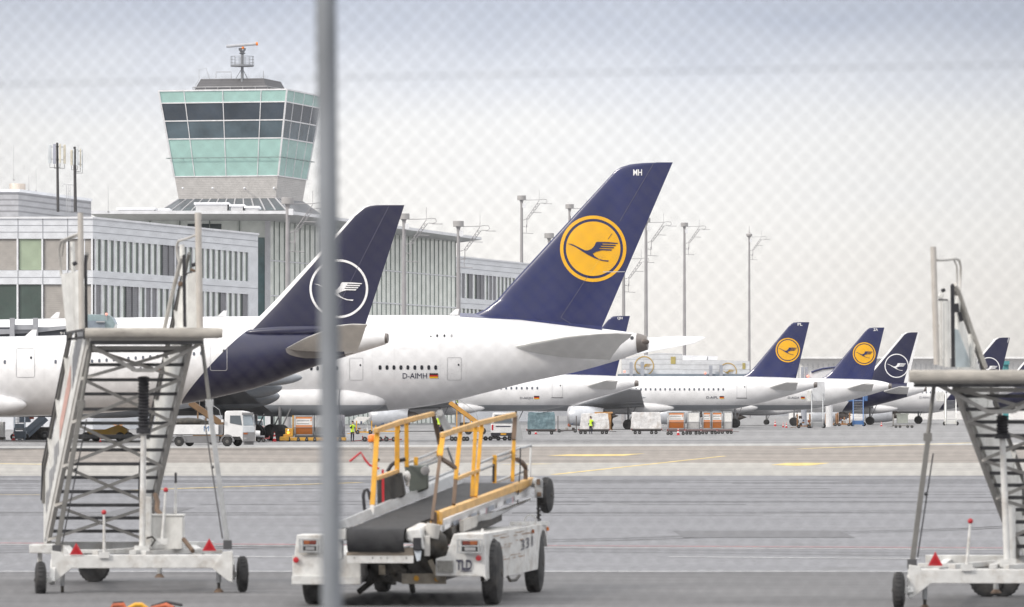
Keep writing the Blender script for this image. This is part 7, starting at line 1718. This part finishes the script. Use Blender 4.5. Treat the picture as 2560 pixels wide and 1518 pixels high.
cart('orange baggage cart right behind the grey airstairs', 2064, 2092, 1034, 1066, OB, 6, None, .3, True, lseed=8)
cart('orange baggage cart left of the blue airstairs', 2094, 2126, 1032, 1066, OB, 8, None, .3, True, lseed=9)
cart('grey flat cart with metal bins below the D-AINU fuselage', 2233, 2284, 1036, 1070, mat('cart_grey', (.26, .25, .24), .6), None, [2240, 2250, 2269, 2280], .25)
m = MB(mat('metal_bin', (.38, .40, .36), .5, .2, var=.15)); Yb = GY(1070) + .1; box_px(m, 2243, 2270, 1036, 1058, Yb, 1.2); box_px(m, 2241, 2272, 1034, 1037, Yb - .05, 1.3); single('metal_bin', m, 'greenish metal bin standing on the grey flat cart', 'bin', (W(2256, 0, Yb).x, Yb, W(0, 1058, Yb).z))
tw = Thing('water_trailer', 'small white tank trailer with red drawbar between truck and cone', 'trailer', gp(650, 1106))
Yw = tw.base.y; m = MB(mat('truck_white', (.76, .76, .77))); a_, b_ = W(634, 1084, Yw), W(650, 1085, Yw); m.tube(a_, b_, .26, n=14); m.use(SILVER); box_px(m, 643, 661, 1089, 1093, Yw, .8); tw.part('tank', m); m = MB(mat('cart_red', (.28, .07, .07), .6)); m.beam(W(655, 1098, Yw), W(674, 1095, Yw), .12, .1); m.beam(W(672, 1098, Yw), W(674, 1090, Yw), .08, .08); tw.part('drawbar', m); wheels_px(tw, [647, 659], Yw, .17)
# white dock shelter plate and small tug behind the worker
m = MB(GSE_WHITE2); Yk = GY(1084) + 5; m.prism([W(x, y, Yk) for x, y in ((878, 1055), (893, 1042), (927, 1043), (905, 1060))], (0, 2, 0)); bt_ = W(895, 1084, Yk); m.beam(W(884, 1052, Yk + .5), (W(884, 1052, Yk).x, Yk + .5, gz(Yk)), .12, .12); m.beam(W(918, 1047, Yk + .5), (W(918, 1047, Yk).x, Yk + .5, gz(Yk)), .12, .12); single('loader_canopy', m, 'white slanted loader canopy behind the worker with raised arm', 'canopy', (bt_.x, Yk, gz(Yk)))

# ---------------- airstairs at the aircraft
def airstairs(label, x0, x1, yt, yb, m, box=None, steps=16, group='airstairs at the parked airliners'):
    b = gp((x0 + x1) / 2, yb); Y = b.y; T = Thing('airstairs', label, 'airstairs', b, group); dp = 6.0
    A_ = [W(x0, yb - 2, Y), W(x1, yb - 2, Y)]; Bq = [W(x0, yt, Y + dp), W(x1, yt, Y + dp)]
    mb = MB(m)
    for a_, c_ in zip(A_, Bq): mb.beam(a_, c_, .12, .25); mb.beam(a_ + Vector((0, 0, 1)), c_ + Vector((0, 0, 1)), .08, .08); mb.beam(a_, a_ + Vector((0, 0, 1)), .08, .08); mb.beam(c_ + Vector((0, 0, 1)), (c_.x, c_.y, gz(Y)), .14, .14)
    T.part('frame', mb)
    mb = MB(STEELL)
    for k in range(steps): t_ = (k + .5) / steps; a_, c_ = A_[0].lerp(Bq[0], t_), A_[1].lerp(Bq[1], t_); mb.beam(a_, c_, .28, .05)
    T.part('steps', mb)
    mb = MB(m); mb.box(((A_[0].x + A_[1].x) / 2, Y + .6, gz(Y) + .5), (A_[1].x - A_[0].x + .2, 1.0, .6)); T.part('chassis', mb, bevel=.04)
    wheels_px(T, [x0 - 2, x1 + 2], Y + .4, .3)
    if box:
        for bx in box: mb = MB(bx[4]); box_px(mb, bx[0], bx[1], bx[2], bx[3], Y + dp, 1.6); T.part('cabin_canopy', mb, bevel=.05)
airstairs('grey airstairs with white canopy at the rear door of the ZA airliner', 2029, 2057, 1003, 1070.8, STEELL, [(2018, 2029, 976, 1004, GSE_WHITE2), (2030, 2062, 954, 1003, mat('canopy_pale', (.62, .63, .65), .4))])
airstairs('blue airstairs standing behind the ZA tail cone', 2133, 2158, 1000, 1066, BLUEP, [(2160, 2169, 990, 1003, BLUEP), (2120, 2160, 1000, 1004, BLUEP)])
airstairs('airstairs with tall white sides behind the strut of the right boarding stairs', 2364, 2390, 1000, 1064, GSE_WHITE2, [(2342, 2361, 980, 1004, GSE_WHITE2), (2362, 2367, 984, 1060, GSE_WHITE2)], 20)
airstairs('slate grey mobile stairs at the far left under the nearest airliner', 36, 62, 1040, 1101, GREYBLUE)
# leaning conveyor of the same unit
T = Thing('service_lift', 'blue grey scissor lift stairs unit leaning beneath the nearest airliner', 'service lift', gp(85, 1101)); Yq_ = T.base.y + 3
m = MB(GREYBLUE); m.beam(W(44, 1098, Yq_), W(110, 1040, Yq_), .3, .5); m.beam(W(62, 1098, Yq_), W(118, 1048, Yq_), .2, .3); box_px(m, 36, 60, 1060, 1075, Yq_, 1.5); box_px(m, 48, 75, 1040, 1056, Yq_ + .5, 1); T.part('ramp', m); m = MB(DARKMACH); box_px(m, 60, 122, 1068, 1100, Yq_ + .6, 2); T.part('chassis', m); wheels_px(T, [70, 112], Yq_ + .3, .4); m = MB(mat('rust_red', (.30, .07, .04), .6)); box_px(m, 74, 84, 1033, 1048, Yq_, .4); T.part('red_guard', m)
m = MB(CONEW); Yz = GY(1102); box_px(m, -30, 8, 1055, 1093, Yz, 2); m.use(DARKMACH); box_px(m, -30, 9, 1093, 1100, Yz + .1, 2); single('white_container', m, 'white box container cut by the left edge of the view', 'container', (W(-10, 0, Yz).x, Yz, gz(Yz)))
T = Thing('tow_tractor', 'low yellow tow tractor seen through the left boarding stairs', 'tow tractor', gp(290, 1105)); Ys_ = T.base.y + 4; m = MB(mat('tractor_yellow', (.50, .30, .05), .5)); box_px(m, 218, 262, 1074, 1086, Ys_, 2); m.prism([W(x, y, Ys_) for x, y in ((262, 1074), (296, 1062), (318, 1074), (318, 1088), (262, 1088))], (0, 2, 0)); T.part('body', m); m = MB(DARKMACH); box_px(m, 196, 330, 1086, 1098, Ys_ + .3, 1.6); T.part('chassis', m); wheels_px(T, [215, 240, 300, 322], Ys_, .4)
for x in (288, 303): m = MB(mat('amber_light_pale', (1.0, .55, .3), .3, emit=.7)); m.ball(W(x, 1061, Ys_), .13, 8, (1.4, 1, .9)); T.part('amber_lamp', m)

# ---------------- boarding bridges
T = Thing('boarding_bridge', 'grey boarding bridge with glazed cab between the two big airliners at the left', 'boarding bridge', gp(150, 1112)); Yj = 436
m = MB(mat('bridge_dark_tunnel', (.05, .055, .07), .5)); box_px(m, -200, 170, 818, 846, Yj, 3.0); T.part('tunnel', m, bevel=.05)
m = MB(mat('bridge_roof_grey', (.36, .37, .40), .5)); m.prism([W(x, y, Yj - .2) for x, y in ((-200, 840), (-200, 826), (70, 822), (170, 814), (170, 822), (90, 832), (0, 836))], (0, .3, 0)); 
for x in (30, 88): box_px(m, x - 6, x + 6, 795, 842, Yj - .8, .6)
box_px(m, 36, 84, 812, 824, Yj - .6, .3); T.part('roof_frame', m)
m = MB(mat('bridge_glass', (.28, .36, .38), .15)); m.prism([W(x, y, Yj + .1) for x, y in ((214, 786), (268, 787), (281, 795), (288, 810), (284, 822), (214, 824))], (0, 3, 0)); T.part('cab', m, bevel=.03)
m = MB(GREYBLUE); box_px(m, 170, 262, 802, 840, Yj - .1, .2); m.use(STEELL); box_px(m, 240, 262, 803, 806, Yj - .3, .2); T.part('cab_frame', m)
m = MB(mat('red_lamp_lit', (1, .25, .18), .3, emit=1.2)); m.ball(W(266, 785.5, Yj), .1, 8); m.use(STEELL); m.tube(W(266, 800, Yj), W(266, 787, Yj), .03, n=5); T.part('warning_lamp', m)
v, f = text2d('91', 7, 11); mb = MB(CONEW); mb.add([W(150 + a_, 837 - b_, Yj - .25) for a_, b_ in v], f); T.part('stand_number', mb, smooth=None)
m = MB(STEELD); 
for x in (-60, 150): m.tube((pxw(x, Yj + 1.5), Yj + 1.5, 0), W(x, 840, Yj + 1.5), .35, n=12)
T.part('support_column', m)
RIB = mat('ribbed_white_cladding', (.66, .67, .69), .5, bands=(1.6, .3, .2)); GOLD = mat('gold_emblem', (.52, .34, .09), .5)
def bridge2(label, x0, xc, x1, ytl, yt, yb, Y, ring, win, cols, lamp):
    T = Thing('boarding_bridge', label, 'boarding bridge', Vector((pxw((x0 + x1) / 2, Y), Y, 0)), 'pale boarding bridges behind the PL airliner')
    m = MB(RIB); m.prism([W(x0, yb, Y), W(x0, ytl, Y), W(xc, yt, Y), W(x1, yt + 3, Y), W(x1, yb, Y)], (0, 4, 0)); T.part('tunnel', m, smooth=None)
    cx, cy, r = ring; mb = MB(GOLD); n = 40; P = lambda rr, q, o: W(cx + rr * math.cos(q), cy + rr * math.sin(q), Y - o)
    vs = [P(rr, 2 * math.pi * k / n, .06) for rr in (r * .9, r) for k in range(n)]; mb.add(vs, [(k, (k + 1) % n, (k + 1) % n + n, k + n) for k in range(n)]); tri = tessellate_polygon([[Vector((a_, b_, 0)) for a_, b_ in BIRD]]); mb.add([W(cx + a_ * r, cy + b_ * r, Y - .06) for a_, b_ in BIRD], [tuple(t_) for t_ in tri]); T.part('emblem', mb, smooth=None)
    m = MB(mat('yellow_window', (.46, .38, .14), .3)); box_px(m, *win, Y - .05, .06); T.part('window', m)
    for c_ in cols: m = MB(mat('bridge_column_grey', (.36, .38, .43), .5)); box_px(m, c_[0], c_[1], c_[2], c_[3], Y - 1.5, .8); T.part('lift_column', m)
    m = MB(GREYBLUE); box_px(m, x0 - 10, x1 + 10, yb - 5, yb + 12, Y - 1.2, 5); q = W((x0 + x1) / 2, yb, Y + 2); m.tube((q.x, Y + 1, 0), (q.x, Y + 1, q.z), .5, n=12); T.part('under_frame', m)
    m = MB(MATS['red_lamp_lit']); m.ball(W(*lamp, Y - 1.6), .16, 8); T.part('warning_lamp', m)
bridge2('pale ribbed boarding bridge with complete gold crane ring, left of the two', 1556, 1646, 1706, 898, 882, 940, 720, (1610.5, 915, 24.5), (1677, 1689, 892, 910), [(1574, 1582, 906, 940), (1602, 1610, 905, 940)], (1561, 929))
bridge2('pale ribbed boarding bridge with gold crane ring, right of the two', 1706, 1775, 1874, 901, 900, 940, 730, (1820, 929, 22), (1856, 1863.5, 908, 923), [(1773, 1781, 914, 940), (1799, 1807, 913, 940)], (1763, 933))
m = MB(PANELL); Yk2 = 731; m.prism([W(x, y, Yk2) for x, y in ((1707, 901), (1707, 888.5), (1768, 889.5), (1766, 901))], (0, 4, 0)); m.prism([W(x, y, Yk2) for x, y in ((1770, 901), (1771, 890), (1795, 891), (1792, 901))], (0, 4, 0)); single('bridge_roof_unit', m, 'white roof unit on top of the right pale boarding bridge', 'roof unit', W(1750, 901, Yk2 + 2))
T = Thing('boarding_bridge', 'white boarding bridge head with blue arched edge left of the ZA tail', 'boarding bridge', Vector((pxw(2060, 780), 780, 0))); Yb2 = 780
m = MB(AIR_WHITE); m.prism([W(x, y, Yb2) for x, y in ((2024, 950), (2026, 934), (2050, 924), (2085, 919), (2110, 917), (2110, 950))], (0, 4, 0)); q = W(2075, 950, Yb2); m.tube((q.x, Yb2 + 2, 0), (q.x, Yb2 + 2, q.z), .5, n=10); T.part('head', m, smooth=None)
m = MB(NAVY); m.path([W(2028, 931, Yb2 - .1), W(2040, 926.5, Yb2 - .1), W(2056, 922, Yb2 - .1), W(2075, 919.5, Yb2 - .1), W(2100, 917.5, Yb2 - .1)], .14, 8); T.part('blue_edge', m, smooth=60); m = MB(mat('bridge_column_grey', (.36, .38, .43), .5)); box_px(m, 2003, 2010, 918, 948, Yb2, .7); box_px(m, 2013, 2020, 918, 948, Yb2, .7); q = W(2010, 945, Yb2); m.tube((q.x, Yb2 + .3, 0), (q.x, Yb2 + .3, q.z), .4, n=10); T.part('lift_column', m); m = MB(MATS['red_lamp_lit']); m.ball(W(2020, 941, Yb2 - .3), .2, 8); T.part('warning_lamp', m)
